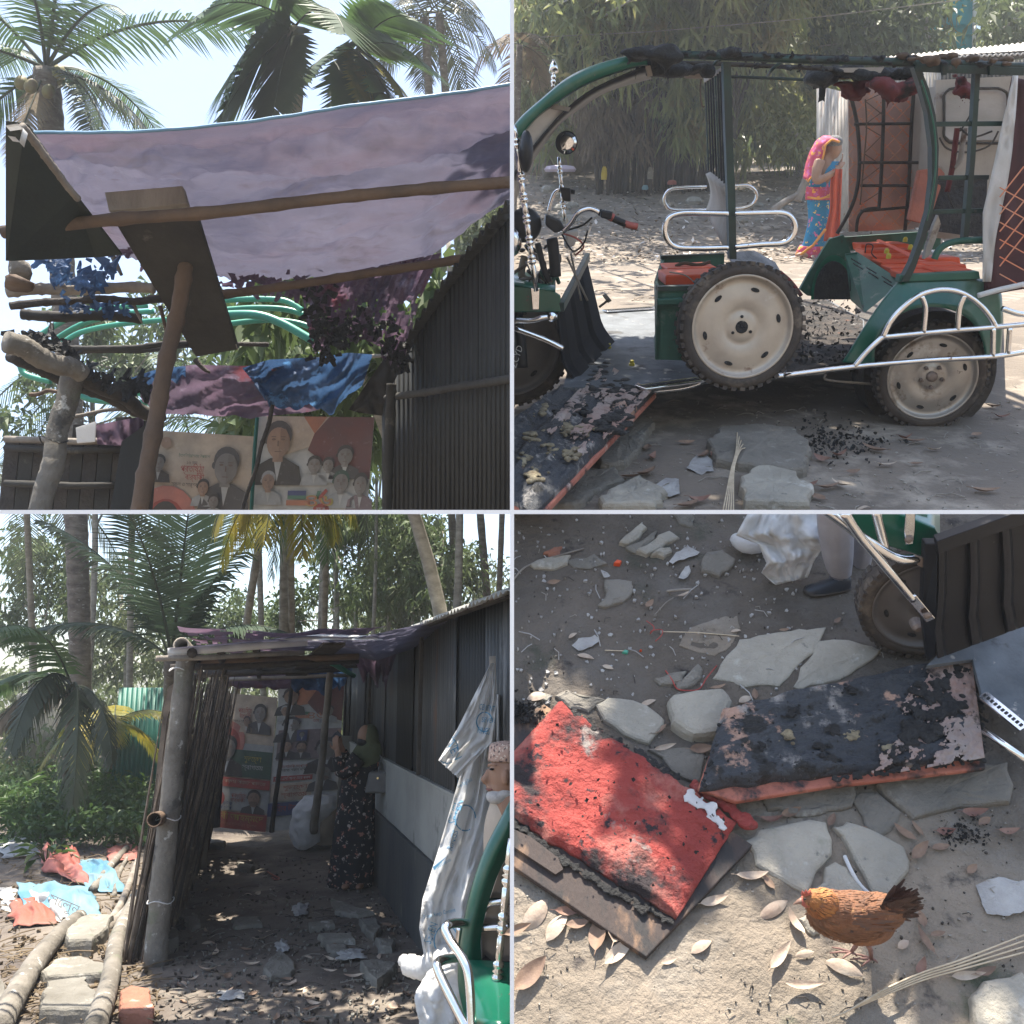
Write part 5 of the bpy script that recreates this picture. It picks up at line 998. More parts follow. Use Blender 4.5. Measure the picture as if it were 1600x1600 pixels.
# second tarp, blue and plum
tt = thing('tarp', V(400, 610, 5.2), 'torn blue and plum tarp slung low between the posts', 'tarp')
def hangf(topl, botl, z, m, name, seed, amp, nu=50, nv=14, rag=5):
    b = MB(); b.sheet(hang(topl, botl, z, z+.1, nu, nv, amp, seed, rag=rag, freq=6, diag=3)); return b.build(name, m, tt, smooth=True, clip=CL)
hangf([(212, 592), (240, 578), (300, 570), (400, 572), (480, 575)], [(222, 628), (250, 645), (330, 650), (400, 651), (500, 640)], 5.15, m_tarp_d, 'plum_sheet', 3, .09)
hangf([(378, 575), (420, 562), (500, 558), (545, 551), (582, 554)], [(400, 600), (430, 632), (480, 638), (520, 640), (566, 606)], 5.05, m_tarp_b, 'blue_sheet', 6, .1, rag=9)
hangf([(205, 590), (250, 575), (290, 572)], [(212, 604), (250, 598), (290, 590)], 5.0, m_tarp_b, 'blue_sheet', 9, .06, 24, 6)
b = MB(); b.tube(spline([V(400, 600, 5.0), V(408, 612, 4.98), V(416, 626, 5.0)], 4), [.012, .004], n=6); b.build('blue_shred', m_tarp_b, tt)
# dark plank fence
tg = thing('plank_fence', V(120, 780, 5.0), 'dark sooty plank fence below the hoses in the lower corner', 'fence')
k = 0; x = 8
while x < 232:
    wdt = R_.uniform(17, 24); yt = lerp(668, 652, x/232) + R_.uniform(-5, 5) if x > 110 else 686 + R_.uniform(-4, 4)
    MB().prism([V(x, yt, 5.1), V(x+wdt, yt-1, 5.1), V(x+wdt-12, 812, 5.1), V(x-12, 812, 5.1)], Vector((0, .02+.01*(k % 2), 0))).build('plank', m_dkboard if k % 2 else m_soot, tg, clip=CA, bevel=.003); x += wdt+.8; k += 1
for y, m in ((686, m_wood), (700, m_dkboard), (755, m_dkboard)):
    MB().tube([V(8, y, 5.05), V(120, y+4, 5.03), V(226, y+2, 5.05)], .02, n=8).build('rail', m, tg, smooth=True, clip=CL)
tag(MB().prism([V(118, 668, 4.95), V(150, 658, 4.95), V(148, 690, 4.95), V(120, 692, 4.95)], Vector((0, .01, 0))).build('cloth_scrap', m_white, bevel=.002), 'white cloth scrap over the dark plank fence', 'rag')
b = MB(); b.sheet(hang([(150, 664), (225, 650)], [(152, 694), (222, 700)], 4.95, 4.97, 20, 6, .05, 3)); tag(b.build('cloth_scrap', m_tarp_d, smooth=True), 'plum cloth with stripes hung over the dark plank fence', 'cloth')
tag(MB().prism([V(190, 690, 4.9), V(232, 660, 4.9), V(222, 812, 4.9), V(170, 812, 4.9)], Vector((0, .02, 0))).build('tin_sheet', m_tin_dark, clip=CA), 'black sooty sheet behind the crooked bamboo pole', 'tin sheet')
# faded banners seen close
tn = thing('banner', V(320, 790, 5.6), 'faded cream banner with red ring and printed heads, left one under the awning', 'banner', 'faded banners under the awning')
B3 = Board(V(236, 672, 5.6), V(398, 682, 5.6), V(196, 1020, 5.7), V(372, 1020, 5.7)); backing(B3, m_pr['cream'], tn, clip=CA)
def clipkids(t, pl):
    for o in list(t.children):
        if o.modifiers: continue
        me = o.data; off = Vector(o['_o']); bm = bmesh.new(); bm.from_mesh(me)
        for pc, pn in pl: bmesh.ops.bisect_plane(bm, geom=bm.verts[:]+bm.edges[:]+bm.faces[:], plane_co=pc-off, plane_no=pn, clear_outer=True)
        if not bm.verts: bm.free(); bpy.data.objects.remove(o); continue
        bm.to_mesh(me); bm.free()
mb = MB(); B3.oval(mb, .22, .4, .3, .16, 1); mb.build('print_ring', m_pr['pink'], tn); mb = MB(); B3.oval(mb, .22, .42, .2, .12, 1.5); mb.build('print_ring', m_pr['red'], tn); mb = MB(); B3.oval(mb, .22, .4, .14, .09, 2); mb.build('print_hair', m_pr['black'], tn)
portrait(B3, tn, .76, .14, .12, .08, 'dark', 'skin_grey', hair='dark'); portrait(B3, tn, .56, .24, .055, .035, 'grey', 'skin'); portrait(B3, tn, .68, .3, .05, .03, 'grey', 'skin_grey', l=8); portrait(B3, tn, .12, .14, .06, .035, 'black', 'skin_grey'); mb = MB(); B3.oval(mb, .16, .05, .05, .025, 1); mb.build('print_face', m_pr['skin'], tn)
wr(B3, tn, 'ইতালি ভাইরাসনামা উপজেলা', .3, .11, .014, .3, 'green'); wr(B3, tn, '১৬ তম', .38, .14, .014, .1, 'dark'); wr(B3, tn, 'প্রতিষ্ঠা', .33, .175, .03, .22, 'red'); wr(B3, tn, 'বার্ষিকী', .38, .21, .026, .18, 'red'); wr(B3, tn, 'সফল ও সার্থক হউক', .26, .24, .017, .34, 'black')
clipkids(tn, CUP)
tn = thing('banner', V(490, 790, 5.6), 'faded pale banner with maroon corner and orange numeral, right one under the awning', 'banner', 'faded banners under the awning')
B4 = Board(V(402, 650, 5.6), V(585, 652, 5.6), V(384, 1020, 5.7), V(556, 1020, 5.7)); backing(B4, m_pr['white'], tn, clip=CA)
mb = MB(); mb.poly([B4.P(.62, 0, 1), B4.P(.5, .07, 1), B4.P(.45, .14, 1), B4.P(.62, .2, 1), B4.P(1, .26, 1), B4.P(1, 0, 1)]); mb.build('print_patch', m_pr['maroon'], tn)
mb = MB(); mb.poly([B4.P(.08, 0, .6), B4.P(.26, .16, .6), B4.P(.5, .12, .6), B4.P(.62, 0, .6)]); mb.build('print_patch', m_pr['cream'], tn); mb = MB(); mb.poly([B4.P(.4, 0, .8), B4.P(.5, .07, .8), B4.P(.6, 0, .8)]); mb.build('print_patch', m_pr['orange'], tn)
portrait(B4, tn, .2, .1, .11, .075, 'black', 'skin', hair='dark'); portrait(B4, tn, .13, .27, .06, .04, 'grey', 'skin', hair='grey'); portrait(B4, tn, .52, .2, .06, .035, 'grey', 'skin_grey'); portrait(B4, tn, .64, .2, .05, .03, 'grey', 'skin_grey'); portrait(B4, tn, .78, .16, .07, .04, 'dark', 'skin_grey'); portrait(B4, tn, .76, .27, .07, .045, 'grey', 'skin_grey', hair='dgreen'); portrait(B4, tn, .93, .28, .06, .045, 'plum', 'skin_grey')
area(B4, tn, 'navy', .3, .31, .46, .33, l=2); area(B4, tn, 'green', .3, .33, .46, .345, l=2); area(B4, tn, 'orange', .29, .35, .5, .372, l=2); wr(B4, tn, '৪৬', .45, .375, .055, .24, 'yellow', l=5); wr(B4, tn, '৪৬', .455, .372, .048, .22, 'orange', l=6)
mb = MB(); B4.oval(mb, .6, .385, .07, .022, 3); mb.build('print_patch', m_pr['red'], tn); wr(B4, tn, 'বছর', .56, .392, .014, .08, 'white', l=7); mb = MB(); B4.oval(mb, .32, .43, .13, .03, 3); mb.build('print_hair', m_pr['black'], tn)
mb = MB(); mb.poly([B4.P(.56, .31, 3), B4.P(.54, .345, 3), B4.P(.57, .345, 3), B4.P(.59, .31, 3)]); mb.build('print_patch', m_pr['green'], tn); mb = MB(); mb.poly([B4.P(.63, .3, 3), B4.P(.56, .34, 3), B4.P(.585, .35, 3), B4.P(.65, .31, 3)]); mb.build('print_patch', m_pr['red'], tn)
clipkids(tn, CUP)
b = MB(); b.tube([V(402, 652, 5.58), V(398, 700, 5.58), V(392, 812, 5.58)], .012, n=6); tag(b.build('stick', m_tin_green, clip=CA), 'green edge pole between the two faded banners', 'stick')
# dark tin wall with a toothed top edge at the right
tw = thing('tin_wall', V(700, 780, 4.6), 'tall black tin wall with a toothed roof edge on the right under the awning', 'wall')
edge = [(598, 640), (604, 620), (655, 520), (700, 455), (750, 392), (812, 322)]; xs_ = rng(597, 812, 11)
def ey(x):
    for (xa, ya), (xb, yb) in zip(edge, edge[1:]):
        if xa <= x <= xb: return lerp(ya, yb, (x-xa)/(xb-xa))
    return 640
def zw(x): return lerp(5.3, 3.4, (x-597)/215)
for i in range(10):
    n = 24; gg = [[], []]
    for j in range(n+1):
        x = lerp(xs_[i], xs_[i+1], j/n); o = .012*math.cos(2*PI*j/n*3)
        gg[0].append(V(x, ey(x), zw(x)+o+.01*(i % 2))); gg[1].append(V(x, 830, zw(x)+o+.01*(i % 2)))
    b = MB(); b.sheet(gg); b.build('tin_panel', m_tin_dark, tw, smooth=True, clip=CA, thick=.002)
pole(604, 622, 5.1, 812, 590, 3.4, .02, m_dkboard, 'dark rail nailed along the black tin wall', 'rail', 'rail', clip=CA, wob=.002)
pole(612, 600, 4.9, 604, 812, 4.95, .03, m_dkboard, 'sooty corner stud at the end of the black tin wall', 'stud', 'stud', clip=CA, wob=.002)
b = MB(); n = 240; gg = [[], []]
for i in range(n+1):
    t = i/n; x, y = lerp(640, 812, t), ey(lerp(640, 812, t))-3; o = .02*math.cos(2*PI*t*17); P = V(x, y, zw(x)-.06); gg[0].append(P + Vector((-.03, -.03, o+.01))); gg[1].append(P + Vector((.5, .55, .3+o)))
b.sheet(gg); tag(b.build('roof_sheet', m_tin_dark, smooth=True, clip=CA, thick=.002), 'corrugated roof edge with small teeth above the black tin wall', 'roof sheet')
b = MB(); b.sheet(hang([(545, 640), (600, 560), (650, 520)], [(560, 645), (600, 650), (640, 640)], 5.25, 5.3, 20, 10, .05, 3)); tag(b.build('roof_board', m_dkboard, smooth=True, clip=CA), 'sooty sheet under the roof edge beside the blue tarp', 'roof board')
# ================================================================ the road with the burnt rickshaw
def hump(x, y):
    h = 0
    if y > 14: h += .085*min(y-14, 11)
    if y > 25: h += .02*(y-25)
    if y > 13: h += .12*nz(x*.5, y*.5, 3)*min(1, (y-13)/4)
    return h
y0 = F2.Yg(1200, 800)
xs = [0] + rng(.02, 4, 80) + rng(4.2, 12, 40) + rng(12.5, 26, 20) + [34, 60]
ys = rng(y0, 9, 90) + rng(9.1, 30, 90) + [34, 40, 55, 80]
g = ground_sheet(F2, xs, ys, .008, 1.5, [m_road], 'road', clip=CR + CUP, hfun=hump); tag(g, 'pale trodden earth road running behind and under the burnt rickshaw')
def fh(px, py, Y): return F2.q(px, py, Y)
def onm(px, Y):                              # a point on the rubbish mound
    x = (px-800)/FP*Y*1.02; return F2.w(x, Y, hump(x, Y))
m_litter = mat('litter_brown', (.3, .24, .18), (.16, .125, .095), sc=3, rough=.95, bump=.5)
m_paper = mat('paper_scrap', (.6, .58, .55), (.4, .36, .33), sc=4, rough=.9, bump=0)
b = MB(); b2 = MB()
for k in range(14000):
    Y = 13 + 15*R_.random()**1.1; x = R_.uniform(.05, Y*.62); P = F2.w(x, Y, hump(x, Y)+R_.uniform(0.01, .07)); dd = rnd_dir(); dd = dd - F2.U*dd.dot(F2.U)*.8; leaf_quad(b if k % 9 else b2, P, dd, F2.U, R_.uniform(.06, .17), R_.uniform(.03, .07), 0)
tag(b.build('dry_litter', m_litter, clip=CR), 'brown dry leaf litter banked along the far side of the road', kind='stuff'); tag(b2.build('paper_litter', m_paper, clip=CR), 'pale scraps of paper and plastic in the leaf litter', kind='stuff')
for (x, y, w_, h_, m, lb) in [(944, 268, 9, 14, mat('yellow_plastic', (.6, .45, .05), rough=.5, bump=0), 'small yellow packet at the foot of the bamboo clump'), (1050, 284, 14, 5, m_pink, 'pinkish scrap of plastic in front of the bamboo clump'), (1008, 292, 10, 5, m_cyan, 'blue scrap of plastic in the leaf litter'), (875, 262, 48, 7, mat('lilac_cloth', (.5, .44, .52), (.42, .36, .46), sc=3, bump=.2), 'lilac cloth lying on the rubbish bank behind the mirror'), (1016, 268, 9, 13, m_stone, 'grey rag on a stump beside the bamboo clump')]:
    Y = 21; c = fh(x, y, Y); b = MB(); r_ = w_/2*Y/FP; hh = h_/2*Y/FP
    b.rings([[c + Rv*(math.cos(t)*r_*f*(1+.2*nz(t, f*3, x))) + F2.F*(math.sin(t)*r_*.6*f) + F2.U*(hh*s_) for t in rng(0, 5.8, 11)] for f, s_ in ((.9, -1.6), (1, -.6), (.8, .6), (.4, 1))]); tag(b.build('litter_scrap', m), lb, 'litter')
for k in range(14):
    Y = R_.uniform(17, 21); px = R_.choice([R_.uniform(1060, 1140), R_.uniform(830, 900), R_.uniform(1150, 1200)]); P = onm(px, Y); s_ = R_.uniform(.08, .2)
    b = MB(); b.rings([[P + Rv*(math.cos(t)*s_*f*(1+.3*nz(t*2, k))) + F2.F*(math.sin(t)*s_*f) + F2.U*(s_*z_) for t in rng(0, 5.5, 8)] for f, z_ in ((1, -.2), (1.05, .3), (.7, .7), (.2, .8))]); tag(b.build('rubble_lump', m_stone), 'pale lump of rubble on the bank behind the rickshaw', 'stone', 'rubble lumps on the bank')
# bamboo clump
tbm = thing('bamboo_clump', onm(1010, 26), 'dense bamboo clump with dark bare culms and drooping grey green leaves', 'bamboo')
m_culm = mat('bamboo_culm', (.07, .055, .045), (.035, .03, .026), sc=3, rough=.8, bump=.2)
tips = []
for k in range(95):
    px = R_.gauss(1000, 52) if k < 70 else R_.uniform(1040, 1110); Y = R_.uniform(21, 23); base = onm(min(max(px, 925), 1105), Y) ; lean = (px-1005)/60*R_.uniform(.2, .7)+R_.uniform(-.3, .3)
    h = R_.uniform(4.5, 8); pts = [base + F2.U*(-.1), base + F2.U*h*.35 + Rv*lean*.3, base + F2.U*h*.7 + Rv*lean*1.2 - F2.F*R_.uniform(0, 1), base + F2.U*h + Rv*lean*3 - F2.F*R_.uniform(0, 2.5)]
    sp = spline(pts, 3); b = MB(); b.tube(sp, [.045, .015], n=6); b.build('culm', m_culm, tbm, smooth=True); tips.append(sp)
def sprays(b, P, n, ln, down=.9, rr=R_):
    for k in range(n):
        d = (rnd_dir(rr) + Vector((0, 0, -down))).normalized(); leaf_quad(b, P + rnd_dir(rr)*.1, d, rnd_dir(rr), ln*rr.uniform(.7, 1.25), ln*.14, .35)
lv = MB(); dl = MB()
for sp in tips:
    for k in range(26):
        t = R_.uniform(.45, 1); p = polyline(sp, t) + rnd_dir()*R_.uniform(.1, .9); sprays(lv, p, 8, .55)
for k in range(300):
    sprays(dl, fh(R_.uniform(915, 1010) + R_.gauss(0, 14), R_.uniform(145, 235), R_.uniform(20.8, 22.5)), 8, .36, 1.8)
for k in range(1250):                      # drooping masses round and above the culms
    x = R_.uniform(803, 1290); y = R_.uniform(-60, 150 if not (900 < x < 1120) else 120) if R_.random() < .7 or (900 < x < 1120) else R_.uniform(120, 235); sprays(lv, fh(x, y, R_.uniform(22, 30)), 11, .62)
for k in range(110): sprays(lv, fh(R_.uniform(1050, 1125), R_.uniform(110, 215), R_.uniform(20.5, 22)), 10, .5, 1.3)
tag(lv.build('leaves', m_leafd, tbm, clip=CR), kind='stuff'); tag(dl.build('dry_leaves', m_brownleaf, tbm, clip=CR), kind='stuff')
# trees behind and to both sides
def tree2(px0, px1, py0, py1, Y, n, ln, m, label, seed=0, nper=14, trunkx=None, rad=.45, narrow=.38, name='leafy_tree'):
    rr = random.Random(seed); base = onm(trunkx or (px0+px1)/2, Y); t = thing(name, base, label, 'tree'); lv = MB(); b = MB(); top_ = fh((px0+px1)/2, py0, Y)
    b.tube(spline([base, base.lerp(top_, .5) + Rv*rr.uniform(-.4, .4), top_], 6), [.14, .04], n=7)
    for k in range(n):
        c = fh(rr.uniform(px0, px1), rr.uniform(py0, py1), Y + rr.uniform(-1.5, 1.5)); leaf_cloud(lv, c, (rad,)*3, nper, ln, rr, narrow)
        if k % 9 == 0: st = base.lerp(top_, rr.uniform(.3, .9)); b.tube([st, (st+c)/2 + F2.U*.1, c], [.035, .008], n=4)
    b.build('trunk', m_bark2, t, smooth=True, clip=CR); lv.build('crown', m, t, clip=CR); return t
m_yel = mat('leaf_yellowish', (.2, .19, .06), (.1, .12, .045), sc=.5, rough=.6, bump=0, trans=.35)
tree2(800, 905, -30, 175, 24, 150, .3, m_yel, 'yellowish leafy tree at the left edge above the rickshaw front', 1)
tree2(1270, 1420, -30, 100, 23, 190, .3, m_leaf2, 'leafy tree with round clumps behind the tin shed', 2)
tree2(1545, 1620, -30, 80, 22, 80, .28, m_leaf2, 'leafy tree beyond the tin roof at the right edge', 3)
tree2(1400, 1482, -30, 95, 22.5, 70, .28, m_leaf2, 'thin tree in front of the teal building', 4)
tree2(1140, 1285, 60, 215, 27, 190, .28, m_leafd, 'bushy tree between the bamboo clump and the tin shed', 5)
tree2(1200, 1262, 190, 232, 21, 26, .2, m_yel, 'low shrub beside the tin shed', 6, name='shrub')
tree2(805, 925, 165, 240, 29, 80, .25, m_leafd, 'low bushy tree behind the round mirror', 7)
b = MB(); rr = random.Random(5)
for k in range(2900):
    leaf_cloud(b, fh(rr.uniform(795, 1620), rr.uniform(-40, 235)*1.0 if rr.random() < .8 else rr.uniform(150, 262), rr.uniform(33, 38)), (.5, .5, .4), 4, .55, rr, .45)
tag(b.build('far_foliage', m_leafd, clip=CR), 'mass of far foliage filling the view behind the bamboo', kind='stuff')
# things behind: teal building, pale wall, rock pile
m_teal = mat('teal_paint', (.01, .26, .3), (.01, .2, .24), sc=1, rough=.7, bump=.1)
tt_ = thing('building', fh(1500, 240, 24), 'teal painted building seen high between the trees', 'building')
b = MB(); b.prism([fh(1474, -40, 24), fh(1526, -40, 24), fh(1522, 250, 24), fh(1466, 250, 24)], F2.F*3); b.build('wall', m_teal, tt_)
for y in (37, 52): b = MB(); b.prism([fh(1472, y, 23.98), fh(1526, y-1, 23.98), fh(1526, y+1, 23.98), fh(1472, y+3, 23.98)], F2.F*-.04); b.build('ledge', m_teal, tt_)
b = MB(); b.prism([fh(1521, -40, 23.95), fh(1526, -40, 23.95), fh(1520, 250, 23.95), fh(1515, 250, 23.95)], F2.F*-.05); b.build('corner_trim', m_white, tt_)
b = MB(); b.prism([fh(1215, 205, 31), fh(1262, 205, 31), fh(1262, 262, 31), fh(1215, 262, 31)], F2.F*.3); tag(b.build('low_wall', m_stone), 'grey low block wall left of the tin shed', 'wall')
b = MB(); b.prism([fh(795, 140, 32), fh(830, 140, 32), fh(830, 262, 32), fh(795, 262, 32)], F2.F*.3); tag(b.build('house_wall', m_plaster, clip=CR), 'pale grey house wall glimpsed behind the rickshaw windscreen', 'wall')
b = MB(); c = fh(868, 262, 27)
b.rings([[c + Rv*(math.cos(t)*1.5*f*(1+.25*nz(t*1.5, f*3, 2))) + F2.F*(math.sin(t)*.9*f) + F2.U*h for t in rng(0, 6, 20)] for f, h in ((1, -.5), (1.02, .2), (.95, .6), (.75, 1), (.4, 1.2))]); tag(b.build('earth_heap', m_litter, smooth=True), 'brown heap of earth and rock behind the round mirror', 'heap')
for pts, lb in (([(1208, 330), (1222, 318), (1258, 298)], 'grey driftwood stick beside the woman in the sari'), ([(1245, 315), (1255, 290), (1262, 268)], 'upright broken branch behind the woman in the sari')):
    tag(MB().tube(spline([fh(x, y, 15.2) for x, y in pts], 4), [.07, .04], n=8).build('branch', m_wood, smooth=True), lb, 'branch')
tag(MB().tube([fh(800, 60, 20), fh(1010, 50, 20), fh(1250, 30, 20), fh(1500, 0, 20)], .012, n=4).build('cable', m_bark2, clip=CR), 'thin cable strung across the bamboo', 'cable')
# tin shed
Ysh = 15.4
ts = thing('tin_shed', fh(1310, 385, Ysh), 'corrugated tin shed with rusty roof behind the rickshaw cabin', 'shed')
def corr2(x0, x1, yt0, yt1, yb, Y, m, pitch=6, name='tin_panel', amp=.02, dz=0):
    n = int((x1-x0)/pitch*6); g_ = [[], []]
    for i in range(n+1):
        x = lerp(x0, x1, i/n); o = amp*math.cos(2*PI*(x-x0)/pitch); g_[0].append(fh(x, lerp(yt0, yt1, i/n), Y+dz*i/n+o)); g_[1].append(fh(x, yb, Y+dz*i/n+o))
    b = MB(); b.sheet(g_); return b.build(name, m, ts, smooth=True, thick=.003)
m_tin_w = mat('tin_whitish', (.5, .47, .43), (.33, .3, .27), sc=2, rough=.6, bump=.1, stretch=(2, 2, .4), spots=[((.3, .17, .11), 3.5, .6, .08)])
corr2(1276, 1342, 133, 150, 392, Ysh, m_tin_w, 5.2, dz=1.4); corr2(1342, 1470, 110, 106, 392, Ysh+1.4, m_tin_w, 5.2, dz=.3); corr2(1470, 1620, 100, 92, 392, Ysh+1.7, m_tin_dark, 6)
g_ = [[], []]
for i in range(200): t = i/199; x = lerp(1375, 1620, t); o = .012*math.cos(i*.9); g_[0].append(fh(x, lerp(91, 66, t), 16.4+o) + F2.U*o); g_[1].append(fh(x, lerp(93, 84, t), 15+o) + F2.U*o)
b = MB(); b.sheet(g_); b.build('roof_sheet', m_tin_w, ts, smooth=True, thick=.02)
b = MB(); b.bar(fh(1400, 97, 15.1), fh(1620, 84, 15.1), .08, .1, F2.U); b.build('roof_beam', m_soot, ts)
# ================================================================ woman in the sari
Yz = F2.Yg(1272, 402)
def Qz(x, y, d=0): return F2.q(x, y, Yz+d)
k_ = Yz/FP                                    # metres per pixel there
tz = thing('person', F2.g(1272, 402), 'grey haired woman in a blue flowered sari standing with bowed head by the tin shed', 'person')
b = MB(); b.ell(Qz(1303, 231), [Rv*(11*k_), F2.F*(11*k_), F2.U*(16*k_)], 18, 12); b.tube([Qz(1295, 238), Qz(1288, 250)], [6*k_, 8*k_], n=10); b.ell(Qz(1313, 234), [Rv*(3*k_), F2.F*(2.4*k_), F2.U*(2.8*k_)], 8, 6)
b.rings(loft(F2, Yz, interp([(244, 1281, 1298), (256, 1274, 1304), (275, 1268, 1305), (300, 1266, 1298), (340, 1264, 1296), (395, 1258, 1288)], 3)))
b.tube(spline([Qz(1281, 252, -.16), Qz(1276, 268, -.22), Qz(1277, 282, -.26), Qz(1292, 276, -.3), Qz(1309, 265, -.22)], 4), [8.2*k_, 4*k_], n=10); b.tube(spline([Qz(1298, 254, .15), Qz(1302, 270, .1), Qz(1313, 256, -.05)], 4), [6*k_, 3.4*k_], n=8)
hand(b, Qz(1308, 266, -.22), Qz(1316, 256)-Qz(1308, 266), Vector((0, -1, .2)), .17, .5); hand(b, Qz(1312, 258, -.05), Qz(1316, 248)-Qz(1312, 258), Vector((1, -.4, .2)), .17, .3)
b.ell(F2.g(1255, 399, .04), [Rv*.12, F2.F*.06, F2.U*.05], 10, 7); b.build('body', m_skin, tz, remesh=.014)
m_sari = floral('sari_blue', (.003, .2, .4), [(.7, .12, .25), (.75, .55, .1), (.02, .1, .25)], 8, .2, (.0, .16, .3)); m_sarib = floral('sari_border', (.4, .03, .09), [(.75, .35, .05), (.5, .1, .3)], 9, .3, (.55, .06, .12)); m_or = mat('orange_cloth', (.6, .09, .03), (.48, .07, .03), sc=3, rough=.85, bump=.2, trans=.15); m_yb = mat('yellow_border', (.65, .33, .04), (.5, .15, .04), sc=9, rough=.8, bump=.1)
b = MB(); b.rings(loft(F2, Yz, interp([(252, 1290, 1311), (264, 1275, 1310), (282, 1267, 1303), (300, 1262, 1299), (318, 1262, 1298), (345, 1263, 1299), (375, 1256, 1296), (399, 1248, 1284), (402, 1249, 1282)], 4), fold=.05, n=36)); b.build('sari', m_sari, tz, smooth=True)
b = MB(); b.rings(loft(F2, Yz, interp([(292, 1260, 1300), (300, 1259, 1301), (312, 1259, 1300)], 3), fold=.05, n=36, flat=.78)); b.build('sari_waist', m_sarib, tz, smooth=True)
b = MB(); b.rings(loft(F2, Yz-.01, interp([(384, 1250, 1292), (394, 1244, 1288), (402, 1243, 1284)], 3), fold=.05, n=36, flat=.85)); b.build('sari_hem', m_sarib, tz, smooth=True)
b = MB(); b.sheet([[Qz(x0, y, -.3+.05*math.sin(i*1.3)) for x0, i in [(lerp(a, c, j/8), j) for j in range(9)]] for y, a, c in [(lerp(264, 377, q/14), lerp(1302, 1289, q/14) - 2*math.sin(q*.6), lerp(1316, 1311, q/14)) for q in range(15)]]); b.build('orange_drape', m_or, tz, smooth=True, thick=.008)
pv = [(1306, 215), (1290, 214), (1278, 222), (1268, 240), (1262, 258), (1258, 280)]; qv = [(1312, 222), (1300, 218), (1290, 226), (1287, 242), (1281, 262), (1262, 284)]
g_ = []
for i in range(25):
    p = polyline([Vector(a+(0,)) for a in pv], i/24); q = polyline([Vector(a+(0,)) for a in qv], i/24); g_.append([Qz(p.x-1, p.y, .16), Qz(p.x-3, p.y-2, .02), Qz(lerp(p.x, q.x, .4), lerp(p.y, q.y, .4), -.12+.02*nz(i*.7, 1)), Qz(q.x, q.y, -.19)])
b = MB(); b.sheet(g_); b.build('veil', m_sarib, tz, smooth=True, thick=.01)
b = MB(); b.tube([r_[3] for r_ in g_], 1.6*k_, n=6); b.tube([Qz(1251, 398, -.2), Qz(1270, 384, -.3), Qz(1290, 358, -.3)], 2*k_, n=6); b.tube([Qz(1262, 308, -.2), Qz(1280, 311, -.32), Qz(1298, 306, -.2)], 1.6*k_, n=6); tag(b.build('yellow_border', m_yb, tz, smooth=True), kind='stuff')
b = MB(); b.ell(Qz(1303.5, 222, -.01), [Rv*(12*k_), F2.F*(12.2*k_), F2.U*(9.5*k_)], 16, 10); b.build('hair', m_hair, tz, remesh=.012)
b = MB(); b.revolve(Qz(1290, 277, -.3), Qz(1309, 265)-Qz(1292, 276), [(4.4*k_, -.012), (4.9*k_, 0), (4.4*k_, .012)], 12); b.build('bangle', m_gold, tz)
# ================================================================ the burnt rickshaw
Yn = F2.Yg(1452, 668)
def Q(x, y, d=0): return F2.q(x, y, Yn+d)
kp = (Q(1453, 600)-Q(1452, 600)).length
PX = kp
m_tyre = mat('dusty_tyre', (.075, .06, .05), (.04, .035, .032), sc=7, rough=.92, bump=.3, spots=[((.16, .13, .1), 5, .55, .12)])
m_rim = mat('silver_rim', (.42, .39, .35), (.3, .27, .24), sc=3, rough=.42, bump=.05, metal=.55, spots=[((.16, .12, .09), 7, .56, .1), ((.5, .48, .45), 3, .6, .1), ((.09, .07, .06), 22, .64, .05)])
m_orange = mat('orange_battery', (.62, .085, .025), (.5, .06, .02), sc=5, rough=.5, bump=.1, spots=[((.1, .05, .04), 9, .64, .06)])
m_floor = mat('ashy_floor', (.12, .135, .15), (.06, .07, .08), sc=5, rough=.75, bump=.3, bsc=40, spots=[((.03, .03, .03), 4, .58, .08), ((.35, .33, .3), 9, .63, .05), ((.3, .14, .09), 6, .7, .05)])
m_quilt = mat('pink_quilt', (.5, .33, .28), (.4, .28, .24), sc=2, rough=.8, bump=.3, trans=.25)
m_qline = mat('quilt_stitch', (.65, .2, .1), (.5, .3, .2), sc=9, rough=.8, bump=0)
m_plaid = mat('plum_quilt', (.075, .025, .03), (.05, .02, .025), sc=4, rough=.7, bump=.2)
m_redcl = mat('burnt_red_cloth', (.16, .03, .03), (.08, .02, .02), sc=5, rough=.9, bump=.3, spots=[((.02, .015, .015), 6, .55, .1)])
m_frame = mat('scorched_green', (.018, .05, .04), (.02, .025, .024), sc=4, rough=.5, bump=.15, spots=[((.09, .08, .07), 9, .62, .06)])
m_foam = mat('charred_foam', (.03, .029, .03), (.055, .052, .05), sc=20, rough=.95, bump=1, bsc=40, spots=[((.16, .15, .15), 16, .64, .05)])
m_cream = mat('scorched_panel', (.42, .38, .34), (.28, .25, .22), sc=2, rough=.8, bump=.2, spots=[((.12, .07, .05), 4, .62, .08)])
m_clear = mat('dusty_plastic_window', (.55, .52, .5), (.4, .38, .36), sc=2.5, rough=.3, bump=.3, stretch=(1, 1, 3), trans=.3)
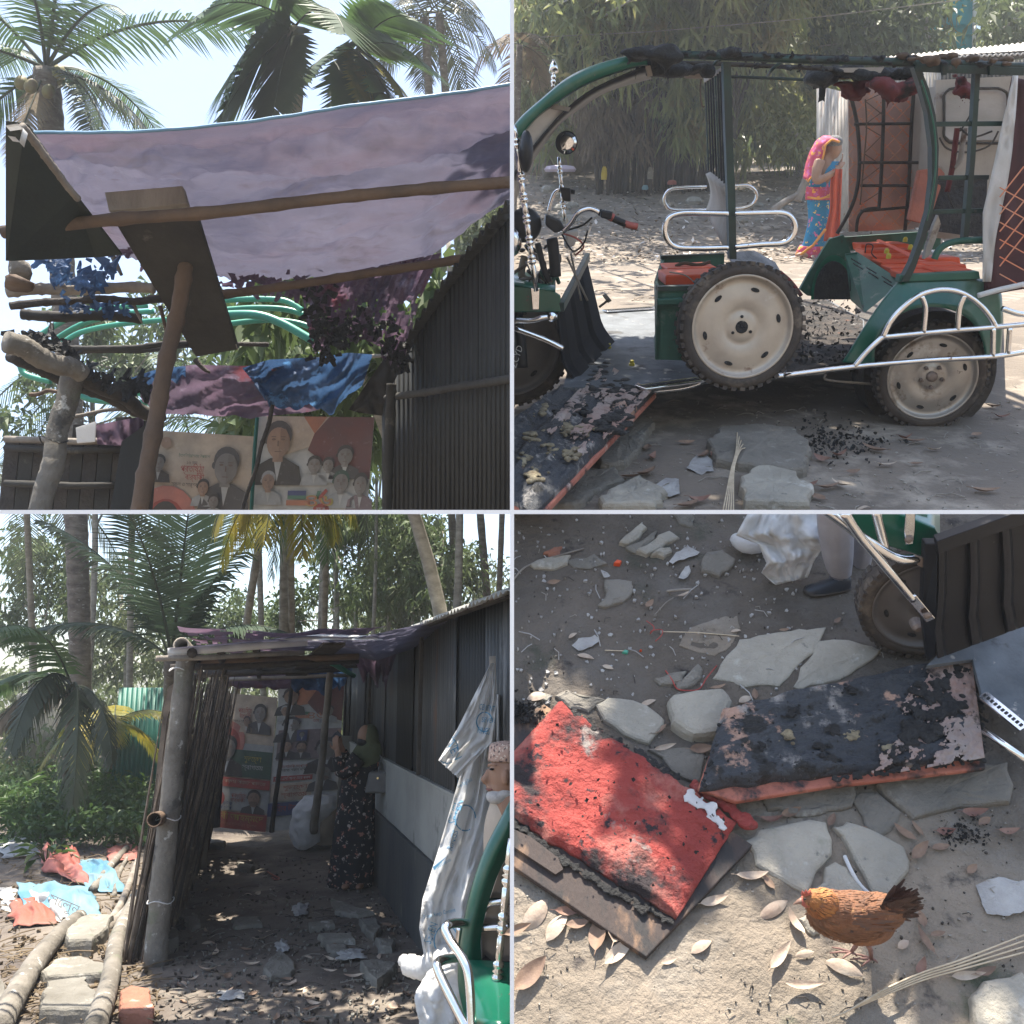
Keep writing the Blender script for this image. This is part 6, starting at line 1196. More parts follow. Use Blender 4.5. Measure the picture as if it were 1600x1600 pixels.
def wheel(c, ax, R, W_, t, name='wheel', tread=42, hub=True, sub=True, clip=None, m=None, rimdepth=.5, mt=None):
    """a tyre with a dished steel rim; ax points at the viewer"""
    ax = ax.normalized(); u, v = frame_from(ax)
    ty = MB(); ty.revolve(c, ax, [(R*.80, -W_*.42), (R*.88, -W_*.5), (R*.96, -W_*.45), (R, -W_*.25), (R*1.004, 0), (R, W_*.25), (R*.96, W_*.45), (R*.88, W_*.5), (R*.80, W_*.42), (R*.78, 0)], 56, closed=True)
    o = ty.build(name, mt or m_tyre, t, smooth=True, clip=clip) if t is not None else None
    tr_ = MB()
    for k in range(tread):
        a = 2*PI*k/tread; d = u*math.cos(a) + v*math.sin(a); tg_ = ax.cross(d)
        for s_ in (-1, 1):
            p = c + d*(R*.985) + ax*(s_*W_*.3) + tg_*(s_*.2*R*PI/tread); tr_.bar(p - tg_*(R*PI/tread*.55), p + tg_*(R*PI/tread*.55), W_*.36, R*.055, d)
    tag(tr_.build('tread', mt or m_tyre, o, clip=clip), kind='stuff')
    ri = MB(); ri.revolve(c, ax, [(R*.82, W_*.43), (R*.80, W_*.47), (R*.775, W_*.42), (R*.76, W_*.30), (R*.70, W_*.24), (R*.66, W_*.27), (R*.5, W_*.33), (R*.36, W_*.36), (R*.3, W_*.27), (R*.24, W_*.26), (R*.22, W_*.3), (R*.08, W_*.3), (.002, W_*.3)], 56, cap=False)
    ri.build('rim', m or m_rim, o, smooth=True, clip=clip)
    for k in range(6):
        a = 2*PI*k/6 + .25; d = u*math.cos(a) + v*math.sin(a); tg_ = ax.cross(d); p = c + d*(R*.6) + ax*(W_*.30); pts = [p + tg_*(math.cos(q)*R*.07) + d*(math.sin(q)*R*.033) for q in rng(0, 2*PI*.93, 14)]
        MB().prism(pts, ax*.004).build('rim_slot', m_char, o, clip=clip)
    if hub:
        for k in range(5):
            a = 2*PI*k/5 + .3; d = u*math.cos(a) + v*math.sin(a); MB().revolve(c + d*(R*.2) + ax*(W_*.3), ax, [(R*.042, 0), (R*.035, W_*.14), (R*.018, W_*.14), (R*.018, W_*.3)], 6).build('bolt', m_wheelbolt, o)
        MB().revolve(c + ax*(W_*.3), ax, [(R*.1, 0), (R*.1, W_*.1), (R*.06, W_*.16)], 20).build('hub_cap', m_wheelbolt, o, smooth=True)
    else:
        MB().revolve(c + ax*(W_*.3), ax, [(R*.1, 0), (R*.1, .005)], 20).build('hub_hole', m_char, o)
        for k in range(3): a = 2*PI*k/3 + .6; d = u*math.cos(a) + v*math.sin(a); MB().revolve(c + d*(R*.165) + ax*(W_*.3), ax, [(R*.025, 0), (R*.025, .005)], 10).build('bolt_hole', m_char, o)
    return o
m_wheelbolt = mat('rusty_bolt', (.28, .23, .2), (.18, .14, .12), sc=20, rough=.6, metal=.5, bump=.2)
tq = thing('rickshaw', F2.g(1250, 660), 'burnt out green battery rickshaw with bare frame, curved windscreen and chrome rails', 'rickshaw')
AX = (-F2.F - Rv*.12 + F2.U*.03).normalized()
wheel(Q(1452, 586, .1), AX, 83*PX*1.01, .13, tq)
wheel(Q(797, 540, .35), (-F2.F + Rv*.1).normalized(), 92*PX*1.07, .12, tq, clip=CR, hub=False, m=mat('grey_rim', (.16, .15, .145), (.12, .11, .105), sc=4, rough=.5, metal=.3, bump=.1))
def tubeQ(pts, r, m, name, parent=None, n=9, k=5, clip=CR): b = MB(); b.tube(spline([Q(*p) for p in pts], k), r*PX, n=n); return b.build(name, m, parent or tq, smooth=True, clip=clip)
def barQ(p0, p1, wd, hg, m, name, parent=None, clip=None, up=None): b = MB(); b.bar(Q(*p0), Q(*p1), wd*PX, hg*PX, up or F2.U if abs((Q(*p1)-Q(*p0)).normalized().dot(F2.U)) < .9 else Rv); return b.build(name, m, parent or tq, clip=clip, bevel=.003)
def plateQ(pts, vec, m, name, parent=None, bevel=0, clip=None, smooth=False): b = MB(); b.prism([Q(*p) for p in pts], vec); return b.build(name, m, parent or tq, bevel=bevel, clip=clip, smooth=smooth)
BK = F2.F
# windscreen arch
ou = spline([Vector(p+(0,)) for p in [(786, 225), (811, 187), (850, 152), (887, 122), (930, 102), (990, 86), (1010, 84)]], 5); inn = spline([Vector(p+(0,)) for p in [(790, 250), (813, 215), (838, 185), (868, 162), (920, 130), (987, 106), (1012, 102)]], 5)
g_ = [[Q(a.x, a.y, .5), Q(a.x, a.y, .05), Q(lerp(a.x, c.x, .15), lerp(a.y, c.y, .15), 0), Q(lerp(a.x, c.x, .85), lerp(a.y, c.y, .85), 0), Q(c.x, c.y, .05)] for a, c in zip(ou, inn)]
b = MB(); b.sheet(g_); b.build('windscreen_frame', m_green, tq, smooth=True, clip=CR, thick=.006)
lo_ = spline([Vector(p+(0,)) for p in [(790, 345), (803, 318), (825, 265), (850, 225), (876, 192), (905, 170), (950, 142), (1018, 122)]], 4); up_ = spline([Vector(p+(0,)) for p in [(775, 320), (788, 290), (810, 262), (833, 230), (858, 200), (884, 172), (930, 138), (1012, 102)]], 4)
b = MB(); b.sheet([[Q(a.x, a.y, .05), Q(lerp(a.x, c.x, .5), lerp(a.y, c.y, .5), .25), Q(c.x, c.y, .9)] for a, c in zip(up_, lo_)]); b.build('windscreen_lining', m_black, tq, smooth=True, clip=CR, thick=.01)
b = MB(); b.sheet([[Q(a.x, a.y, .06), Q(c.x, c.y, .08)] for a, c in zip([Vector(p+(0,)) for p in [(800, 232), (813, 216), (838, 186), (865, 164)]], [Vector(p+(0,)) for p in [(815, 258), (833, 231), (858, 201), (884, 173)]])]); b.build('windscreen', mat('milky_screen', (.5, .48, .45), (.38, .37, .36), sc=6, rough=.3, bump=.05), tq, clip=CR)
plateQ([(866, 163, .04), (892, 168, .04), (889, 174, .04), (860, 170, .04)], BK*.03, m_wood, 'screen_strip'); plateQ([(1009, 103, .03), (1016, 102, .03), (1020, 118, .03), (1013, 120, .03)], BK*.03, m_wood, 'screen_strip')
tubeQ([(806, 290, .95), (812, 272, .95), (835, 232, .95), (850, 212, .95)], 3, m_green, 'far_frame')
# roof
tubeQ([(990, 90), (1050, 86), (1134, 88), (1250, 93), (1400, 97), (1520, 101), (1600, 104)], 5.2, m_frame, 'roof_tube'); tubeQ([(1010, 98, .4), (1100, 99, .4), (1200, 103, .4), (1300, 108, .4)], 3.2, m_soot, 'roof_tube'); tubeQ([(1015, 118, 1.3), (1100, 119, 1.3), (1200, 122, 1.3), (1280, 126, 1.3)], 2.6, m_frame, 'roof_tube')
tubeQ([(1145, 83, .9), (1250, 87, .9), (1400, 92, .9)], 2.2, m_soot, 'roof_tube'); tubeQ([(1200, 118, .2), (1208, 107, .1), (1222, 96, .1)], 2.4, m_frame, 'roof_brace'); tubeQ([(1110, 110, .4), (1118, 98, .2), (1126, 92, 0)], 2.4, m_frame, 'roof_brace')
barQ((1430, 106, -.02), (1600, 112, -.02), 4, 10, m_frame, 'roof_rail'); tubeQ([(1430, 98), (1500, 99), (1600, 102)], 3.2, m_frame, 'roof_tube')
for x in (1476, 1550): plateQ([(x-4, 96, -.05), (x+4, 96, -.05), (x+3, 117, -.05), (x-3, 117, -.05)], BK*.02, m_frame, 'roof_clamp')
for (pts, n, s0, s1, m, dz) in [([(990, 88), (1035, 82), (1045, 92)], 150, .02, .06, m_char, 0), ([(1020, 105), (1060, 112), (1100, 106)], 90, .015, .05, m_char, .3), ([(1270, 112), (1285, 128)], 70, .02, .06, m_char, .6), ([(1300, 112), (1380, 116), (1430, 112)], 240, .012, .05, m_char, .6), ([(1040, 84), (1134, 86), (1250, 90), (1400, 95), (1560, 100)], 260, .008, .022, m_char, 0), ([(1140, 101), (1290, 107)], 70, .008, .02, m_char, .35), ([(1320, 132), (1340, 150), (1350, 125)], 150, .015, .04, m_redcl, .7), ([(1370, 125), (1400, 150), (1430, 130)], 260, .015, .045, m_redcl, .5), ([(1500, 120), (1512, 150)], 70, .012, .035, m_redcl, .2), ([(1130, 82), (1150, 84)], 40, .015, .04, m_char, 0), ([(1380, 88), (1580, 98)], 60, .01, .035, m_brownwood, 0)]:
    crust('burnt_lining', m, tq, lambda pts=pts, dz=dz: (lambda p: Q(p.x+R_.gauss(0, 4.5), p.y+R_.gauss(0, 3.2), dz + R_.uniform(-.1, .1)))(polyline([Vector(a+(0,)) for a in pts], R_.random())), n, s0*.8, s1*.75, F2.U, voxel=.012, flat=.55, drip=.22, clip=CR)
plateQ([(1290, 116, .7), (1355, 115, .7), (1350, 122, .7), (1310, 124, .7), (1288, 121, .7)], BK*.03, mat('scorched_ply', (.45, .33, .22), (.3, .2, .13), sc=5, rough=.9, bump=.2), 'roof_ply'); plateQ([(1310, 106, .5), (1382, 105, .5), (1376, 114, .5), (1320, 113, .5)], BK*.03, m_cream, 'roof_ply'); plateQ([(1374, 118, .6), (1428, 117, .6), (1420, 125, .6), (1380, 125, .6)], BK*.03, m_cream, 'roof_ply')
plateQ([(1062, 112, .3), (1092, 114, .3), (1098, 123, .3), (1072, 122, .3)], BK*.02, m_cream, 'roof_ply')
# partition and driver's pillar
plateQ([(1130, 97, -.03), (1142, 97, -.03), (1146, 240, -.03), (1149, 300, -.03), (1151, 405, -.03), (1140, 405, -.03), (1137, 300, -.03), (1133, 200, -.03)], BK*.05, m_frame, 'pillar')
for k in range(8):
    t = k/7; b = MB(); b.bar(Q(lerp(1102, 1129, t), lerp(124, 108, t), lerp(1.3, .05, t)), Q(lerp(1107, 1136, t), lerp(266, 290, t), lerp(1.3, .05, t)), 3.4*PX, 3*PX, Rv); b.build('partition_slat', m_frame if k % 4 == 0 else m_char, tq, bevel=.002)
plateQ([(1099, 122, 1.3), (1130, 103, .02), (1130, 108, .02), (1100, 129, 1.3)], Rv*.012, m_cream, 'partition_rail'); tubeQ([(1096, 122, 1.2), (1094, 140, 1.2), (1097, 165, 1.2), (1101, 166, 1.2)], 1.3, m_brownwood, 'bent_strip')
b = MB(); b.sheet([[Q(lerp(1106, 1135, u) , lerp(lerp(270, 291, u), lerp(330, 388, u), v) , lerp(1.1, .05, u)) + Rv*(.03*math.sin(PI*v)) for v in [i/10 for i in range(11)]] for u in [i/8 for i in range(9)]]); b.build('driver_backrest', m_cream, tq, smooth=True, thick=.03)
# chrome loops
def loopQ(pts, r, d, name='chrome_loop'): return tubeQ([(x, y, d) for x, y in pts], r, m_chrome, name, n=12, k=6)
loopQ([(1138, 334), (1100, 333), (1066, 333), (1046, 340), (1039, 356), (1043, 374), (1057, 386), (1090, 388), (1138, 387)], 4.2, -.04); loopQ([(1148, 334), (1190, 333), (1222, 333), (1236, 340), (1242, 354), (1237, 371), (1222, 380), (1190, 382), (1148, 386)], 4.2, -.04)
loopQ([(1104, 292), (1070, 293), (1048, 296), (1038, 308), (1041, 321), (1053, 328), (1104, 328)], 2.8, 1.3); loopQ([(1147, 291), (1168, 290), (1180, 298), (1182, 308), (1176, 319), (1163, 325), (1147, 326)], 2.8, 1.3)
# driver's seat box with batteries
plateQ([(1028, 452, 0), (1112, 450, 0), (1112, 565, 0), (1024, 562, 0)], BK*.02, m_greend, 'seat_box_side', bevel=.004); plateQ([(1026, 466, -.01), (1112, 463, -.01), (1112, 474, -.01), (1026, 476, -.01)], BK*-.025, m_greend, 'seat_box_lip', bevel=.006)
plateQ([(1028, 452, 0), (1022, 440, .5), (1033, 405, 1.0), (1031, 490, 1.0), (1021, 530, .5), (1024, 562, 0)], Rv*.02, m_greend, 'seat_box_end'); plateQ([(1033, 402, 1.0), (1132, 398, 1.0), (1130, 450, 1.0), (1034, 455, 1.0)], BK*.02, m_greend, 'seat_box_back')
plateQ([(1028, 448, -.01), (1112, 446, -.01), (1112, 453, -.01), (1028, 455, -.01)], BK*.06, m_frame, 'seat_box_rim'); plateQ([(1033, 400, 1.0), (1132, 396, 1.0), (1132, 402, 1.0), (1033, 406, 1.0)], BK*.05, m_frame, 'seat_box_rim')
for k, (x, y, d, w_) in enumerate([(1042, 424, .62, 78), (1040, 435, .3, 84)]):
    o = plateQ([(x, y-5, d), (x+w_, y-7, d), (x+w_, y+10, d), (x, y+12, d)], BK*.28, m_orange, 'battery', bevel=.008)
tubeQ([(1055, 416, .7), (1070, 411, .7), (1090, 414, .7), (1110, 409, .7)], 3, m_brownwood, 'burnt_wires'); tubeQ([(1046, 425, .2), (1070, 430, .15), (1085, 441, .1)], 1, m_wood, 'loose_stick')
plateQ([(1136, 395, .1), (1180, 392, .3), (1212, 410, .3), (1225, 432, .1), (1180, 432, 0), (1150, 425, 0)], BK*.03, mat('melted_sheet', (.3, .3, .31), (.12, .12, .12), sc=7, rough=.5, bump=.8, bsc=20), 'melted_cover', bevel=.01)
tubeQ([(1218, 425, .1), (1235, 440, .1), (1252, 462, .1)], 3.2, m_redcl, 'burnt_tube')
# floor
HF = .27
def FLR(pts, h, th, m, name, bevel=0, clip=CR): b = MB(); b.prism([F2.g(x, y, h) for x, y in pts], F2.U*-th); return b.build(name, m, tq, bevel=bevel, clip=clip)
FLR([(935, 484), (1040, 478), (1290, 466), (1350, 500), (1352, 560), (1240, 582), (1100, 592), (1005, 606), (880, 605), (900, 530)], HF, .03, m_floor, 'floor_plate')
FLR([(1340, 450), (1560, 440), (1560, 552), (1330, 566)], HF-.01, .06, m_soot, 'rear_floor')
FLR([(1190, 470), (1288, 467), (1348, 500), (1350, 560), (1232, 582)], HF+.006, .006, mat('ash_bed', (.07, .055, .045), (.02, .019, .018), sc=7, rough=.95, bump=1, bsc=35, spots=[((.35, .33, .31), 14, .63, .05), ((.3, .12, .07), 11, .66, .05)]), 'ash_bed')
b = MB()
for k in range(500):
    x = R_.uniform(1195, 1345); y = R_.uniform(468, 568); P = F2.g(x, y, HF+.004+R_.uniform(0, .04)); s_ = R_.uniform(.006, .02); d = rnd_dir(); q = d.cross(rnd_dir()).normalized(); b.sheet([[P + d*(s_*i) + q*(s_*j) for j in (-1, 0, 1)] for i in range(2)])
tag(b.build('ash_flakes', m_foam, tq), kind='stuff')
for (x, y) in ((951, 544), (987, 571)): MB().revolve(F2.g(x, y, HF), F2.U, [(5*PX, 0), (5*PX, .012), (3.4*PX, .014), (3.4*PX, .03), (2*PX, .032)], 14).build('yellow_cap', mat('yellow_cap', (.5, .42, .03), (.3, .25, .03), sc=9, rough=.5, bump=0), tq)
for (a, c) in (((1000, 606), (1095, 593)), ((945, 486), (1020, 481))):
    p0, p1 = F2.g(*a, HF+.012), F2.g(*c, HF+.012); b = MB(); b.bar(p0, p1, .09, .012, F2.U); o = b.build('step_trim', m_chrome, tq, bevel=.003)
    hb = MB()
    for k in range(18): q = p0.lerp(p1, (k+.7)/19) + F2.U*.008; d = (p1-p0).normalized(); hb.bar(q-d*.008, q+d*.008, .03, .002, F2.U)
    tag(hb.build('step_holes', m_char, o), kind='stuff')
tubeQ([(900, 610, -.02), (1000, 612, -.02), (1060, 608, -.02), (1090, 600, -.02), (1098, 588, 0)], 4, m_chrome, 'floor_rail')
# front: leg shield, mudguard, fork, handlebar
g_ = []
for i in range(25):
    u = i/24; T = Vector((lerp(876, 917, u), lerp(482, 402, u), 0)); Bt = Vector((lerp(888, 948, u), lerp(592, 532, u), 0)); d = lerp(.02, 1.0, u); rib = .02 if i % 8 in (0, 1) else 0
    row = []
    for j in range(13):
        v = j/12; row.append(Q(lerp(T.x, Bt.x, v) + 14*max(0, v-.7)/.3*(v-.7)/.3 - rib*30, lerp(T.y, Bt.y, v), d) - Rv*rib)
    g_.append(row)
b = MB(); b.sheet(g_); b.build('leg_shield', mat('matt_black_plastic', (.012, .013, .016), (.02, .021, .025), sc=3, rough=.85, spec=.1, bump=.1), tq, clip=CR, thick=.012); b = MB(); b.bar(Q(877, 480, 0), Q(918, 401, 1.0), .03, .05, F2.U); b.build('shield_top_bar', m_frame, tq, bevel=.004)
for (x0, y0, x1, y1, d) in ((886, 402, 918, 470, .3), (892, 396, 908, 470, .5)): tubeQ([(x0, y0, d), (x1, y1, d)], 1.8, m_wood, 'support_rod')
plateQ([(795, 445, .0), (860, 452, .0), (876, 462, 0), (876, 488, 0), (795, 488, 0)], BK*.03, m_green, 'mudguard_side', bevel=.006, clip=CR); g_ = [[Q(lerp(795, 868, u), lerp(445, 455, u) - 22*v, v*.6) for v in (0, .5, 1)] for u in (0, .5, 1)]; b = MB(); b.sheet(g_); b.build('mudguard_top', m_green, tq, smooth=True, clip=CR, thick=.01)
plateQ([(829, 450, -.03), (843, 450, -.03), (842, 484, -.03), (832, 484, -.03)], BK*.015, m_chrome, 'bracket', bevel=.003); tubeQ([(795, 500, -.05), (830, 501, -.06), (850, 496, -.06), (870, 495, -.04)], 4.5, m_chrome, 'chrome_rail'); tubeQ([(790, 508, -.05), (850, 530, -.08), (880, 545, -.1)], 4.2, m_chrome, 'chrome_rail')
MB().revolve(Q(862, 495, -.06), -BK, [(7*PX, 0), (7*PX, .01), (3*PX, .02)], 14).build('bolt', m_chrome, tq)
tubeQ([(803, 470, .15), (812, 520, .1), (816, 575, .05)], 9, m_black, 'fork_leg'); text('ZCYD', Q(806, 576, -.05), Q(818, 540)-Q(806, 576), Q(800, 576)-Q(806, 576)+Vector((0, 0, .01)), .05, m_white, 'lettering', tq, width=.12, clip=CR)
b = MB(); b.ell(Q(820, 352, .2), [Rv*(26*PX), F2.F*(20*PX), F2.U*(26*PX)], 20, 12); b.build('headlamp_shell', m_black, tq, smooth=True, clip=CR); b = MB(); b.ell(Q(799, 378, .1), [Rv*(16*PX), F2.F*(16*PX), F2.U*(22*PX)], 16, 10); b.build('headlamp', m_chrome, tq, smooth=True, clip=CR)
plateQ([(853, 335, .1), (876, 345, .1), (884, 358, .1), (868, 365, .1), (852, 352, .1)], BK*.15, m_black, 'dash_box', bevel=.01); plateQ([(884, 362, .2), (905, 360, .2), (898, 384, .2), (884, 390, .2)], BK*.2, m_cream, 'controller_box', bevel=.01)
for (pts, r, m, nm) in [([(862, 372, .2), (866, 400, .2), (868, 432, .2)], 9, m_black, 'steering_column'), ([(840, 380, .2), (850, 420, .2), (858, 440, .2)], 5, m_black, 'steering_column'), ([(830, 395, .4), (850, 412, .3), (845, 430, .3), (860, 440, .2)], 4, m_brownwood, 'wiring'), ([(880, 365, .1), (900, 372, .05), (912, 385, .05), (900, 398, .1)], 1.4, m_pr['red'], 'red_wire'), ([(878, 366, .1), (895, 392, .05), (912, 380, .02), (918, 360, 0)], 1.4, m_black, 'black_wire'), ([(820, 400, .3), (815, 430, .3), (830, 440, .3)], 6, m_stone, 'burnt_wires')]:
    tubeQ(pts, r, m, nm)
for k in range(16): x = R_.uniform(806, 880); y = R_.uniform(385, 445); tubeQ([(x, y, .3), (x+R_.uniform(-14, 14), y+R_.uniform(-12, 12), .25), (x+R_.uniform(-20, 20), y+R_.uniform(-10, 20), .2)], R_.uniform(1, 3.5), R_.choice([m_black, m_soot, m_greend, m_bag]), 'wiring')
tubeQ([(880, 362, .05), (893, 348, .02), (904, 332, 0), (922, 326, 0), (938, 333, 0)], 3.6, m_chrome, 'handlebar'); tubeQ([(884, 360, .1), (910, 352, .02), (925, 340, -.02)], 1.6, m_black, 'brake_cable')
tubeQ([(936, 331, 0), (955, 340, 0), (978, 350, 0)], 5, m_black, 'grip'); tubeQ([(953, 338, 0), (958, 341, 0)], 6, m_pr['red'], 'grip_ring'); tubeQ([(976, 349, 0), (985, 352, 0), (996, 354, 0)], 5, m_pr['red'], 'grip_end'); plateQ([(940, 328, -.05), (958, 331, -.05), (955, 344, -.05), (938, 340, -.05)], BK*.08, m_black, 'switch_box', bevel=.008)
tubeQ([(857, 330, .9), (862, 312, .9), (868, 300, .9), (876, 297, .9)], 3.2, m_chrome, 'handlebar'); tubeQ([(874, 297, .9), (898, 300, .9)], 4, m_black, 'grip'); plateQ([(874, 292, .85), (892, 294, .85), (892, 315, .85), (880, 314, .85)], BK*.06, m_black, 'switch_box', bevel=.008)
def knobQ(p0, p1, r, kn, name='mirror_pole'):
    a, c = Q(*p0), Q(*p1); L = (c-a).length; prof = [(r*PX*.9, 0)]
    for kx in kn:
        for dr, da in ((1, -.03), (.75, -.025), (1.4, -.016), (1.4, -.006), (.8, 0), (1.4, .006), (1.4, .016), (.75, .025), (1, .03)): prof.append((r*PX*dr, kx*L+da))
    prof.append((r*PX*.9, L)); b = MB(); b.revolve(a, (c-a), prof, 12); return b.build(name, m_chrome, tq, smooth=True, clip=CR)
knobQ((803, 196, -.1), (838, 455, -.1), 4, [.1, .3, .42, .55, .68, .8]); knobQ((873, 245, .9), (882, 345, .9), 3, [.2, .5, .75]); knobQ((864, 136, .9), (865, 112, .9), 3, [.5]); b = MB(); b.revolve(Q(865, 112, .9), -Uv, [(2*PX, .0), (8*PX, -.0), (6*PX, -.035), (1*PX, -.07)][::1], 14); b.build('mirror_finial', m_chrome, tq, smooth=True)
b = MB(); b.ell(Q(822, 237, -.12), [Rv*(10*PX), F2.F*(20*PX), F2.U*(28*PX)], 20, 12); b.build('mirror', m_black, tq, smooth=True, clip=CR)
b = MB(); c = Q(885, 223, .85); b.revolve(c, -F2.F, [(14*PX, -.03), (18.5*PX, -.01), (18.5*PX, .01), (16.5*PX, .012)], 28); b.build('mirror', m_black, tq, smooth=True); b = MB(); b.revolve(c, (-F2.F - Rv*.1), [(17*PX, .013), (10*PX, .016), (.001, .018)], 28); b.build('mirror_glass', mat('mirror_glass', (.8, .78, .75), (.75, .73, .7), rough=.06, metal=1, bump=.01), tq, smooth=True)
tubeQ([(936, 480, .3), (945, 473, .3), (952, 467, .3)], 2, m_soot, 'brake_pedal_arm'); plateQ([(942, 463, .3), (948, 460, .3), (956, 470, .3), (950, 474, .3)], BK*.05, m_stone, 'brake_pedal', bevel=.003)
# rear body
ou = spline([Vector(p+(0,)) for p in [(1316, 566), (1330, 545), (1350, 512), (1375, 475), (1402, 442), (1420, 437), (1470, 435), (1530, 436), (1560, 448), (1566, 490), (1565, 530), (1562, 560)]], 4); inn = spline([Vector(p+(0,)) for p in [(1366, 570), (1366, 552), (1370, 530), (1384, 508), (1403, 493), (1425, 483), (1450, 479), (1480, 482), (1505, 492), (1524, 510), (1535, 532), (1540, 560)]], 4)
b = MB(); b.sheet([[Q(a.x, a.y, .25), Q(a.x, a.y, .02), Q(lerp(a.x, c.x, .12), lerp(a.y, c.y, .12), 0), Q(lerp(a.x, c.x, .85), lerp(a.y, c.y, .85), -.01), Q(c.x, c.y, -.05), Q(c.x, c.y, .2)] for a, c in zip(ou, inn)]); b.build('rear_fender', m_green, tq, smooth=True, thick=.006)
b = MB(); b.revolve(Q(1452, 586, .25), AX, [(.30, 0), (.36, 0), (.36, -.3), (.1, -.3)], 40); b.build('wheel_arch_liner', m_soot, tq)
plateQ([(1407, 430, -.01), (1530, 424, -.01), (1532, 436, -.01), (1405, 441, -.01)], BK*.06, m_greend, 'deck_rail', bevel=.004)
plateQ([(1250, 452, 1.1), (1262, 430, 1.1), (1296, 374, 1.1), (1318, 367, 1.1), (1330, 396, 1.1), (1332, 468, 1.1), (1262, 462, 1.1)], BK*.03, m_greend, 'far_fender'); b = MB(); b.rings([[Q(1303 + math.cos(t)*32*f, 468 - math.sin(t)*62*f, 1.08) for t in rng(0, PI, 20)] for f in (1.12, 1.0)]); b.build('far_fender_lip', mat('green_edge', (.02, .2, .12), rough=.4, bump=0), tq)
plateQ([(1303 + math.cos(t)*31, 468 - math.sin(t)*60, 1.07) for t in rng(0, PI, 18)], BK*.01, m_char, 'far_wheel_opening')
plateQ([(1322, 397, .95), (1340, 394, .95), (1411, 440, .35), (1352, 488, .35), (1331, 470, .95)], BK*.02, m_greend, 'vent_panel')
for k in range(5):
    for j in range(3):
        x = 1330 + j*24 + k*3.; y = 404 + j*14 + k*7.5; b = MB(); b.bar(Q(x, y, .85-j*.17-.03), Q(x+15, y+9, .74-j*.17-.03), .004, 1.8*PX, F2.U); b.build('vent_slot', m_char, tq)
for k in range(6): b = MB(); x = 1328 + k*3.2; b.bar(Q(x, 420+k, .85), Q(x+.4, 455+k, .85), 1.2*PX, .004, Rv); b.build('vent_slot', m_char, tq)
plateQ([(1296, 372, 1.5), (1440, 362, 1.5), (1470, 366, 1.5), (1470, 390, 1.5), (1310, 392, 1.5)], BK*.02, m_greend, 'rear_deck_back')
for k, (x, y, d) in enumerate([(1345, 384, 1.3), (1350, 393, 1.1), (1362, 402, .9), (1376, 411, .7), (1392, 420, .5), (1408, 428, .3), (1440, 405, .8), (1450, 416, .55), (1460, 424, .3)]):
    plateQ([(x, y-2, d), (x+76 if k < 6 else x+60, y-3, d), (x+78 if k < 6 else x+62, y+9, d), (x+2, y+10, d)], BK*.17, m_orange, 'battery', bevel=.008)
plateQ([(1372, 377, .9), (1376, 374, .9), (1430, 398, .5), (1426, 404, .5)], BK*.04, m_orange, 'battery_cover', bevel=.005)
for (x, y, d) in ((1414, 378, 1.), (1422, 390, .8), (1385, 396, .7), (1388, 404, .6)): MB().revolve(Q(x, y, d), F2.U, [(4*PX, 0), (4*PX, .02), (2*PX, .03)], 12).build('battery_cap', MATS['yellow_cap'], tq)
tubeQ([(1352, 395, .6), (1354, 382, .6), (1364, 384, .6), (1362, 396, .6), (1370, 404, .6)], 1, m_black, 'loose_wire')
# rear cabin frame
plateQ([(1428, 105, -.02), (1438, 104, -.02), (1452, 140, -.02), (1462, 180, -.02), (1467, 230, -.02), (1465, 290, -.02), (1457, 335, -.02), (1446, 375, -.02), (1430, 420, -.02), (1420, 440, -.02), (1408, 440, -.02), (1424, 410, -.02), (1438, 372, -.02), (1450, 330, -.02), (1456, 280, -.02), (1456, 230, -.02), (1449, 175, -.02), (1438, 135, -.02)], BK*.05, m_frame, 'cabin_pillar')
tubeQ([(1440, 125, -.04), (1455, 175, -.04), (1462, 225, -.04), (1460, 285, -.04), (1448, 345, -.04)], 1.2, m_green, 'pillar_edge'); plateQ([(1524, 113, 0), (1532, 113, 0), (1524, 250, 0), (1513, 377, 0), (1505, 377, 0), (1516, 250, 0)], BK*.04, m_frame, 'cabin_pillar')
for (x0, y0, x1, y1) in ((1462, 194, 1572, 193), (1466, 278, 1545, 277), (1457, 331, 1540, 329)): barQ((x0, y0, .02), (x1, y1, .02), 3, 6.5, m_frame, 'cabin_bar')
tubeQ([(1460, 405, 0), (1466, 392, 0), (1480, 381, 0), (1505, 376, 0), (1540, 375, 0)], 5, m_greend, 'seat_tube')
# far wall of the cabin
b = MB(); b.sheet([[Q(lerp(1326, 1428, u), lerp(lerp(133, 140, u), lerp(362, 358, u), v), 1.5+.05*nz(u*3, v*4)) for v in [i/12 for i in range(13)]] for u in [i/10 for i in range(11)]]); b.build('quilted_lining', m_quilt, tq, smooth=True, thick=.01)
st = MB(); kn = MB()
for k in range(-8, 14):
    for s_ in (1, -1):
        pts = []
        for q in range(40):
            x = 1326 + q*2.6; y = 140 + k*26 + s_*(x-1326)*1.05*(1 if s_ == 1 else 1) + (0 if s_ == 1 else 100)
            if 140 < y < 356 and x < 1426: pts.append((x, y))
        if len(pts) > 2: st.tube([Q(x, y, 1.43) for x, y in (pts[0], pts[-1])], .8*PX, n=4)
for i in range(8):
    for j in range(16):
        x = 1333 + i*12.4*2 - (12.4 if j % 2 else 0); y = 145 + j*13.6
        if 1328 < x < 1424 and y < 356: kn.ell(Q(x, y, 1.42), [Rv*2.6*PX, F2.F*.006, F2.U*1.6*PX], 7, 5)
tag(st.build('stitch_lines', m_qline, tq), kind='stuff'); tag(kn.build('stitch_knots', m_qline, tq), kind='stuff')
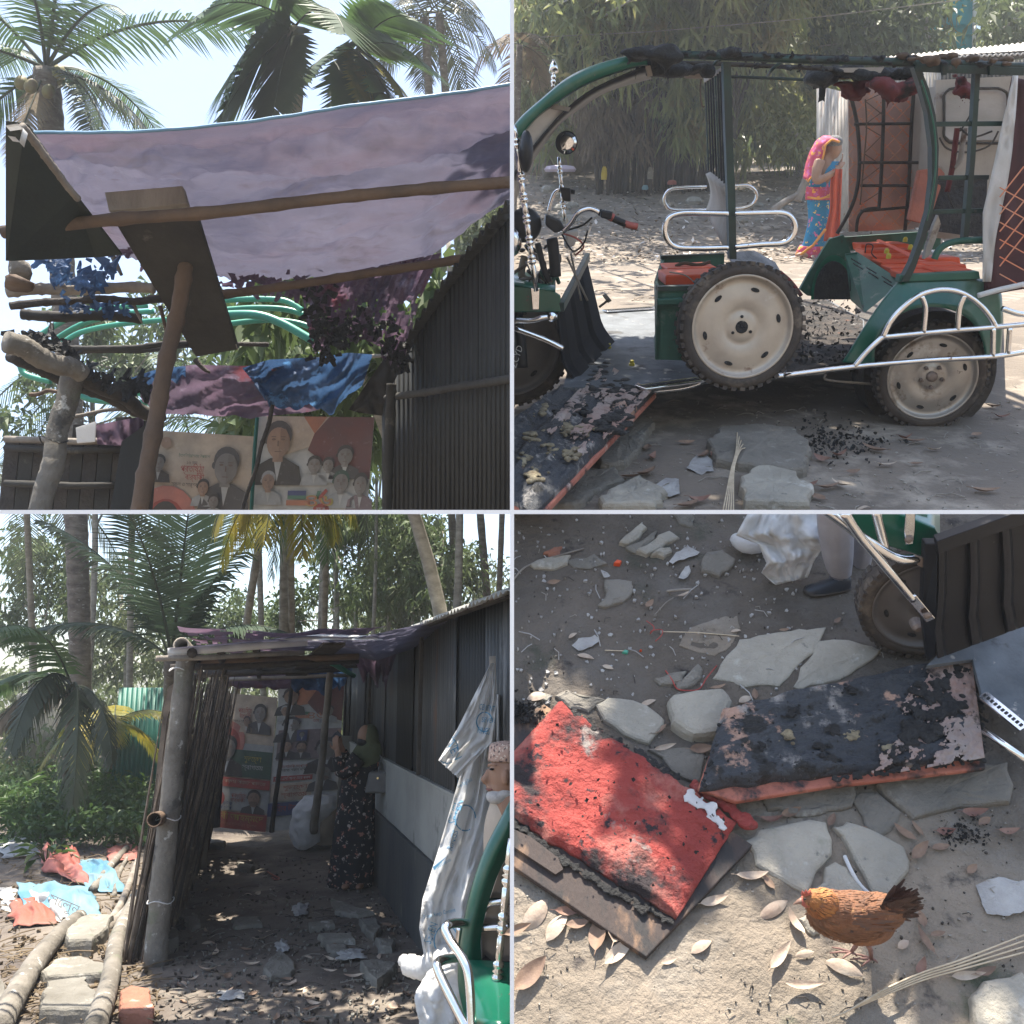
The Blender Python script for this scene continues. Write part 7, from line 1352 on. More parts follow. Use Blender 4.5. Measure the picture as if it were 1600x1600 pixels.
for (pts, r) in [([(1322, 128), (1332, 160), (1340, 200), (1343, 250), (1340, 290), (1330, 325), (1308, 365)], 3.4), ([(1381, 130), (1380, 200), (1376, 290), (1373, 328)], 3.2), ([(1428, 140), (1424, 200), (1420, 290), (1414, 360)], 3.2)]: tubeQ([(x, y, 1.35) for x, y in pts], r, m_soot, 'far_frame_bar')
for (x0, y0, x1, y1) in ((1335, 194, 1425, 193), (1343, 254, 1455, 254), (1345, 290, 1422, 290), (1345, 330, 1416, 324)): tubeQ([(x0, y0, 1.33), (x1, y1, 1.33)], 2.6, m_soot, 'far_frame_bar')
tubeQ([(1338, 362, 1.33), (1341, 340, 1.33), (1352, 328, 1.33), (1375, 325, 1.33)], 3, m_soot, 'far_frame_bar')
for (x0, y0, x1, y1) in ((1352, 158, 1380, 145), (1352, 158, 1380, 180), (1355, 192, 1378, 175), (1352, 198, 1376, 212), (1350, 240, 1376, 214), (1350, 240, 1374, 256), (1348, 282, 1374, 262), (1350, 316, 1372, 302)): tubeQ([(x0, y0, 1.3), (x1, y1, 1.3)], .8, m_brownwood, 'cross_wire')
tubeQ([(1352, 155, 1.3), (1354, 200, 1.3), (1349, 260, 1.3), (1344, 320, 1.3)], 1.3, m_brownwood, 'burnt_edging')
plateQ([(1428, 140, 1.5), (1462, 135, 1.1), (1462, 350, 1.1), (1416, 358, 1.5)], BK*.02, m_cream, 'cabin_panel'); plateQ([(1462, 125, 1.0), (1600, 118, 1.0), (1600, 380, 1.0), (1462, 372, 1.0)], BK*.02, m_cream, 'cabin_panel')
b = MB(); b.prism([Q(1525 + 50*max(-.94, min(.94, 1.25*math.cos(t))), 180 + 42*max(-.93, min(.93, 1.2*math.sin(t))), .96) for t in rng(0, 6.1, 36)], BK*.01); b.build('rear_window', m_clear, tq)
tubeQ([(1525 + 52*max(-.96, min(.96, 1.25*math.cos(t))), 181 + 45*max(-.95, min(.95, 1.2*math.sin(t))), .94) for t in rng(0, 2*PI, 26)], 2.2, m_soot, 'window_seal', k=2)
tubeQ([(1468, 215, .9), (1480, 232, .9), (1510, 238, .9), (1545, 228, .9), (1560, 205, .9)], 1.6, m_soot, 'sagging_seal')
plateQ([(1436, 266, .9), (1470, 262, .9), (1478, 272, .9), (1452, 352, .7), (1420, 344, .7)], BK*.05, mat('scorched_orange', (.36, .1, .045), (.22, .07, .04), sc=4, rough=.7, bump=.3, spots=[((.4, .35, .3), 12, .66, .05)]), 'seat_back', bevel=.012)
plateQ([(1462, 282, .85), (1543, 280, .85), (1538, 372, .8), (1452, 360, .8), (1448, 310, .85)], BK*.05, m_foam, 'charred_seat')
tubeQ([(1496, 200, .2), (1492, 230, .2), (1488, 262, .2), (1480, 300, .2)], 4, m_redcl, 'hanging_rag'); tubeQ([(1508, 200, .2), (1504, 225, .2), (1500, 250, .2), (1490, 262, .2)], 4, m_cream, 'hanging_rag'); tubeQ([(1530, 155, .1), (1510, 190, .1), (1500, 205, .1)], 1.2, m_soot, 'burnt_wire'); tubeQ([(1500, 200, .1), (1520, 214, .1), (1550, 205, .1)], 1.4, m_soot, 'burnt_wire'); tubeQ([(1480, 300, .1), (1495, 330, .1), (1520, 310, .1)], 1, m_soot, 'burnt_wire')
plateQ([(1466, 336, .05), (1459, 352, .05), (1448, 385, .05), (1444, 405, .05), (1452, 400, .05), (1462, 375, .05), (1470, 350, .05)], BK*.03, m_cream, 'hanging_rag')
# hanging side curtain
b = MB(); b.sheet([[Q(lerp(lerp(1582, 1542, min(1, v*1.6)) - (4 if v > .5 else 0), 1620, u), lerp(lerp(120, 130, u), lerp(462, 448, u), v), -.03+.06*nz(u*5, v*4, 2)) for v in [i/20 for i in range(21)]] for u in [i/8 for i in range(9)]]); b.build('side_curtain', m_plaid, tq, smooth=True, thick=.01)
b = MB(); b.sheet([[Q(lerp(lerp(1583, 1536, min(1, v*1.5)), lerp(1590, 1548, min(1, v*1.3)), u) + 12*math.sin(PI*v)*u, lerp(118, 440, v), -.06+.03*nz(u*5, v*9, 4)) for v in [i/24 for i in range(25)]] for u in [i/4 for i in range(5)]]); b.build('curtain_edge', m_white, tq, smooth=True, thick=.006)
st = MB()
for k in range(6):
    y = 290+k*27; st.tube([Q(1562, y+3, -.1), Q(1600, y+24, -.1)], 1.1*PX, n=4)
    if k < 5: st.tube([Q(1562, y+18, -.1), Q(1600, y-30, -.1)], 1.1*PX, n=4)
tag(st.build('stitch_lines', m_qline, tq), kind='stuff'); tubeQ([(1528, 462, -.1), (1560, 453, -.1), (1600, 444, -.1)], 4, m_white, 'curtain_piping')
# rear chrome guard
for pts in ([(1380, 526), (1392, 502), (1412, 480), (1438, 461), (1470, 453), (1500, 457), (1526, 472), (1546, 494), (1556, 512)], [(1378, 527), (1460, 519), (1556, 511), (1610, 506)], [(1225, 587), (1335, 573), (1450, 563), (1554, 557), (1610, 548)], [(1335, 573), (1356, 548), (1380, 526)], [(1440, 463), (1446, 482), (1443, 520)], [(1507, 462), (1499, 482), (1496, 516)], [(1552, 512), (1551, 557)], [(1566, 482), (1590, 490), (1610, 492)], [(1578, 512), (1575, 552)]):
    tubeQ([(x, y, -.12) for x, y in pts], 4.0, m_chrome, 'guard_rail', n=12, k=6)
plateQ([(1536, 560, .1), (1548, 560, .1), (1552, 588, .1), (1547, 586, .1)], BK*.01, m_black, 'mud_flap'); tubeQ([(1290, 585, .2), (1294, 594, .2), (1362, 600, .2)], 2, m_wood, 'floor_bracket')
tubeQ([(1180, 592, -.02), (1225, 587, -.02), (1290, 580, -.02)], 4.6, m_chrome, 'floor_rail')
# spare wheel
tsw = thing('spare_wheel', Q(1155, 604, -.25), 'large dusty wheel leaning upright against the rickshaw floor', 'wheel')
wheel(Q(1155, 510, -.18), (-F2.F + F2.U*.1 + Rv*.05).normalized(), 94*PX*.97, .14, tsw, name='tyre', hub=False, m=mat('cream_rim', (.5, .44, .36), (.36, .31, .26), sc=3, rough=.45, bump=.05, metal=.3, spots=[((.18, .12, .09), 7, .62, .08), ((.6, .58, .55), 3, .6, .1)]))
# ================================================================ the broken paving below the road
CB = CR + CDN
xs = [0] + rng(.02, 3.4, 120) + [3.8, 5, 8]
y1 = F4.Yg(1200, 800); ys = rng(F4.Yg(1200, 1640), y1, 120)
def dip(x, y): return -.02*max(0, nz(x*1.3, y*1.3, 12)) + .006*nz(x*30, y*30, 3)
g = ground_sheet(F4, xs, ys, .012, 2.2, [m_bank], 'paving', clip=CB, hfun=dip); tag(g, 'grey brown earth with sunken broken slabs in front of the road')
at = g.data.attributes.new('damp', 'FLOAT', 'POINT'); off = Vector(g['_o'])  # far earth darker: damp mud, plus shade put into its colour
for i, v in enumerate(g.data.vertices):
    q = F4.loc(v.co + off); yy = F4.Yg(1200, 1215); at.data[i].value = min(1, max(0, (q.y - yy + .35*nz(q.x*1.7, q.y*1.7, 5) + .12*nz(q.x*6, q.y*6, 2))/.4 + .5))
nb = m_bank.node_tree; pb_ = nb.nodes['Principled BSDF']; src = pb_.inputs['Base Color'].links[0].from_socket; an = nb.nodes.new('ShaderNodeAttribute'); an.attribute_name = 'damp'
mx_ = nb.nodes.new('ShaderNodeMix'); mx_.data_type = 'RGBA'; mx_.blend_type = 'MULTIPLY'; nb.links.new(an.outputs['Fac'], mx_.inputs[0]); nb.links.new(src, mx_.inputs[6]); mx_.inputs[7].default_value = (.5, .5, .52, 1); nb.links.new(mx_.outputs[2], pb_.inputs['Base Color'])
# earth bank that carries the road and the paving
b = MB(); pts = [F4.w(.006, F4.Yg(1200, 1640), -.03), F4.w(.006, y1, -.03)] + [F2.w(.006, y, hump(.006, y)-.03) for y in rng(y0+.02, 80, 40)]
lowp = [Vector((p.x, p.y, min(0, p.z-.05))) for p in pts]
for i in range(len(pts)-1): b.add([pts[i], pts[i+1], lowp[i+1], lowp[i]], [(0, 1, 2, 3)])
tag(b.build('earth_bank', m_soil), 'cut side of the earth bank under the road', kind='structure')
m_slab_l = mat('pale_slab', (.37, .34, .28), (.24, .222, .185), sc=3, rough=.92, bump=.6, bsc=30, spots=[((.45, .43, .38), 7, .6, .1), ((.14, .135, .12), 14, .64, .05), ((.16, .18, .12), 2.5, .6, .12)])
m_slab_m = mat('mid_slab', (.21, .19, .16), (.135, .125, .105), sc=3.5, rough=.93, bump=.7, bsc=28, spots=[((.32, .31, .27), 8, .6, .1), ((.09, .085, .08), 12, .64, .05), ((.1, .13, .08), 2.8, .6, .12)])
GS = 'broken slabs sunk in the earth'
for (poly, h, m, lb) in [
    ([(1112, 1063), (1135, 1030), (1155, 1002), (1215, 988), (1290, 984), (1282, 1003), (1245, 1036), (1218, 1073), (1160, 1075)], .018, m_slab_l, 'big pale broken slab left of the front wheel'),
    ([(1236, 1076), (1252, 1045), (1270, 1008), (1300, 1002), (1345, 1008), (1375, 1020), (1342, 1050), (1300, 1066), (1250, 1082)], .02, m_slab_l, 'pale broken slab just below the front wheel'),
    ([(1040, 1104), (1060, 1092), (1100, 1088), (1132, 1086), (1145, 1108), (1138, 1135), (1118, 1158), (1080, 1160), (1050, 1146)], .075, m_slab_l, 'thick rounded boulder between the two burnt seats'),
    ([(930, 1108), (950, 1092), (990, 1098), (1035, 1116), (1038, 1140), (1010, 1164), (975, 1150), (945, 1128)], .03, m_slab_l, 'sunlit slab touching the edge of the red seat'),
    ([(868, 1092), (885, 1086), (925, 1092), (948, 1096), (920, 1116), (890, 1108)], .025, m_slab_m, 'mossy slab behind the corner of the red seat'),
    ([(968, 850), (985, 835), (1004, 823), (1013, 829), (1000, 842), (982, 852)], .03, m_slab_l, 'narrow pale brick, farther of two parallel ones'),
    ([(994, 864), (1020, 845), (1045, 834), (1058, 842), (1040, 856), (1010, 871)], .032, m_slab_l, 'narrow pale brick, nearer of two parallel ones'),
    ([(980, 858), (1010, 838), (1030, 832), (1018, 846), (992, 863)], .02, m_slab_m, 'dark brick between the two pale ones'),
    ([(1014, 872), (1030, 860), (1052, 856), (1056, 866), (1036, 877)], .03, m_slab_l, 'lumpy pale stone beside the nearer brick'),
    ([(1093, 886), (1105, 870), (1128, 862), (1150, 876), (1140, 892), (1120, 903), (1098, 897)], .03, m_slab_m, 'grey slab with a pale edge below the white sack'),
    ([(825, 886), (850, 876), (886, 869), (886, 884), (862, 893), (835, 893)], .03, m_slab_l, 'long grey stone at the left edge under the litter'),
    ([(850, 868), (862, 856), (878, 855), (880, 870), (862, 873)], .03, m_brick, 'brownish stone above the long grey stone'),
    ([(938, 948), (948, 930), (950, 910), (985, 909), (988, 925), (970, 944), (950, 952)], .022, m_slab_m, 'square grey slab with a pale edge in the dark mud'),
    ([(1050, 808), (1075, 800), (1088, 812), (1082, 825), (1060, 820)], .03, m_slab_m, 'upright brown stone at the upper edge'),
    ([(890, 880), (930, 868), (945, 880), (920, 890), (895, 888)], .016, m_slab_m, 'flat dark slab beside the long grey stone'),
    ([(1025, 1065), (1045, 1052), (1068, 1050), (1062, 1066), (1035, 1074)], .03, m_slab_m, 'small square stone beside the red wire'),
    ([(1058, 1075), (1075, 1055), (1092, 1042), (1100, 1052), (1088, 1072), (1066, 1080)], .03, m_slab_m, 'pointed stone inside the loop of red wire'),
    ([(1045, 1092), (1060, 1080), (1075, 1082), (1070, 1092)], .02, m_slab_m, 'small dark stone between red wire and boulder'),
    ([(1150, 960), (1160, 980), (1150, 1005), (1118, 1028), (1085, 1018), (1058, 1008), (1080, 985), (1120, 965)], .006, m_bank, 'mud covered slab with a cracked outline in the middle'),
    ([(1015, 1170), (1050, 1172), (1100, 1178), (1096, 1205), (1090, 1222), (1050, 1205)], .015, m_slab_m, 'grey slab showing between the two burnt seats'),
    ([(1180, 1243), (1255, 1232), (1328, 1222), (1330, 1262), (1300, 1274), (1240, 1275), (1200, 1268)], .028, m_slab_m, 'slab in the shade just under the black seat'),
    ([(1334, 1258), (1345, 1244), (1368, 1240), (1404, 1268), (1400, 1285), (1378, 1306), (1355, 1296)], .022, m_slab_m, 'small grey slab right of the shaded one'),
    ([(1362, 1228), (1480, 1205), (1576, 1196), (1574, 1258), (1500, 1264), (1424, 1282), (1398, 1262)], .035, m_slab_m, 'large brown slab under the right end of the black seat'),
    ([(1163, 1322), (1178, 1300), (1225, 1290), (1290, 1288), (1296, 1318), (1284, 1350), (1256, 1394), (1215, 1378), (1180, 1352)], .03, m_slab_l, 'big pale slab right of the red seat corner'),
    ([(1302, 1297), (1320, 1290), (1348, 1294), (1408, 1324), (1415, 1368), (1392, 1402), (1362, 1396), (1335, 1350)], .03, m_slab_l, 'pale oval slab above the hen'),
    ([(1302, 1350), (1322, 1362), (1352, 1398), (1340, 1425), (1275, 1420), (1264, 1392)], .028, m_slab_l, 'pale slab partly hidden by the head of the hen'),
    ([(1250, 1440), (1262, 1432), (1276, 1446), (1286, 1462), (1272, 1468), (1256, 1452)], .03, m_slab_l, 'small pale stone in front of the breast of the hen'),
    ([(1512, 1562), (1528, 1545), (1550, 1530), (1590, 1520), (1620, 1560), (1620, 1640), (1530, 1640), (1518, 1590)], .05, m_slab_l, 'pale rock in the lower right corner'),
]:
    stone(F4, poly, h*.62, m, lb, group=GS, clip=CB, inset=.012, rough=.008)
# near edge of the road: slabs
for (poly, h, m, lb) in [
    ([(1105, 700), (1125, 680), (1180, 674), (1235, 680), (1262, 700), (1262, 725), (1255, 748), (1180, 742), (1115, 732)], .05, m_slab_m, 'wide flat slab on the road below the spare wheel'),
    ([(1155, 760), (1172, 744), (1195, 740), (1235, 752), (1268, 772), (1262, 797), (1220, 799), (1160, 799)], .05, m_slab_l, 'sandy yellowish stone below the wide flat slab'),
    ([(930, 790), (965, 768), (1000, 756), (1035, 772), (1038, 792), (1020, 799), (935, 799)], .04, m_slab_l, 'pale slab right of the burnt seat corner'),
    ([(880, 760), (915, 742), (960, 738), (972, 755), (940, 770), (900, 780)], .03, m_slab_m, 'grey slab under the edge of the burnt seat'),
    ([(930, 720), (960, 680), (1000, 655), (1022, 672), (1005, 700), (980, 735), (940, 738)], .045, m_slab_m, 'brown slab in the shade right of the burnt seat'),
    ([(840, 799), (870, 770), (915, 760), (925, 780), (900, 799)], .03, m_slab_m, 'dark slab below the burnt seat')]:
    stone(F2, poly, h, m, lb, name='paving_stone', group='slabs along the near edge of the road', clip=CR+CUP, rough=.012)
# ================================================================ burnt seats
def pad(fr, quad, h0, th, m_top, name, part, t, n=46, clip=None, lump=.02, seed=1, round_=.12, hole=None, tilt=None):
    """a thick burnt cushion over a quad given in pixels (far left, far right, near right, near left)"""
    P = [fr.loc(fr.g(x, y, h0)) for x, y in quad]; top_, rimb = [], []
    for i in range(n+1):
        u = i/n; row = []
        for j in range(n+1):
            v = j/n; p = P[0].lerp(P[1], u).lerp(P[3].lerp(P[2], u), v); e = min(u, 1-u, v, 1-v); rd = math.sqrt(max(0, 1-(1-min(1, e/round_))**2)) if e < round_ else 1
            jag = .012*(nz(u*14, v*14, seed)*(1 if e < .03 else 0)); hh = h0 + th*(.35+.65*rd) + lump*(nz(u*5, v*5, seed) + .6*nz(u*13, v*13, seed+3) + .45*abs(nz(u*30, v*30, seed+5)))*rd
            row.append(fr.w(p.x+jag, p.y+jag, hh))
        top_.append(row)
    b = MB(); b.sheet(top_); per = [(i, 0) for i in range(n)] + [(n, j) for j in range(n)] + [(i, n) for i in range(n, 0, -1)] + [(0, j) for j in range(n, 0, -1)]
    A = [top_[i][j] for i, j in per]; B_ = [fr.w(fr.loc(a).x, fr.loc(a).y, h0) for a in A]; k = len(A); b.add(A+B_, [(i, (i+1) % k, (i+1) % k+k, i+k) for i in range(k)]); b.add(B_, [tuple(range(k))])
    return b.build(part, m_top, t, smooth=True, clip=clip), top_
m_redseat = mat('burnt_red_vinyl', (.38, .06, .048), (.24, .036, .03), sc=3, rough=.8, bump=.9, bsc=45, spots=[((.45, .19, .15), 4, .5, .16), ((.03, .022, .024), 4.4, .5, .1), ((.03, .022, .026), 16, .6, .05), ((.24, .21, .19), 6, .6, .06)])
m_blackseat = mat('burnt_black_vinyl', (.026, .03, .037), (.045, .05, .058), sc=3, rough=.5, bump=.9, bsc=30, spots=[((.3, .28, .26), 6, .55, .07), ((.016, .016, .016), 9, .57, .04), ((.42, .26, .19), 3.1, .6, .03), ((.5, .45, .35), 14, .67, .03)])
m_blackseat2 = mat('burnt_pink_vinyl', (.45, .28, .23), (.5, .44, .4), sc=3, rough=.7, bump=1, bsc=34, spots=[((.02, .02, .02), 3.4, .57, .05), ((.02, .02, .02), 11, .6, .04), ((.3, .3, .31), 6, .62, .06)])
m_ply = mat('scorched_plywood', (.34, .21, .12), (.22, .13, .08), sc=4, rough=.85, bump=.3, stretch=(2, 1, 1), spots=[((.05, .038, .034), 2.6, .38, .14), ((.03, .028, .028), 6, .5, .1), ((.5, .4, .3), 5, .64, .1)])
m_orim = mat('orange_vinyl_rim', (.4, .15, .1), (.3, .09, .06), sc=5, rough=.7, bump=.4, spots=[((.03, .025, .025), 7, .52, .1), ((.45, .33, .28), 9, .6, .08)])
t = thing('seat_cushion', F4.g(960, 1290), 'red burnt seat cushion on a scorched plywood board, lying in the sun', 'seat cushion')
b = MB(); b.prism([F4.g(x, y, .035) for x, y in [(850, 1100), (1176, 1320), (1010, 1495), (620, 1230)]], F4.U*-.022); b.build('plywood_board', m_ply, t, clip=CB, bevel=.003)
o, tp_ = pad(F4, [(872, 1100), (1150, 1288), (1056, 1438), (742, 1245)], .036, .032, m_redseat, 'x', 'red_vinyl', t, clip=CB, lump=.016, seed=3, round_=.07)
b = MB(); b.prism([F4.g(x, y, .05) for x, y in [(795, 1292), (830, 1308), (872, 1340), (880, 1358), (868, 1366), (795, 1318)]], F4.U*-.012); b.build('inner_ply', m_ply, t, clip=CB)
def bits(fr, pts_fn, n, s0, s1, m, name, label=None, parent=None, clip=None, h=(.0, .02), cat=None):
    b = MB()
    for k in range(n):
        x, y, hh = pts_fn(); P = fr.g(x, y, hh + R_.uniform(*h)); s_ = R_.uniform(s0, s1)*.62; d = (rnd_dir() + fr.U*.2).normalized(); q = d.cross(rnd_dir()).normalized(); b.sheet([[P + d*(s_*(i-1)*.7) + q*(s_*.6*j) + rnd_dir()*s_*.25 for j in (-1, 0, 1)] for i in range(3)])
    o = b.build(name, m, parent, clip=clip); return tag(o, label, cat, kind='stuff')
def inquad(qd, h, mg=.04):
    def f():
        u, v = R_.uniform(mg, 1-mg), R_.uniform(mg, 1-mg); A = Vector(qd[0]+(0,)).lerp(Vector(qd[1]+(0,)), u); B_ = Vector(qd[3]+(0,)).lerp(Vector(qd[2]+(0,)), u); p = A.lerp(B_, v); return p.x, p.y, h
    return f
bits(F4, inquad([(872, 1100), (1150, 1288), (1056, 1438), (742, 1245)], .085, .02), 120, .003, .012, m_char, 'char_crumbs', parent=t, clip=CB)
def edgef(pts, h, sp): return lambda: (lambda p: (p.x+R_.gauss(0, sp), p.y+R_.gauss(0, sp), h))(polyline([Vector(a+(0,)) for a in pts], R_.random()))
crust('charred_edge', m_char, t, lambda: (lambda p: F4.g(p.x+R_.gauss(0, 3), p.y+R_.gauss(0, 3), .045))(polyline([Vector(a+(0,)) for a in [(800, 1283), (880, 1343), (965, 1398), (1050, 1440)]], R_.random())), 260, .003, .008, F4.U, voxel=.003, clip=CB); crust('charred_edge', m_char, t, lambda: (lambda p: F4.g(p.x+R_.gauss(0, 3), p.y+R_.gauss(0, 3), .065))(polyline([Vector(a+(0,)) for a in [(890, 1110), (960, 1160), (1010, 1185), (1060, 1215)]], R_.random())), 150, .003, .009, F4.U, voxel=.003, clip=CB)
crust('torn_lining', m_white, t, lambda: (lambda p: F4.g(p.x+R_.gauss(0, 3.5), p.y+R_.gauss(0, 4), .075))(polyline([Vector(a+(0,)) for a in [(1068, 1238), (1090, 1250), (1112, 1270), (1128, 1288)]], R_.random())), 46, .006, .012, F4.U, voxel=.004, flat=.35)
o = crust('vinyl_roll', m_redseat, None, lambda: (lambda p: F4.g(p.x+R_.gauss(0, 4), p.y+R_.gauss(0, 3), .045))(polyline([Vector(a+(0,)) for a in [(1078, 1225), (1110, 1242), (1140, 1262), (1172, 1290)]], R_.random())), 70, .008, .016, F4.U, voxel=.004, flat=.6); del o['kind']; tag(o, 'rolled red vinyl strip with a black tip pinched between the two seats', 'vinyl strip')
QB = [(1128, 1112), (1518, 1026), (1538, 1186), (1092, 1238)]
t = thing('seat_cushion', F4.g(1320, 1180), 'long black charred seat cushion with pink and white patches, propped on slabs', 'seat cushion')
b = MB(); b.prism([F4.g(x, y, .085) for x, y in [(1130, 1118), (1520, 1028), (1541, 1200), (1300, 1228), (1150, 1252), (1090, 1232)]], F4.U*-.02); b.build('vinyl_side', m_orim, t, bevel=.006)
pad(F4, QB, .085, .035, m_blackseat, 'x', 'charred_vinyl', t, n=70, lump=.016, seed=9, round_=.06)
b = MB(); g_ = [[F4.g(lerp(1395, 1518, u) + 18*v*(1-u)*0 + v*lerp(-35, 20, u), lerp(1054, 1028, u) + v*lerp(160, 156, u), .125 + .012*abs(nz(u*6, v*6, 4)) + .008*nz(u*20, v*20, 2)) for v in [i/90 for i in range(91)]] for u in [i/90 for i in range(91)]]
b = MB()
for i in range(90):
    for j in range(90):
        if nz(i*.053, j*.053, 8) + .5*nz(i*.17, j*.17, 3) + .3*nz(i*.5, j*.5, 7) + (i/90-.45)*.9 > 0: b.add([g_[i][j], g_[i][j+1], g_[i+1][j+1], g_[i+1][j]], [(0, 1, 2, 3)])
tag(b.build('peeled_cover', m_blackseat2, t, smooth=True, thick=.003), kind='stuff')
bits(F4, inquad(QB, .125), 220, .003, .011, m_char, 'char_crumbs', parent=t); crust('char_lumps', m_char, t, lambda: (lambda p: F4.g(p.x+R_.gauss(0, 9), p.y+R_.gauss(0, 6), .13))(polyline([Vector(a+(0,)) for a in [(1505, 1045), (1440, 1075), (1500, 1105), (1440, 1120), (1420, 1150), (1470, 1140), (1380, 1185)]], R_.random())), 330, .004, .012, F4.U, voxel=.0035, flat=.6)
crust('char_rim', m_char, t, lambda: (lambda p: F4.g(p.x+R_.gauss(0, 3), p.y+R_.gauss(0, 2.5), .11))(polyline([Vector(a+(0,)) for a in [(1100, 1232), (1138, 1120), (1300, 1080), (1515, 1028), (1532, 1100), (1536, 1184), (1400, 1204), (1300, 1216)]], R_.random())), 330, .003, .008, F4.U, voxel=.003, flat=.7)
for (x, y) in ((1240, 1112), (1330, 1078), (1300, 1140), (1370, 1120), (1280, 1165), (1330, 1150), (1420, 1105), (1190, 1165), (1265, 1195), (1300, 1185), (1390, 1170), (1232, 1150)): crust('burnt_hole', R_.choice([m_char, m_char, mat('burnt_foam_crust', (.4, .34, .22), (.14, .11, .07), sc=30, rough=.95, bump=.8)]), t, lambda x=x, y=y: F4.g(x+R_.gauss(0, 6), y+R_.gauss(0, 4), .126), 26, .003, .008, F4.U, voxel=.0028, flat=.5)
# the seat seen from the road level
QC = [(940, 560), (1024, 613), (830, 815), (740, 720)]
t = thing('seat_cushion', F2.g(900, 700), 'burnt black seat board lying against the front wheel in the shade', 'seat cushion')
b = MB(); b.prism([F2.g(x, y, .2) for x, y in [(938, 562), (1026, 614), (832, 818), (738, 722)]], F2.U*-.03); b.build('vinyl_side', m_orim, t, bevel=.008, clip=CR+CUP)
pad(F2, QC, .2, .05, m_blackseat, 'x', 'charred_vinyl', t, n=60, lump=.03, seed=5, clip=CR+CUP, round_=.07)
crust('char_lumps', m_char, t, lambda: (lambda p: F2.g(p.x+R_.gauss(0, 7), p.y+R_.gauss(0, 7), .262))(polyline([Vector(a+(0,)) for a in [(945, 575), (925, 600), (960, 610), (990, 605), (960, 635), (975, 665), (930, 665), (900, 640)]], R_.random())), 260, .008, .024, F2.U, voxel=.007, flat=.6, clip=CR+CUP)
b = MB(); g_ = [[F2.g(lerp(945, 1018, u) + v*-100, lerp(566, 611, u) + v*105, .262 + .02*abs(nz(u*6, v*6, 4))) for v in [i/80 for i in range(81)]] for u in [i/80 for i in range(81)]]
for i in range(80):
    for j in range(80):
        if nz(i*.055, j*.055, 5) + .5*nz(i*.18, j*.18, 3) + .3*nz(i*.5, j*.5, 1) + (.5-j/80)*.6 > 0: b.add([g_[i][j], g_[i][j+1], g_[i+1][j+1], g_[i+1][j]], [(0, 1, 2, 3)])
tag(b.build('peeled_cover', m_blackseat2, t, smooth=True, clip=CR+CUP, thick=.004), kind='stuff')
for (x, y) in ((845, 640), (882, 668), (830, 680), (860, 700), (820, 720), (890, 710), (835, 745), (870, 650), (912, 672)): crust('burnt_hole', R_.choice([m_char, MATS['burnt_foam_crust']]), t, lambda x=x, y=y: F2.g(x+R_.gauss(0, 6), y+R_.gauss(0, 5), .26), 26, .006, .016, F2.U, voxel=.005, flat=.5, clip=CR+CUP)
# ================================================================ front of the rickshaw, white sack and legs at the top
Yf = F4.Yg(1440, 1036)
def Qf(x, y, d=0): return F4.q(x, y, Yf+d)
kf = (Qf(1441, 960)-Qf(1440, 960)).length
tr4 = thing('rickshaw', F4.g(1480, 1030), 'front end of a green rickshaw with black leg shield, chrome bars and dusty wheel', 'rickshaw')
def tubeF(pts, r, m, name, n=12, k=6): b = MB(); b.tube(spline([Qf(*p) for p in pts], k), r*kf, n=n); return b.build(name, m, tr4, smooth=True, clip=CB)
def plateF(pts, vec, m, name, bevel=0, smooth=False): b = MB(); b.prism([Qf(*p) for p in pts], vec); return b.build(name, m, tr4, bevel=bevel, clip=CB, smooth=smooth)
wheel(Qf(1446, 938, .08), (-F4.F + F4.U*.12 - Rv*.12).normalized(), 104*kf, .085, tr4, clip=CB, hub=False, m=MATS['grey_rim'], tread=46)
g_ = []
for i in range(41):
    u = i/40; x0 = lerp(1466, 1620, u); yt = lerp(850, 800, u); x1 = lerp(1448, 1620, u); yb = lerp(1028, 964, u); rib = 1 if (i % 13) in (0, 1, 2) else 0; d = lerp(-.1, -.07, u)
    g_.append([Qf(lerp(x0, x1, v) + 8*math.sin(v*2.5) + (12*max(0, v-.75)/.25 if u < .9 else 0), lerp(yt, yb, v), d - .02*rib - .06*v*v) for v in [j/16 for j in range(17)]])
b = MB(); b.sheet(g_); b.build('leg_shield', m_black, tr4, smooth=False, clip=CB, thick=.008)
plateF([(1464, 846, -.13), (1620, 790, -.1), (1620, 812, -.1), (1466, 866, -.13)], F4.F*.03, m_black, 'shield_rim', bevel=.004); plateF([(1445, 850, -.1), (1468, 850, -.12), (1466, 930, -.12), (1462, 1026, -.16), (1450, 1034, -.14), (1440, 960, -.1)], F4.F*.03, m_black, 'shield_edge', bevel=.004)
HP = .17
b = MB(); b.prism([F4.g(x, y, HP) for x, y in [(1448, 1040), (1470, 1018), (1620, 955), (1640, 1150), (1534, 1085), (1520, 1030)]], F4.U*-.015); b.build('floor_plate', m_floor, tr4, clip=CB)
p0, p1 = F4.g(1535, 1085, HP+.006), F4.g(1600, 1138, HP+.006); b = MB(); b.bar(p0, p1, .04, .006, F4.U); o = b.build('step_trim', m_chrome, tr4); hb = MB()
for k in range(11): q = p0.lerp(p1, (k+.6)/11.5) + F4.U*.004; d = (p1-p0).normalized(); hb.bar(q-d*.004, q+d*.004, .012, .002, F4.U)
tag(hb.build('step_holes', m_char, o), kind='stuff')
b = MB(); b.tube([F4.g(1536, 1140, HP-.02), F4.g(1620, 1200, HP-.02)], .011, n=10); b.build('floor_rail', m_chrome, tr4, smooth=True)
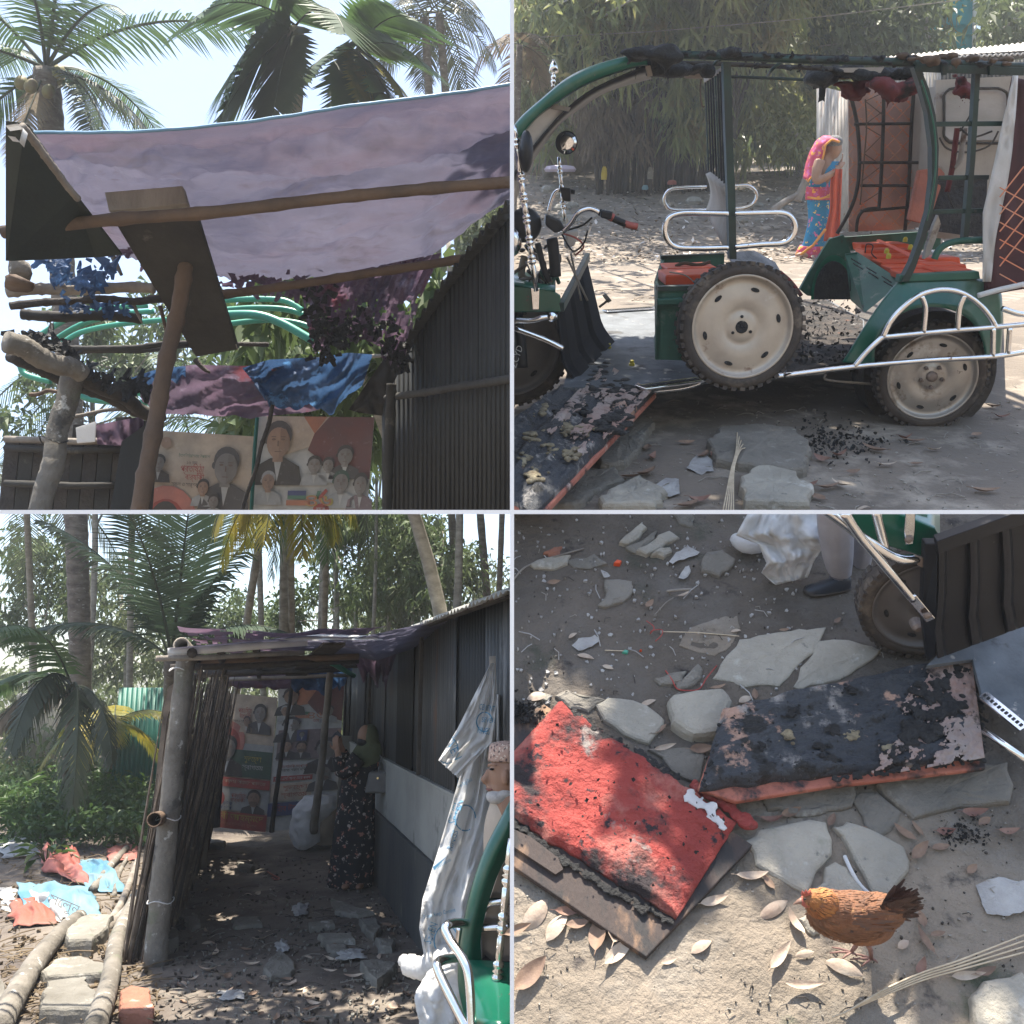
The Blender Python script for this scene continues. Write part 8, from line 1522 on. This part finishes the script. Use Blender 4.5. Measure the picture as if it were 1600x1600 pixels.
g_ = [[Qf(lerp(1318, 1468, u), lerp(788, 842, u) - lerp(30, 50, u)*v, .3*v) for v in [i/6 for i in range(7)]] for u in [i/8 for i in range(9)]]; b = MB(); b.sheet(g_); b.build('mudguard_top', m_green, tr4, smooth=True, clip=CB, thick=.006)
plateF([(1318, 780, -.02), (1400, 800, -.02), (1462, 826, -.02), (1468, 836, -.02), (1464, 872, -.02), (1458, 878, -.02), (1436, 868, -.02), (1380, 852, -.02), (1345, 832, -.02)], F4.F*.02, m_green, 'mudguard_side', bevel=.006)
tubeF([(1284, 792, -.1), (1320, 818, -.1), (1345, 838, -.1), (1372, 856, -.1), (1392, 868, -.1), (1410, 874, -.1), (1432, 873, -.08)], 7.2, m_chrome, 'chrome_rail'); tubeF([(1318, 800, -.13), (1345, 840, -.13), (1372, 872, -.13), (1400, 905, -.14), (1426, 936, -.14)], 6.4, m_chrome, 'chrome_rail'); tubeF([(1366, 790, -.08), (1376, 830, -.08), (1383, 858, -.08)], 6.6, m_chrome, 'chrome_rail')
b = MB(); b.bar(Qf(1424, 932, -.145), Qf(1454, 968, -.145), 14*kf, 5*kf, -F4.F); b.build('rail_foot', m_chrome, tr4, bevel=.003)
plateF([(1416, 792, -.06), (1431, 792, -.06), (1430, 826, -.06), (1427, 850, -.06), (1415, 852, -.06), (1413, 830, -.06)], F4.F*.008, m_chrome, 'bracket', bevel=.002); plateF([(1428, 868, -.09), (1462, 878, -.09), (1456, 896, -.09), (1434, 884, -.09)], F4.F*.01, m_wheelbolt, 'bracket', bevel=.003)
for (x, y, d) in ((1420, 842, -.06), (1448, 882, -.09), (1449, 961, -.16)): MB().revolve(Qf(x, y, d), -F4.F, [(6*kf, 0), (6*kf, .005), (3*kf, .01)], 14).build('bolt', m_wheelbolt, tr4)
MB().revolve(Qf(1429, 970, -.02), -F4.F, [(9*kf, 0), (9*kf, .03), (5*kf, .04)], 12).build('axle_nut', m_wheelbolt, tr4)
# white sack
b = MB(); lf = [Vector(p+(0,)) for p in [(1172, 796), (1150, 836), (1185, 850), (1198, 880), (1190, 895), (1212, 914)]]; rt = [Vector(p+(0,)) for p in [(1284, 796), (1278, 830), (1286, 855), (1276, 870), (1270, 880), (1262, 902)]]; g_ = []
for i in range(31):
    u = i/30; row = []
    for j in range(31):
        v = j/30; p = polyline(lf, v).lerp(polyline(rt, v), u); row.append(F4.g(p.x, p.y, max(.012, lerp(.26, .015, v)) + .045*nz(u*5, v*4, 3) + .03*abs(nz(u*10, v*9, 6)) + .01*nz(u*30, v*30, 2)))
    g_.append(row)
b.sheet(g_); tag(b.build('white_sack', m_white, smooth=True, clip=CB, thick=.003), 'crumpled white woven sack on the mud beside the black shoe', 'sack')
b = MB(); b.tube(spline([F4.g(x, y, .05) for x, y in [(1145, 838), (1156, 846), (1172, 849), (1186, 842), (1198, 830)]], 4), [.012, .022, .026, .03, .034, .036, .04, .04, .044, .045, .05, .05, .055, .055, .06, .06, .06], n=9); tag(b.build('sack_strip', m_white, smooth=True, clip=CB), 'twisted end of white sack pointing left over the mud', 'sack')
text('CE', F4.g(1190, 812, .26), Rv, -Fv, .04, m_blueprint, 'lettering', None, width=.05, clip=CB); tag(bpy.context.scene.objects[-1] if False else [o for o in bpy.data.objects if o.name.startswith('lettering') and o.parent is None][-1], 'blue letters CE printed on the white sack', 'print')
# legs
tl = thing('person', F4.g(1300, 925), 'lower legs of a person in grey trousers and a black slip on shoe', 'person'); Yl = F4.Yg(1310, 915)
def Ql(x, y, d=0): return F4.q(x, y, Yl+d)
kl = kf*Yl/Yf
m_trs = mat('grey_trousers', (.38, .36, .38), (.29, .28, .3), sc=4, rough=.9, bump=.3, bsc=9); m_shoe = mat('black_shoe', (.018, .022, .03), (.03, .035, .045), sc=9, rough=.35, bump=.1)
b = MB(); b.rings(loft(F4, Yl, interp([(770, 1274, 1338, 0, .9), (820, 1278, 1334), (860, 1284, 1333), (888, 1291, 1331), (895, 1294, 1330)], 5), fold=.05, n=30, flat=.8)); b.build('trouser_leg', m_trs, tl, smooth=True, clip=CB)
b = MB(); b.rings(loft(F4, Yl+.12, interp([(780, 1326, 1372), (840, 1330, 1366), (880, 1333, 1360), (900, 1336, 1352)], 5), fold=.05, n=30, flat=.8)); b.build('trouser_leg', m_trs, tl, smooth=True, clip=CB)
b = MB(); b.tube([Ql(1310, 880), Ql(1308, 912)], 12*kl, n=12); b.build('ankle', mat('grey_sock', (.12, .12, .15), (.2, .2, .24), sc=30, rough=.9), tl, smooth=True)
b = MB(); L0, L1 = F4.g(1326, 917, .0), F4.g(1256, 927, .0); d = (L1-L0); Ls = d.length; d.normalize(); sd_ = d.cross(F4.U); 
for i, (t_, wd2, h2) in enumerate([(0, .6, .7), (.08, .85, 1), (.3, .9, 1.05), (.55, 1.0, .8), (.8, 1.0, .5), (.95, .75, .38), (1.0, .3, .2)]): pass
prof = [(0, .55, .8), (.06, .85, 1.05), (.28, .9, 1.1), (.5, .98, .85), (.75, 1.05, .58), (.92, .85, .42), (1.0, .35, .25)]
b.rings([[L0 + d*(Ls*t_) + sd_*(math.cos(a)*Ls*.17*w_) + F4.U*(max(0, math.sin(a))*Ls*.3*h_ + .004) for a in rng(0, 2*PI*15/16, 16)] for t_, w_, h_ in prof]); b.build('shoe', m_shoe, tl, smooth=True, sub=1)
b = MB(); b.rings([[L0 + d*(Ls*t_) + sd_*(math.cos(a)*Ls*.185*w_) + F4.U*(.01*math.sin(a)+.008) for a in rng(0, 2*PI*15/16, 16)] for t_, w_, h_ in prof]); b.build('sole', m_soot, tl, smooth=True)
# ================================================================ the hen
Yh = F4.Yg(1352, 1492)
def Qh(x, y, d=0): return F4.q(x, y, Yh+d)
kh = (Qh(1341, 1450)-Qh(1340, 1450)).length; X, Z, Yd = Rv*kh, F4.U*kh, F4.F*kh
th_ = thing('hen', F4.g(1350, 1495), 'small russet brown hen with dark tail walking over the paving', 'hen')
m_hen = mat('hen_russet', (.26, .115, .055), (.15, .07, .038), sc=22, rough=.75, bump=.4, stretch=(1, 1, 1), spots=[((.05, .03, .025), 45, .6, .06), ((.45, .24, .1), 30, .62, .06)])
m_neck = mat('hen_gold', (.42, .19, .06), (.3, .1, .035), sc=30, rough=.7, bump=.3, spots=[((.06, .03, .02), 60, .62, .05)]); m_tail = mat('hen_tail', (.07, .035, .025), (.035, .022, .02), sc=25, rough=.6, bump=.3, spots=[((.22, .1, .06), 40, .62, .06)]); m_wing = mat('hen_wing', (.075, .06, .065), (.16, .08, .05), sc=30, rough=.6, bump=.2)
m_comb = mat('hen_face', (.42, .12, .09), (.3, .08, .06), sc=50, rough=.6, bump=.3); m_beak = mat('beak', (.3, .18, .12), (.2, .12, .09), rough=.5, bump=0); m_shank = mat('hen_leg', (.28, .16, .13), (.18, .1, .09), sc=60, rough=.7, bump=.4)
b = MB()
def el(cx, cy, rx, ry, rz, rot=0, dd=0):
    a = Matrix.Rotation(rot, 3, F4.F); b.ell(Qh(cx, cy, dd), [a @ (X*rx), Yd*rz, a @ (Z*ry)], 18, 12)
el(1330, 1432, 62, 40, 36, .12); el(1298, 1426, 36, 36, 30); el(1366, 1426, 44, 32, 28, -.2); el(1350, 1446, 48, 28, 30); el(1284, 1412, 24, 26, 20, .3); el(1269, 1404, 15, 13, 11); el(1395, 1418, 22, 22, 14, -.5); el(1344, 1463, 22, 15, 15)
b.build('body', m_hen, th_, remesh=.0055, smooth_it=4)
b = MB(); b.ell(Qh(1262, 1408, 0), [X*12, Yd*9.5, Z*10], 14, 10); b.build('face', m_comb, th_, smooth=True)
b = MB(); b.rings([[Qh(x, y) + Yd*(math.cos(a)*r_) + Z*(math.sin(a)*r_*.9) for a in rng(0, 5.5, 9)] for x, y, r_ in ((1254, 1407, 5.5), (1247, 1409, 3.6), (1241, 1412, 1.2), (1238.5, 1414, .3))]); b.build('beak', m_beak, th_, smooth=True)
b = MB(); b.prism([Qh(x, y, -.001) for x, y in [(1252, 1399), (1254, 1394), (1257, 1397), (1260, 1392), (1263, 1396), (1267, 1393), (1268, 1400), (1260, 1402)]], Yd*3); b.build('comb', m_comb, th_)
b = MB(); b.ell(Qh(1258, 1405, -9*kh), [X*1.9, Yd*1.2, Z*1.9], 10, 7); b.build('eye', m_black, th_, smooth=True)
def feather(b, p, d, nrm, L, Wd, curl=.12):
    d = (d - nrm*d.dot(nrm)).normalized(); x = d.cross(nrm).normalized(); g2 = []
    for i in range(4):
        t_ = i/3; wv = Wd*.5*(.55 + .9*t_ - 1.25*t_*t_ + .02); c = p + d*(L*t_) + nrm*(L*(.05 - curl*(t_-.3)**2)); g2.append([c - x*wv - nrm*wv*.35, c + nrm*0, c + x*wv - nrm*wv*.35])
    b.sheet(g2)
ELS = [(1330, 1432, 62, 40, 36, 'h'), (1298, 1426, 36, 36, 30, 'h'), (1366, 1426, 44, 32, 28, 'h'), (1284, 1412, 24, 26, 20, 'n'), (1272, 1404, 14, 12, 11, 'n')]
FB = {'h': MB(), 'n': MB(), 'm': MB()}
rr = random.Random(3)
for (cx, cy, rx, ry, rz, kd) in ELS:
    for k in range(900 if kd == 'h' else 420):
        dv = rnd_dir(rr); n_ = (X*dv.x/rx + Yd*dv.y/rz + Z*dv.z/ry); n_.normalize(); p = Qh(cx, cy) + X*(dv.x*rx) + Yd*(dv.y*rz) + Z*(dv.z*ry)
        dd = (X.normalized()*1 + Z.normalized()*(-.5 if kd == 'n' else -.15 if dv.z > -.5 else .1)) + rnd_dir(rr)*.15; s_ = 1 if kd == 'h' else .75
        key = 'm' if (kd == 'h' and rr.random() < .35) else kd; feather(FB[key], p, dd, n_, kh*rr.uniform(10, 15)*s_, kh*rr.uniform(3, 5)*s_, .05)
m_hen2 = mat('hen_brown', (.19, .09, .045), (.12, .06, .035), sc=30, rough=.7, bump=.2)
tag(FB['h'].build('feathers', m_hen, th_, smooth=True), kind='stuff'); tag(FB['m'].build('brown_feathers', m_hen2, th_, smooth=True), kind='stuff'); tag(FB['n'].build('neck_feathers', m_neck, th_, smooth=True), kind='stuff')
b = MB()
for k in range(110):
    a = rr.uniform(-.05, 1.15); d = X.normalized()*math.cos(a) + Z.normalized()*math.sin(a) + F4.F*rr.uniform(-.35, .35); feather(b, Qh(1382 + rr.uniform(-6, 10), 1420 + rr.uniform(-10, 12), rr.uniform(-.02, .02)), d, -F4.F + rnd_dir(rr)*.3, kh*rr.uniform(34, 54)*(.75+.25*math.sin(a+.4)), kh*rr.uniform(16, 24), .15)
tag(b.build('tail_feathers', m_tail, th_, smooth=True), kind='stuff')
b = MB()
for k in range(26):
    x = 1330 + rr.uniform(0, 45); y = 1440 + rr.uniform(-14, 14); feather(b, Qh(x, y, -.062*kh/.0017*.95), X.normalized() - Z.normalized()*rr.uniform(.0, .35), -F4.F, kh*rr.uniform(22, 36), kh*rr.uniform(8, 11), .1)
tag(b.build('wing_feathers', m_wing, th_, smooth=True), kind='stuff')
for (x0, x1, y1, dd, name) in ((1352, 1362, 1494, -.012, 0), (1338, 1330, 1490, .02, 1)):
    lg = MB(); P1 = F4.g(x1, y1+4, .006) if not name else F4.g(x1, y1-2, .012); P0 = Qh(x0, 1468, dd); lg.tube([P0, P0.lerp(P1, .5) + X*3, P1], [5.5*kh, 2.6*kh], n=9)
    for dx, dy in ((-34, 1), (-16, 12), (-30, -8), (9, 6)): lg.tube([P1, P1 + (F4.g(x1+dx, y1+4+dy, .004) - F4.g(x1, y1+4, .004))*.55 + F4.U*.004, P1 + (F4.g(x1+dx, y1+4+dy, .002) - F4.g(x1, y1+4, .006))], [2.4*kh, 1.1*kh], n=7)
    lg.build('leg', m_shank, th_, smooth=True)
# ================================================================ small things on the paving
big = [(1205, 1282, 2, 1.2, .1), (1235, 1270, 0, 1.1, .4), (1300, 1282, 3, 1, 1), (1345, 1297, 3, .9, .3), (1412, 1302, 0, 1.1, 2.3), (1432, 1295, 3, 1, 1.9), (1476, 1300, 2, 1, .1), (1436, 1330, 0, 1.3, .7), (1470, 1325, 3, 1.1, .2), (1520, 1270, 2, 1.4, .1), (1538, 1284, 3, 1, .5), (1575, 1300, 2, 1.1, .1), (1518, 1358, 3, .9, .6),
       (1210, 1420, 1, 1.5, .5), (1240, 1442, 1, 1.1, 1.9), (1218, 1495, 4, 1.3, .8), (1258, 1490, 1, .8, .2), (1320, 1512, 1, 1.4, -.4), (1255, 1540, 1, 1.3, 0), (1412, 1475, 1, .6, .5), (1440, 1436, 3, .9, 1.5), (1444, 1470, 0, 1.2, 1.8), (1465, 1460, 3, .9, .2), (1440, 1512, 2, .9, .9), (1510, 1525, 1, 1.2, .1), (1540, 1520, 0, 1., .3),
       (838, 1428, 1, 2.1, .9), (808, 1452, 0, 1.2, .4), (870, 1447, 1, 1.4, .9), (903, 1445, 0, 1, .2), (935, 1460, 3, 1.9, 1.4), (962, 1446, 1, 1.6, 1.2), (967, 1487, 1, 1.5, .7), (828, 1523, 0, 1.8, .8), (890, 1424, 2, 1.4, .1), (1096, 1478, 1, 1, .5), (1115, 1408, 1, 1.1, .3), (1045, 1502, 1, .6, .3), (1175, 1370, 1, 1.2, .1), (1200, 1378, 0, .8, 2),
       (1030, 1142, 0, 1, .6), (1038, 1168, 4, 1, .3), (1012, 1098, 1, 1, .5), (840, 1088, 1, 1.1, .2), (915, 1025, 1, .9, -.3), (950, 1042, 1, .6, -.4), (1095, 1170, 0, 1.2, .1), (1122, 1075, 0, .9, .3), (1180, 1085, 3, .9, 1.5), (1165, 1092, 1, .8, .4), (895, 992, 1, .6, .7), (1068, 930, 4, .7, .5), (865, 910, 0, .8, .2), (1015, 944, 0, .8, .9), (1308, 970, 0, .6, .7), (1225, 985, 0, .6, .2), (1150, 985, 1, .6, .2), (1540, 1045, 0, 1, .1), (1520, 1250, 0, .7, .2)]
for (x, y, k, s_, a) in big:
    where = 'near the hen on the sunlit paving' if y > 1400 and x > 1180 else 'beside the plywood board of the red seat' if y > 1350 and x < 1180 else 'in the shade below the black seat' if y > 1200 else 'on the dark mud among the broken slabs'
    put_leaf(F4, x, y, k, s_*.62*kh/.0017, a, 'fallen dry leaf lying ' + where, 'dry leaves ' + where, h=.01)
for (x, y, k, s_, a) in [(1010, 740, 0, 1.6, .8), (1018, 715, 2, 1.2, 1.2), (985, 745, 3, 1.4, .2), (1012, 700, 3, 1.3, 1.4), (1072, 692, 0, 1.1, .2), (1365, 703, 0, 1.6, 2.2), (1312, 712, 2, 1.4, .6), (1285, 718, 2, 1.2, 2.2), (1243, 720, 2, 1.3, 0), (1385, 727, 4, 1., .1), (1432, 725, 3, 1, .1), (1295, 762, 0, 1.4, .4), (1310, 757, 1, 1, 2), (1262, 760, 2, 1.3, .3), (1278, 778, 3, 1.3, 2), (1350, 793, 1, 1.1, .4), (1525, 680, 3, 1.3, .5), (1565, 652, 2, 1.2, 0), (1550, 635, 0, 1, 2.4), (1332, 738, 0, 1, .4), (1415, 685, 2, 1.2, .4), (1430, 690, 0, 1.2, 0), (1540, 768, 0, 1.5, 0), (1460, 703, 1, .8, .1), (1100, 712, 0, 1.3, 1), (1118, 716, 2, 1.2, 2), (1195, 578, 0, 1, 0), (1340, 610, 3, 1, 0), (1230, 705, 2, 1.1, 2.5), (1075, 790, 0, 1.4, .6), (1092, 782, 2, 1.3, .2)]:
    put_leaf(F2, x, y, k, s_*.8, a, 'dry brown leaf lying on the shaded road before the rickshaw', 'dry leaves on the road before the rickshaw', h=.012)
def disc_rag(fr, poly, m, label, seed, clip, h=.02, name='round_scrap', cat='litter'):
    P = [fr.loc(fr.g(x, y)) for x, y in poly]; ce = sum(P, Vector())/len(P); per = []
    for i in range(len(P)):
        for j in range(4): per.append(P[i].lerp(P[(i+1) % len(P)], j/4))
    b = MB(); b.rings([[fr.w(*(ce.lerp(p, f) + Vector((nz(p.x*30, p.y*30, seed), nz(p.x*30, p.y*30, seed+4), 0))*.01*f)[:2], max(.006, .5*h*(.6+.9*nz(p.x*22*f, p.y*22*f, seed)) + .004*f)) for p in per] for f in (1, .8, .6, .4, .2, .02)]); return tag(b.build(name, m, clip=clip), label, cat)
m_rag = mat('dirty_rag', (.4, .39, .37), (.26, .25, .24), sc=9, rough=.9, bump=.5, bsc=40)
disc_rag(F4, [(1524, 1385), (1560, 1372), (1600, 1378), (1605, 1425), (1575, 1435), (1540, 1428)], m_rag, 'flattened grey disc of crumpled paper at the right edge', 2, CB)
disc_rag(F4, [(893, 1010), (905, 1000), (930, 996), (936, 1004), (925, 1014), (905, 1018)], m_rag, 'round pale crumpled scrap in the dark mud', 5, CB)
disc_rag(F4, [(1045, 878), (1068, 858), (1075, 853), (1085, 862), (1093, 866), (1070, 876), (1050, 884)], m_rag, 'torn pale plastic scrap below the bricks', 6, CB)
disc_rag(F4, [(1062, 905), (1070, 888), (1078, 886), (1076, 898), (1068, 908)], m_rag, 'small upright pale scrap by the grey slab', 7, CB)
disc_rag(F4, [(940, 892), (950, 898), (954, 904), (942, 905)], m_rag, 'small white torn scrap above the square slab', 8, CB)
disc_rag(F2, [(1072, 735), (1085, 715), (1098, 710), (1112, 722), (1114, 738), (1095, 744)], m_rag, 'round crumpled paper left of the wide flat slab', 9, CR)
disc_rag(F2, [(1020, 765), (1040, 748), (1060, 752), (1062, 775), (1040, 780)], m_rag, 'grey rag lump between the slabs at the road edge', 19, CR+CUP)
for (x, y, w_, m, lb) in ((976, 1020, 9, m_hose, 'tiny green bit of plastic in the dark mud'), (1001, 1019, 3, m_orange, 'tiny orange crumb in the dark mud'), (965, 880, 10, m_orange, 'red brick crumb above the square slab'), (850, 1090, 22, m_slab_l, 'pale angular tile chip above the red seat')):
    stone(F4, [(x-w_*.6, y+w_*.15), (x-w_*.1, y-w_*.3), (x+w_*.6, y-w_*.1), (x+w_*.3, y+w_*.3)], .01, m, lb, name='chip', cat='chip', clip=CB, inset=.002, rough=.002)
def wire(fr, pts, r, m, label, name='wire', cat='wire', h=.008, clip=CB):
    return tag(MB().tube(spline([fr.g(x, y, h + (.012 if 0 < i < len(pts)-1 and i % 2 else 0)) for i, (x, y) in enumerate(pts)], 6), r, n=6).build(name, m, smooth=True, clip=clip), label, cat)
m_redwire = mat('red_wire', (.4, .06, .05), rough=.5, bump=0); m_straw = mat('straw', (.55, .46, .33), (.42, .34, .24), sc=20, rough=.8, bump=0)
wire(F4, [(1040, 1048), (1050, 1062), (1058, 1076), (1075, 1079), (1093, 1076), (1105, 1058), (1120, 1040)], .0022, m_redwire, 'thin red wire looped round the pointed stone')
wire(F4, [(1010, 970), (1022, 980), (1016, 990), (1020, 985), (1034, 984), (1034, 992), (1024, 1002)], .0018, m_redwire, 'short tangle of red wire in the middle of the mud')
wire(F4, [(1034, 987), (1080, 988), (1110, 990), (1155, 994)], .002, m_straw, 'long thin straw beside the red wire tangle', 'straw', 'straw'); wire(F4, [(945, 1016), (975, 1017)], .002, m_straw, 'short straw leading to the green bit', 'straw', 'straw'); wire(F4, [(1022, 962), (1040, 942), (1052, 934)], .0022, m_wood, 'thin twig above the red wire tangle', 'twig', 'twig'); wire(F4, [(1042, 924), (1060, 922), (1082, 921)], .006, m_wood, 'short thick stick in the upper mud', 'stick', 'stick'); wire(F4, [(803, 905), (818, 888), (840, 878), (880, 866), (912, 857)], .004, m_wood, 'long dry stem along the grey stones at the left edge', 'stick', 'stick')
wire(F4, [(1320, 1338), (1330, 1360), (1345, 1384), (1366, 1403)], .006, m_white, 'white plastic strip lying between the pale slabs above the hen', 'plastic_strip', 'plastic strip')
for k in range(4): wire(F4, [(1300+k*6, 1590-k*2), (1380, 1556-k*3), (1440, 1532-k*4), (1500, 1515-k*5), (1600, 1488-k*9)], .0022, m_straw, 'long pale dry grass stalk at the lower right, running up to the edge', 'straw', 'straw', h=.02+.004*k)['group'] = 'pale grass stalks in the lower right'
for k in range(5): wire(F2, [(1152+k*3, 676+k*6), (1150+k*1.5, 705), (1142+k*1.2, 735), (1130+k*4, 797)], .003, m_straw, 'long pale straw lying over the slabs at the road edge', 'straw', 'straw', h=.06, clip=CR+CUP)['group'] = 'pale straws at the road edge'
m_crumb = mat('pale_crumb', (.3, .275, .235), (.2, .18, .155), sc=20, rough=.9, bump=0)
chips(F4, lambda: (R_.uniform(803, 1595), 803 + 790*R_.random()), 600, .0015, .005, m_crumb, 'pale_gravel', 'pale crumbs scattered over the paving', h=.003, clip=CB, sticks=.05)
chips(F4, lambda: (R_.uniform(803, 1250), 803 + 300*R_.random()), 300, .003, .010, m_rag, 'torn_scraps', 'small torn scraps and leaf bits on the dark mud', h=.005, clip=CB, sticks=.08)
chips(F4, lambda: (R_.uniform(803, 1595), 803 + 790*R_.random()), 500, .0012, .005, m_soot, 'dark_gravel', 'dark crumbs and bark bits on the paving', h=.003, clip=CB, sticks=.06)
bits(F4, lambda: (R_.gauss(815, 18), R_.gauss(1112, 10), .02), 260, .006, .022, m_char, 'char_heap', 'heap of black char behind the red seat', clip=CB, h=(0, .04)); bits(F4, lambda: (R_.gauss(1510, 22), R_.gauss(1300, 12), .0), 200, .003, .012, m_char, 'char_crumbs', 'black char crumbs on the ground right of the slabs', clip=CB)
chips(F2, lambda: (R_.uniform(803, 1595), 600 + 198*R_.random()), 500, .003, .012, m_crumb, 'pale_gravel', 'pale crumbs scattered over the road', h=.004, clip=CR+CUP, sticks=.2); bits(F2, lambda: (R_.gauss(1300, 45), R_.gauss(688, 14), .0), 420, .006, .025, m_char, 'char_crumbs', 'black char crumbs on the road before the rickshaw', clip=CR+CUP)
chips(F2, lambda: (R_.uniform(810, 1300), 300 + 200*R_.random()), 300, .01, .03, m_litter, 'leaf_bits', 'brown leaf bits on the sunlit part of the road', h=.005, clip=CR, sticks=.2)
# ================================================================ trees added out of view, crowns shaped to cast shade on the ground
def shade(fr, polys, n, t0, t1, label, m, dens=11, ln=.2, rad=.22, trunk=None, clip=None, seed=1):
    rr = random.Random(seed); lv = MB(); T = thing('added_shade_tree', trunk[0], label, 'tree'); b = MB(); b.tube(spline(trunk, 6), [.1, .04], n=9)
    def inside(p, x, y):
        c = False; j = len(p)-1
        for i in range(len(p)):
            if (p[i][1] > y) != (p[j][1] > y) and x < (p[j][0]-p[i][0])*(y-p[i][1])/(p[j][1]-p[i][1]) + p[i][0]: c = not c
            j = i
        return c
    for pl in polys:
        fr_, pts, nn = pl; L = [fr_.loc(fr_.g(x, y)) for x, y in pts]; q = [(v.x, v.y) for v in L]; xa, xb, ya, yb = min(a for a, _ in q), max(a for a, _ in q), min(c for _, c in q), max(c for _, c in q); k = 0
        while k < nn:
            x, y = rr.uniform(xa, xb), rr.uniform(ya, yb)
            if not inside(q, x, y): continue
            k += 1; leaf_cloud(lv, fr_.w(x, y, 0) + sd*rr.uniform(t0, t1), (rad,)*3, dens, ln, rr, .5)
            if k % 25 == 0: P = fr_.w(x, y, 0) + sd*(t0+t1)/2; b.tube([Vector(trunk[-1]), (Vector(trunk[-1])+P)/2 + Vector((0, 0, .3)), P], [.04, .01], n=5)
    b.build('trunk', m_bark2, T, smooth=True); lv.build('crown', m, T); return T
shade(F4, [(F4, [(800, 790), (1640, 790), (1640, 1530), (1560, 1500), (1480, 1460), (1400, 1500), (1385, 1440), (1290, 1335), (1165, 1330), (1080, 1270), (1020, 1215), (1010, 1125), (960, 1050), (930, 985), (880, 925), (800, 900)], 420), (F2, [(800, 800), (800, 590), (1640, 640), (1640, 800)], 520), (F2, [(810, 480), (840, 330), (985, 340), (1010, 380), (1060, 420), (1120, 480)], 110)], 0, 4.6, 5.4, 'leafy tree arching over the paving from outside the picture', m_leafd, trunk=[Vector((5.6, 3.2, 0)), Vector((5.2, 3.6, 3)), Vector((3.2, 4.2, 6.6))], seed=5)
shade(FL, [(FL, [(345, 1600), (330, 1540), (335, 1480), (300, 1440), (330, 1400), (340, 1340), (530, 1300), (680, 1500), (740, 1620)], 330)], 0, 4.3, 4.7, 'leafy tree hidden behind the big tarp, shading the shed floor', m_leaf, trunk=[Vector((-.45, 9.5, 0)), Vector((-.7, 8.6, 2.6)), Vector((-1.3, 7, 4.6))], seed=6, rad=.18)
# ================================================================ hazy air
hb_ = MB(); hb_.prism([Vector((-70, 115, -1.2)), Vector((70, 115, -1.2)), Vector((70, -25, -1.2)), Vector((-70, -25, -1.2))], Vector((0, 0, 46)))
mh = bpy.data.materials.new('hazy_air'); mh.use_nodes = True; n_ = mh.node_tree; n_.nodes.remove(n_.nodes['Principled BSDF']); pv_ = n_.nodes.new('ShaderNodeVolumePrincipled'); pv_.inputs['Color'].default_value = (.9, .95, 1, 1); pv_.inputs['Density'].default_value = HAZE; pv_.inputs['Anisotropy'].default_value = .3
n_.links.new(pv_.outputs[0], n_.nodes['Material Output'].inputs['Volume']); o = hb_.build('haze', mh); tag(o, 'thin bright haze in the air', kind='stuff')
# ================================================================ dividing lines between the four views, built as slim white battens
m_wpaint = mat('white_paint', (.85, .85, .85), (.82, .82, .82), rough=.6, bump=0)
zb_ = 1.9; hw = 3.2*zb_/FP
t = thing('divider', V(800, 1700, zb_), 'slim white painted cross of battens standing between the four places', 'frame'); t['kind'] = 'structure'
b = MB(); b.prism([V(800, -60, zb_)-Rv*hw, V(800, -60, zb_)+Rv*hw, V(800, 1660, zb_)+Rv*hw, V(800, 1660, zb_)-Rv*hw], Fv*.012); b.build('upright_batten', m_wpaint, t)
b = MB()
for x0, x1 in ((-60, 796.8), (803.2, 1660)): b = MB(); b.prism([V(x0, 800, zb_)-Uv*hw, V(x1, 800, zb_)-Uv*hw, V(x1, 800, zb_)+Uv*hw, V(x0, 800, zb_)+Uv*hw], Fv*.012); b.build('cross_batten', m_wpaint, t)
for o in bpy.data.objects:
    if '_o' in o: del o['_o']
